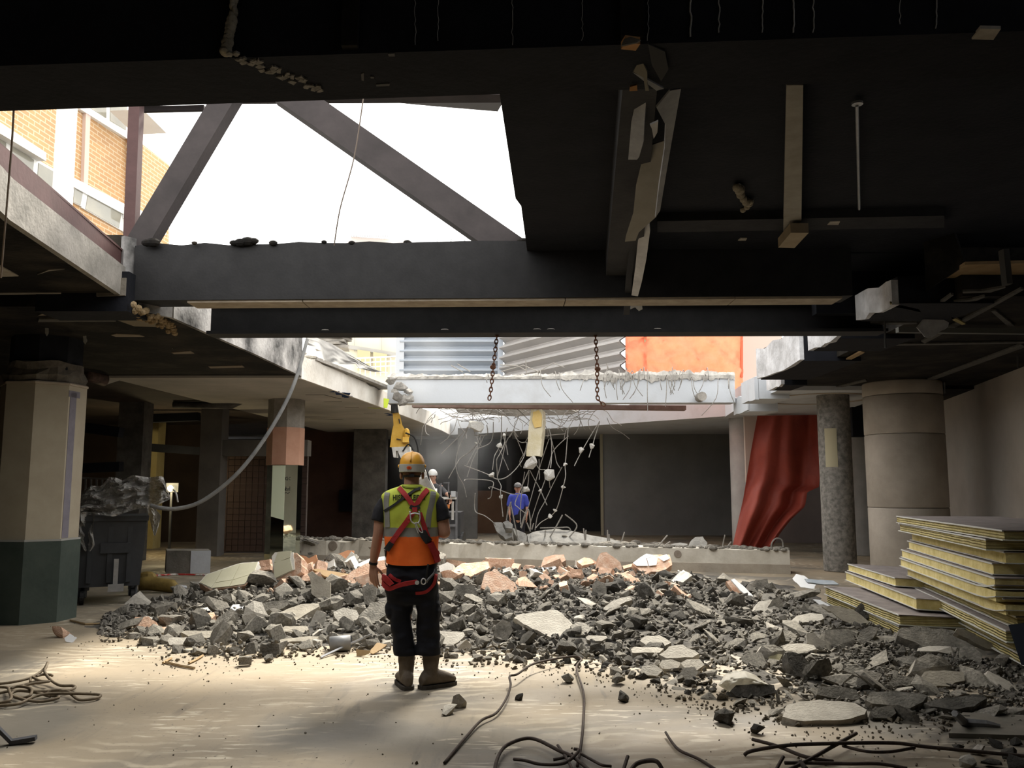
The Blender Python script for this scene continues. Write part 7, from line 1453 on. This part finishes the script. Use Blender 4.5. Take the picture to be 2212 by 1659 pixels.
obj('helmet_brim', MB().loft([[hc + V((.108 * math.cos(q), .13 * math.sin(q), -.028)) for q in [math.pi * k / 12 for k in range(13)]], [hc + V((.10 * math.cos(q), .19 * math.sin(q), -.035)) for q in [math.pi * k / 12 for k in range(13)]], [hc + V((.10 * math.cos(q), .188 * math.sin(q), -.030)) for q in [math.pi * k / 12 for k in range(13)]]], False), HOR, shell)
for s in (-1, 1): obj('band_clip', MB().ball(hc + V((s * .108, -.01, -.012)), (.010, .016, .014), 8, 6), HOR, shell)
e0 = hc + V((-.01, -.131, (zb0 + zb1) / 2 + .006)); obj('emblem', MB().loft([[e0 + V((.021 * math.cos(q), -.003, .013 * math.sin(q))) for q in [2 * math.pi * k / 20 for k in range(20)]], [e0 + V((.021 * math.cos(q), .01, .013 * math.sin(q))) for q in [2 * math.pi * k / 20 for k in range(20)]]]), mat('red_orange_emblem', (.62, .10, .02), None, bump=0), shell, label='red orange oval emblem'); obj('emblem_mark', MB().loft([[e0 + V((.009 * math.cos(q), -.0045, .004 * math.sin(q))) for q in [2 * math.pi * k / 12 for k in range(12)]], [e0 + V((.009 * math.cos(q), .0, .004 * math.sin(q))) for q in [2 * math.pi * k / 12 for k in range(12)]]]), mat('dark_red_mark', (.25, .02, .01), None, bump=0), shell)
obj('head_cradle', MB().loft([[Wp(890, y, .012) + V((.072 * k * math.cos(q), .104 * k * math.sin(q), 0)) for q in [math.pi + math.pi * j / 16 for j in range(17)]] for y, k in ((1020, .97), (1022, 1.0), (1030, .98), (1031, .94))], False), HBLK, shell, label='black head cradle'); obj('ratchet_knob', MB().box(Wp(890, 1027, -.092), (.035, .02, .022)), HBLK, shell)
hr_ = MB(); hr_.ball(Wp(890, 1022, .005), (.0795, .102, .045), 18, 10); obj('hair', hr_, mat('short_reddish_hair', (.13, .06, .035), (.19, .095, .055), 40, .9, .4, 300), man, smooth=True)

# ---------------- the two men farther away
def face(mb, c, fw, r):
    """nose, brow, chin, ears on a head at c looking along fw"""
    fw = V(fw).normalized(); sd = V((-fw.y, fw.x, 0)); mb.ball(c, (r * .80, r * .95, r * 1.22), 14, 10); mb.ball(c + fw * r * .25 - V((0, 0, r * .65)), (r * .62, r * .62, r * .62), 12, 8)
    limb(mb, [c + fw * r * .9 + V((0, 0, r * .05)), c + fw * r * 1.18 - V((0, 0, r * .28))], [r * .12, r * .17], 8); limb(mb, [c + fw * r * .82 + sd * r * .5 + V((0, 0, r * .2)), c + fw * r * .82 - sd * r * .5 + V((0, 0, r * .2))], [r * .12, r * .12], 8)
    for s in (-1, 1): mb.ball(c + sd * s * r * .84 - V((0, 0, r * .15)), (r * .14, r * .26, r * .34), 8, 6)
def faceparts(root, c, fw, r):
    fw = V(fw).normalized(); sd = V((-fw.y, fw.x, 0))
    for s in (-1, 1): obj('eye', MB().ball(c + fw * r * .86 + sd * s * r * .33 + V((0, 0, r * .05)), (r * .13, r * .13, r * .08), 8, 6), mat('eye_dark', (.05, .035, .03), None, bump=0), root)
    obj('mouth', MB().beam(c + fw * r * .93 + sd * r * .24 - V((0, 0, r * .62)), c + fw * r * .93 - sd * r * .24 - V((0, 0, r * .62)), r * .08, r * .09), mat('lip', (.25, .10, .08), None, bump=0), root)
D1 = 19.9
def Q1(px, py, off=0.0): return P(px, py, D1 + off)
op = thing('person', 'machine operator with white helmet and ear muffs, black shirt and jeans, hand on the controls', 'person', (Q1(935, 1100).x, D1, 0))
B = MB(); hcv = Q1(934.5, 1030); fw = V((-.12, -1, .05)); face(B, hcv, fw, .098)
limb(B, [hcv - V((0, -.02, .08)), Q1(937, 1046)], [.06, .065]); limb(B, [Q1(939, 1056), Q1(941, 1078), Q1(943, 1105)], [.13, .15, .13]); limb(B, [Q1(926, 1053), Q1(952, 1054)], [.07, .07])
limb(B, [Q1(953, 1055), Q1(960, 1062, -.1), Q1(966, 1068, -.28)], [.062, .05, .042]); limb(B, [Q1(965, 1067, -.26), Q1(969, 1070, -.6), Q1(971, 1073, -.95)], [.045, .04, .032])
hand(B, Q1(971, 1074, -.97), (.25, -.4, -.8), (-.2, -.6, -.2), (-.8, -.3, 0), 1.05, 1.0); limb(B, [Q1(925, 1055), Q1(920, 1075, -.1), Q1(924, 1092, -.35)], [.06, .05, .035]); hand(B, Q1(925, 1093, -.37), (.3, -.7, -.3), (0, -.2, -1), (.8, .3, 0), 1.0, .8)
for s, x in ((-1, 935), (1, 952)): limb(B, [Q1(x, 1108), Q1(x + 1, 1140, -.05), V((Q1(x + 1, 1140).x, D1, .12))], [.09, .065, .05])
obj('body', remesh(B, .011, 2), SKINM, op, smooth=True, fixn=False)
T = MB(); limb(T, [Q1(939, 1058), Q1(941, 1078), Q1(943, 1100)], [.155, .175, .16]); limb(T, [Q1(926, 1055), Q1(952, 1056)], [.085, .085]); limb(T, [Q1(953, 1057), Q1(959, 1062, -.1), Q1(964, 1067, -.25)], [.082, .07, .064]); limb(T, [Q1(925, 1057), Q1(921, 1070, -.06)], [.08, .07]); T.tube([Q1(937, 1053), Q1(937, 1046)], [.09, .075], 12)
obj('polo_shirt', remesh(T, .014, 3), mat('faded_black_shirt', (.035, .036, .042), (.055, .056, .062), 6, .9, .2), op, smooth=True, fixn=False)
T = MB(); limb(T, [Q1(943, 1097), Q1(944, 1108)], [.165, .165])
for x in (934, 953): limb(T, [Q1(x, 1108), Q1(x + 2, 1140, -.06), V((Q1(x + 2, 1140).x, D1, .15))], [.115, .09, .075])
obj('jeans', remesh(T, .014, 3), mat('blue_jeans', (.05, .09, .20), (.08, .13, .26), 9, .9, .2), op, smooth=True, fixn=False)
for x in (936, 955): q = Q1(x, 1140); obj('shoe', MB().loft([[V((q.x, D1 + .05, .05)) + V((.05 * math.cos(t), -a + 0, .05 * k * math.sin(t))) for t in [2 * math.pi * j / 10 for j in range(10)]] for a, k in ((-.08, .7), (0, 1), (.1, .9), (.2, .6))]), HBLK, op, smooth=True)
hz = hcv + V((0, .01, .045)); g = MB(); g.loft([[hz + V((.115 * math.cos(t) * math.cos(q), .135 * math.cos(t) * math.sin(q), .135 * math.sin(t))) for q in [2 * math.pi * k / 20 for k in range(20)]] for t in [0, .3, .6, .9, 1.2, 1.5]])
HW = mat('helmet_white', (.68, .69, .69), (.74, .75, .75), 4, .35, .03); hs_ = obj('helmet', g, HW, op, label='white safety helmet', smooth=True)
obj('helmet_brim', MB().loft([[hz + V((.115 * math.cos(q), -.13 * abs(math.sin(q)), 0)) for q in [math.pi * k / 10 for k in range(11)]], [hz + V((.105 * math.cos(q), -.185 * abs(math.sin(q)), -.015)) for q in [math.pi * k / 10 for k in range(11)]], [hz + V((.105 * math.cos(q), -.182 * abs(math.sin(q)), -.005)) for q in [math.pi * k / 10 for k in range(11)]]], False), HW, hs_)
for s in (-1, 1): obj('ear_muff', MB().ball(hcv + V((s * .105, .01, -.01)), (.03, .05, .06), 10, 8), MD, op)
faceparts(op, hcv, fw, .098)
D2 = 23.6
def Q2(px, py, off=0.0): return P(px, py, D2 + off)
bm2 = thing('person', 'man in a blue t-shirt and grey cap standing in the shade behind the hanging wires', 'person', (Q2(1119, 1100).x, D2, 0))
B = MB(); hcv = Q2(1118.5, 1054); face(B, hcv, (0, -1, 0), .10); limb(B, [hcv - V((0, -.02, .08)), Q2(1119, 1068)], [.06, .065]); limb(B, [Q2(1119, 1076), Q2(1119, 1100), Q2(1119, 1120)], [.13, .14, .13]); limb(B, [Q2(1106, 1073), Q2(1132, 1073)], [.07, .07])
for s, (a, b, c_) in ((-1, ((1104, 1074), (1100, 1093), (1101, 1112))), (1, ((1134, 1074), (1138, 1093), (1138, 1112)))):
    limb(B, [Q2(*a), Q2(*b), Q2(*c_, -.08)], [.058, .045, .032]); hand(B, Q2(c_[0], c_[1] + 1, -.08), (0, -.1, -1), (-s * .5, -.6, 0), (0, -1, 0), 1.1, .5)
for s in (-1, 1):
    x = Q2(1119 + s * 8, 1130).x; limb(B, [V((x, D2, .86)), V((x, D2 - .01, .48)), V((x, D2, .1))], [.09, .06, .05])
obj('body', remesh(B, .012, 2), SKINM, bm2, smooth=True, fixn=False)
T = MB(); limb(T, [Q2(1119, 1077), Q2(1119, 1098), Q2(1119, 1112)], [.165, .175, .17]); limb(T, [Q2(1105, 1074), Q2(1133, 1074)], [.085, .085])
for a, b in (((1104, 1075), (1100, 1090)), ((1134, 1075), (1138, 1090))): limb(T, [Q2(*a), Q2(*b)], [.082, .075])
obj('t_shirt', remesh(T, .014, 3), mat('royal_blue_shirt', (.035, .05, .30), (.05, .07, .38), 6, .9, .2), bm2, smooth=True, fixn=False)
T = MB(); limb(T, [V((Q2(1119, 1).x, D2, 1.02)), V((Q2(1119, 1).x, D2, .85))], [.17, .175])
for s in (-1, 1): x = Q2(1119 + s * 8, 1130).x; limb(T, [V((x, D2, .86)), V((x, D2, .48)), V((x, D2, .12))], [.115, .09, .08])
obj('trousers', remesh(T, .014, 3), TROU, bm2, smooth=True, fixn=False)
for s in (-1, 1): x = Q2(1119 + s * 8, 1130).x; obj('shoe', MB().loft([[V((x, D2 - a, .05)) + V((.05 * math.cos(t), 0, .05 * k * math.sin(t))) for t in [2 * math.pi * j / 10 for j in range(10)]] for a, k in ((-.08, .7), (0, 1), (.1, .9), (.2, .6))]), HBLK, bm2, smooth=True)
hz = hcv + V((0, .01, .04)); CAPM = mat('grey_cap', (.13, .13, .135), (.2, .2, .2), 8, .9, .1); g = MB(); g.loft([[hz + V((.108 * math.cos(t) * math.cos(q), .125 * math.cos(t) * math.sin(q), .11 * math.sin(t))) for q in [2 * math.pi * k / 18 for k in range(18)]] for t in [0, .4, .8, 1.2, 1.5]]); cp_ = obj('cap', g, CAPM, bm2, smooth=True)
obj('cap_peak', MB().loft([[hz + V((.095 * math.cos(q), -.11 * abs(math.sin(q)), 0)) for q in [math.pi * k / 10 for k in range(11)]], [hz + V((.085 * math.cos(q), -.20 * abs(math.sin(q)), -.02)) for q in [math.pi * k / 10 for k in range(11)]], [hz + V((.085 * math.cos(q), -.198 * abs(math.sin(q)), -.01)) for q in [math.pi * k / 10 for k in range(11)]]], False), CAPM, cp_); faceparts(bm2, hcv, (0, -1, 0), .10)
# ---------------------------------------------------------------- dust drifting from the breaker
def dustm(nm, d):
    m = bpy.data.materials.new(nm); m.use_nodes = True; nt = m.node_tree; nt.nodes.remove(nt.nodes['Principled BSDF']); v = nt.nodes.new('ShaderNodeVolumeScatter'); v.inputs['Color'].default_value = (.92, .93, .95, 1); v.inputs['Anisotropy'].default_value = .25
    N = nt.nodes; L = nt.links; tc = N.new('ShaderNodeTexCoord'); mp = N.new('ShaderNodeMapping'); mp.inputs['Location'].default_value = (-1, -1, -1); mp.inputs['Scale'].default_value = (2, 2, 2); L.new(tc.outputs['Generated'], mp.inputs['Vector']); ln = N.new('ShaderNodeVectorMath'); ln.operation = 'LENGTH'; L.new(mp.outputs['Vector'], ln.inputs[0])
    mr = N.new('ShaderNodeMapRange'); mr.interpolation_type = 'SMOOTHSTEP'; mr.inputs['From Min'].default_value = 1.0; mr.inputs['From Max'].default_value = .0; mr.inputs['To Max'].default_value = d; L.new(ln.outputs['Value'], mr.inputs['Value'])
    nz_ = N.new('ShaderNodeTexNoise'); nz_.inputs['Scale'].default_value = 1.6; nz_.inputs['Detail'].default_value = 3; L.new(tc.outputs['Object'], nz_.inputs['Vector']); r2 = N.new('ShaderNodeMapRange'); r2.inputs['From Min'].default_value = .35; r2.inputs['From Max'].default_value = .65; r2.inputs['To Min'].default_value = .3; L.new(nz_.outputs['Fac'], r2.inputs['Value']); mu = N.new('ShaderNodeMath'); mu.operation = 'MULTIPLY'; L.new(mr.outputs['Result'], mu.inputs[0]); L.new(r2.outputs['Result'], mu.inputs[1]); L.new(mu.outputs[0], v.inputs['Density'])
    nt.links.new(v.outputs[0], nt.nodes['Material Output'].inputs['Volume']); return m
def puff(name, c, r, d, lab):
    o = obj(name, MB().ball(c, r, 20, 14), dustm(name + '_volume', d), label=lab, cat='dust', kind='stuff', smooth=True)
puff('dust_plume', P(985, 985, 20.0), (1.7, 1.1, 1.3), .30, 'pale dust cloud drifting right of the breaker arm')
puff('dust_puff', P(880, 850, 18.4), (.8, .5, .7), .5, 'pale dust puff at the breaker tip')
puff('dust_veil', P(935, 790, 20.2), (.9, .8, 1.6), .22, 'thin dust veil rising before the corrugated cabin')
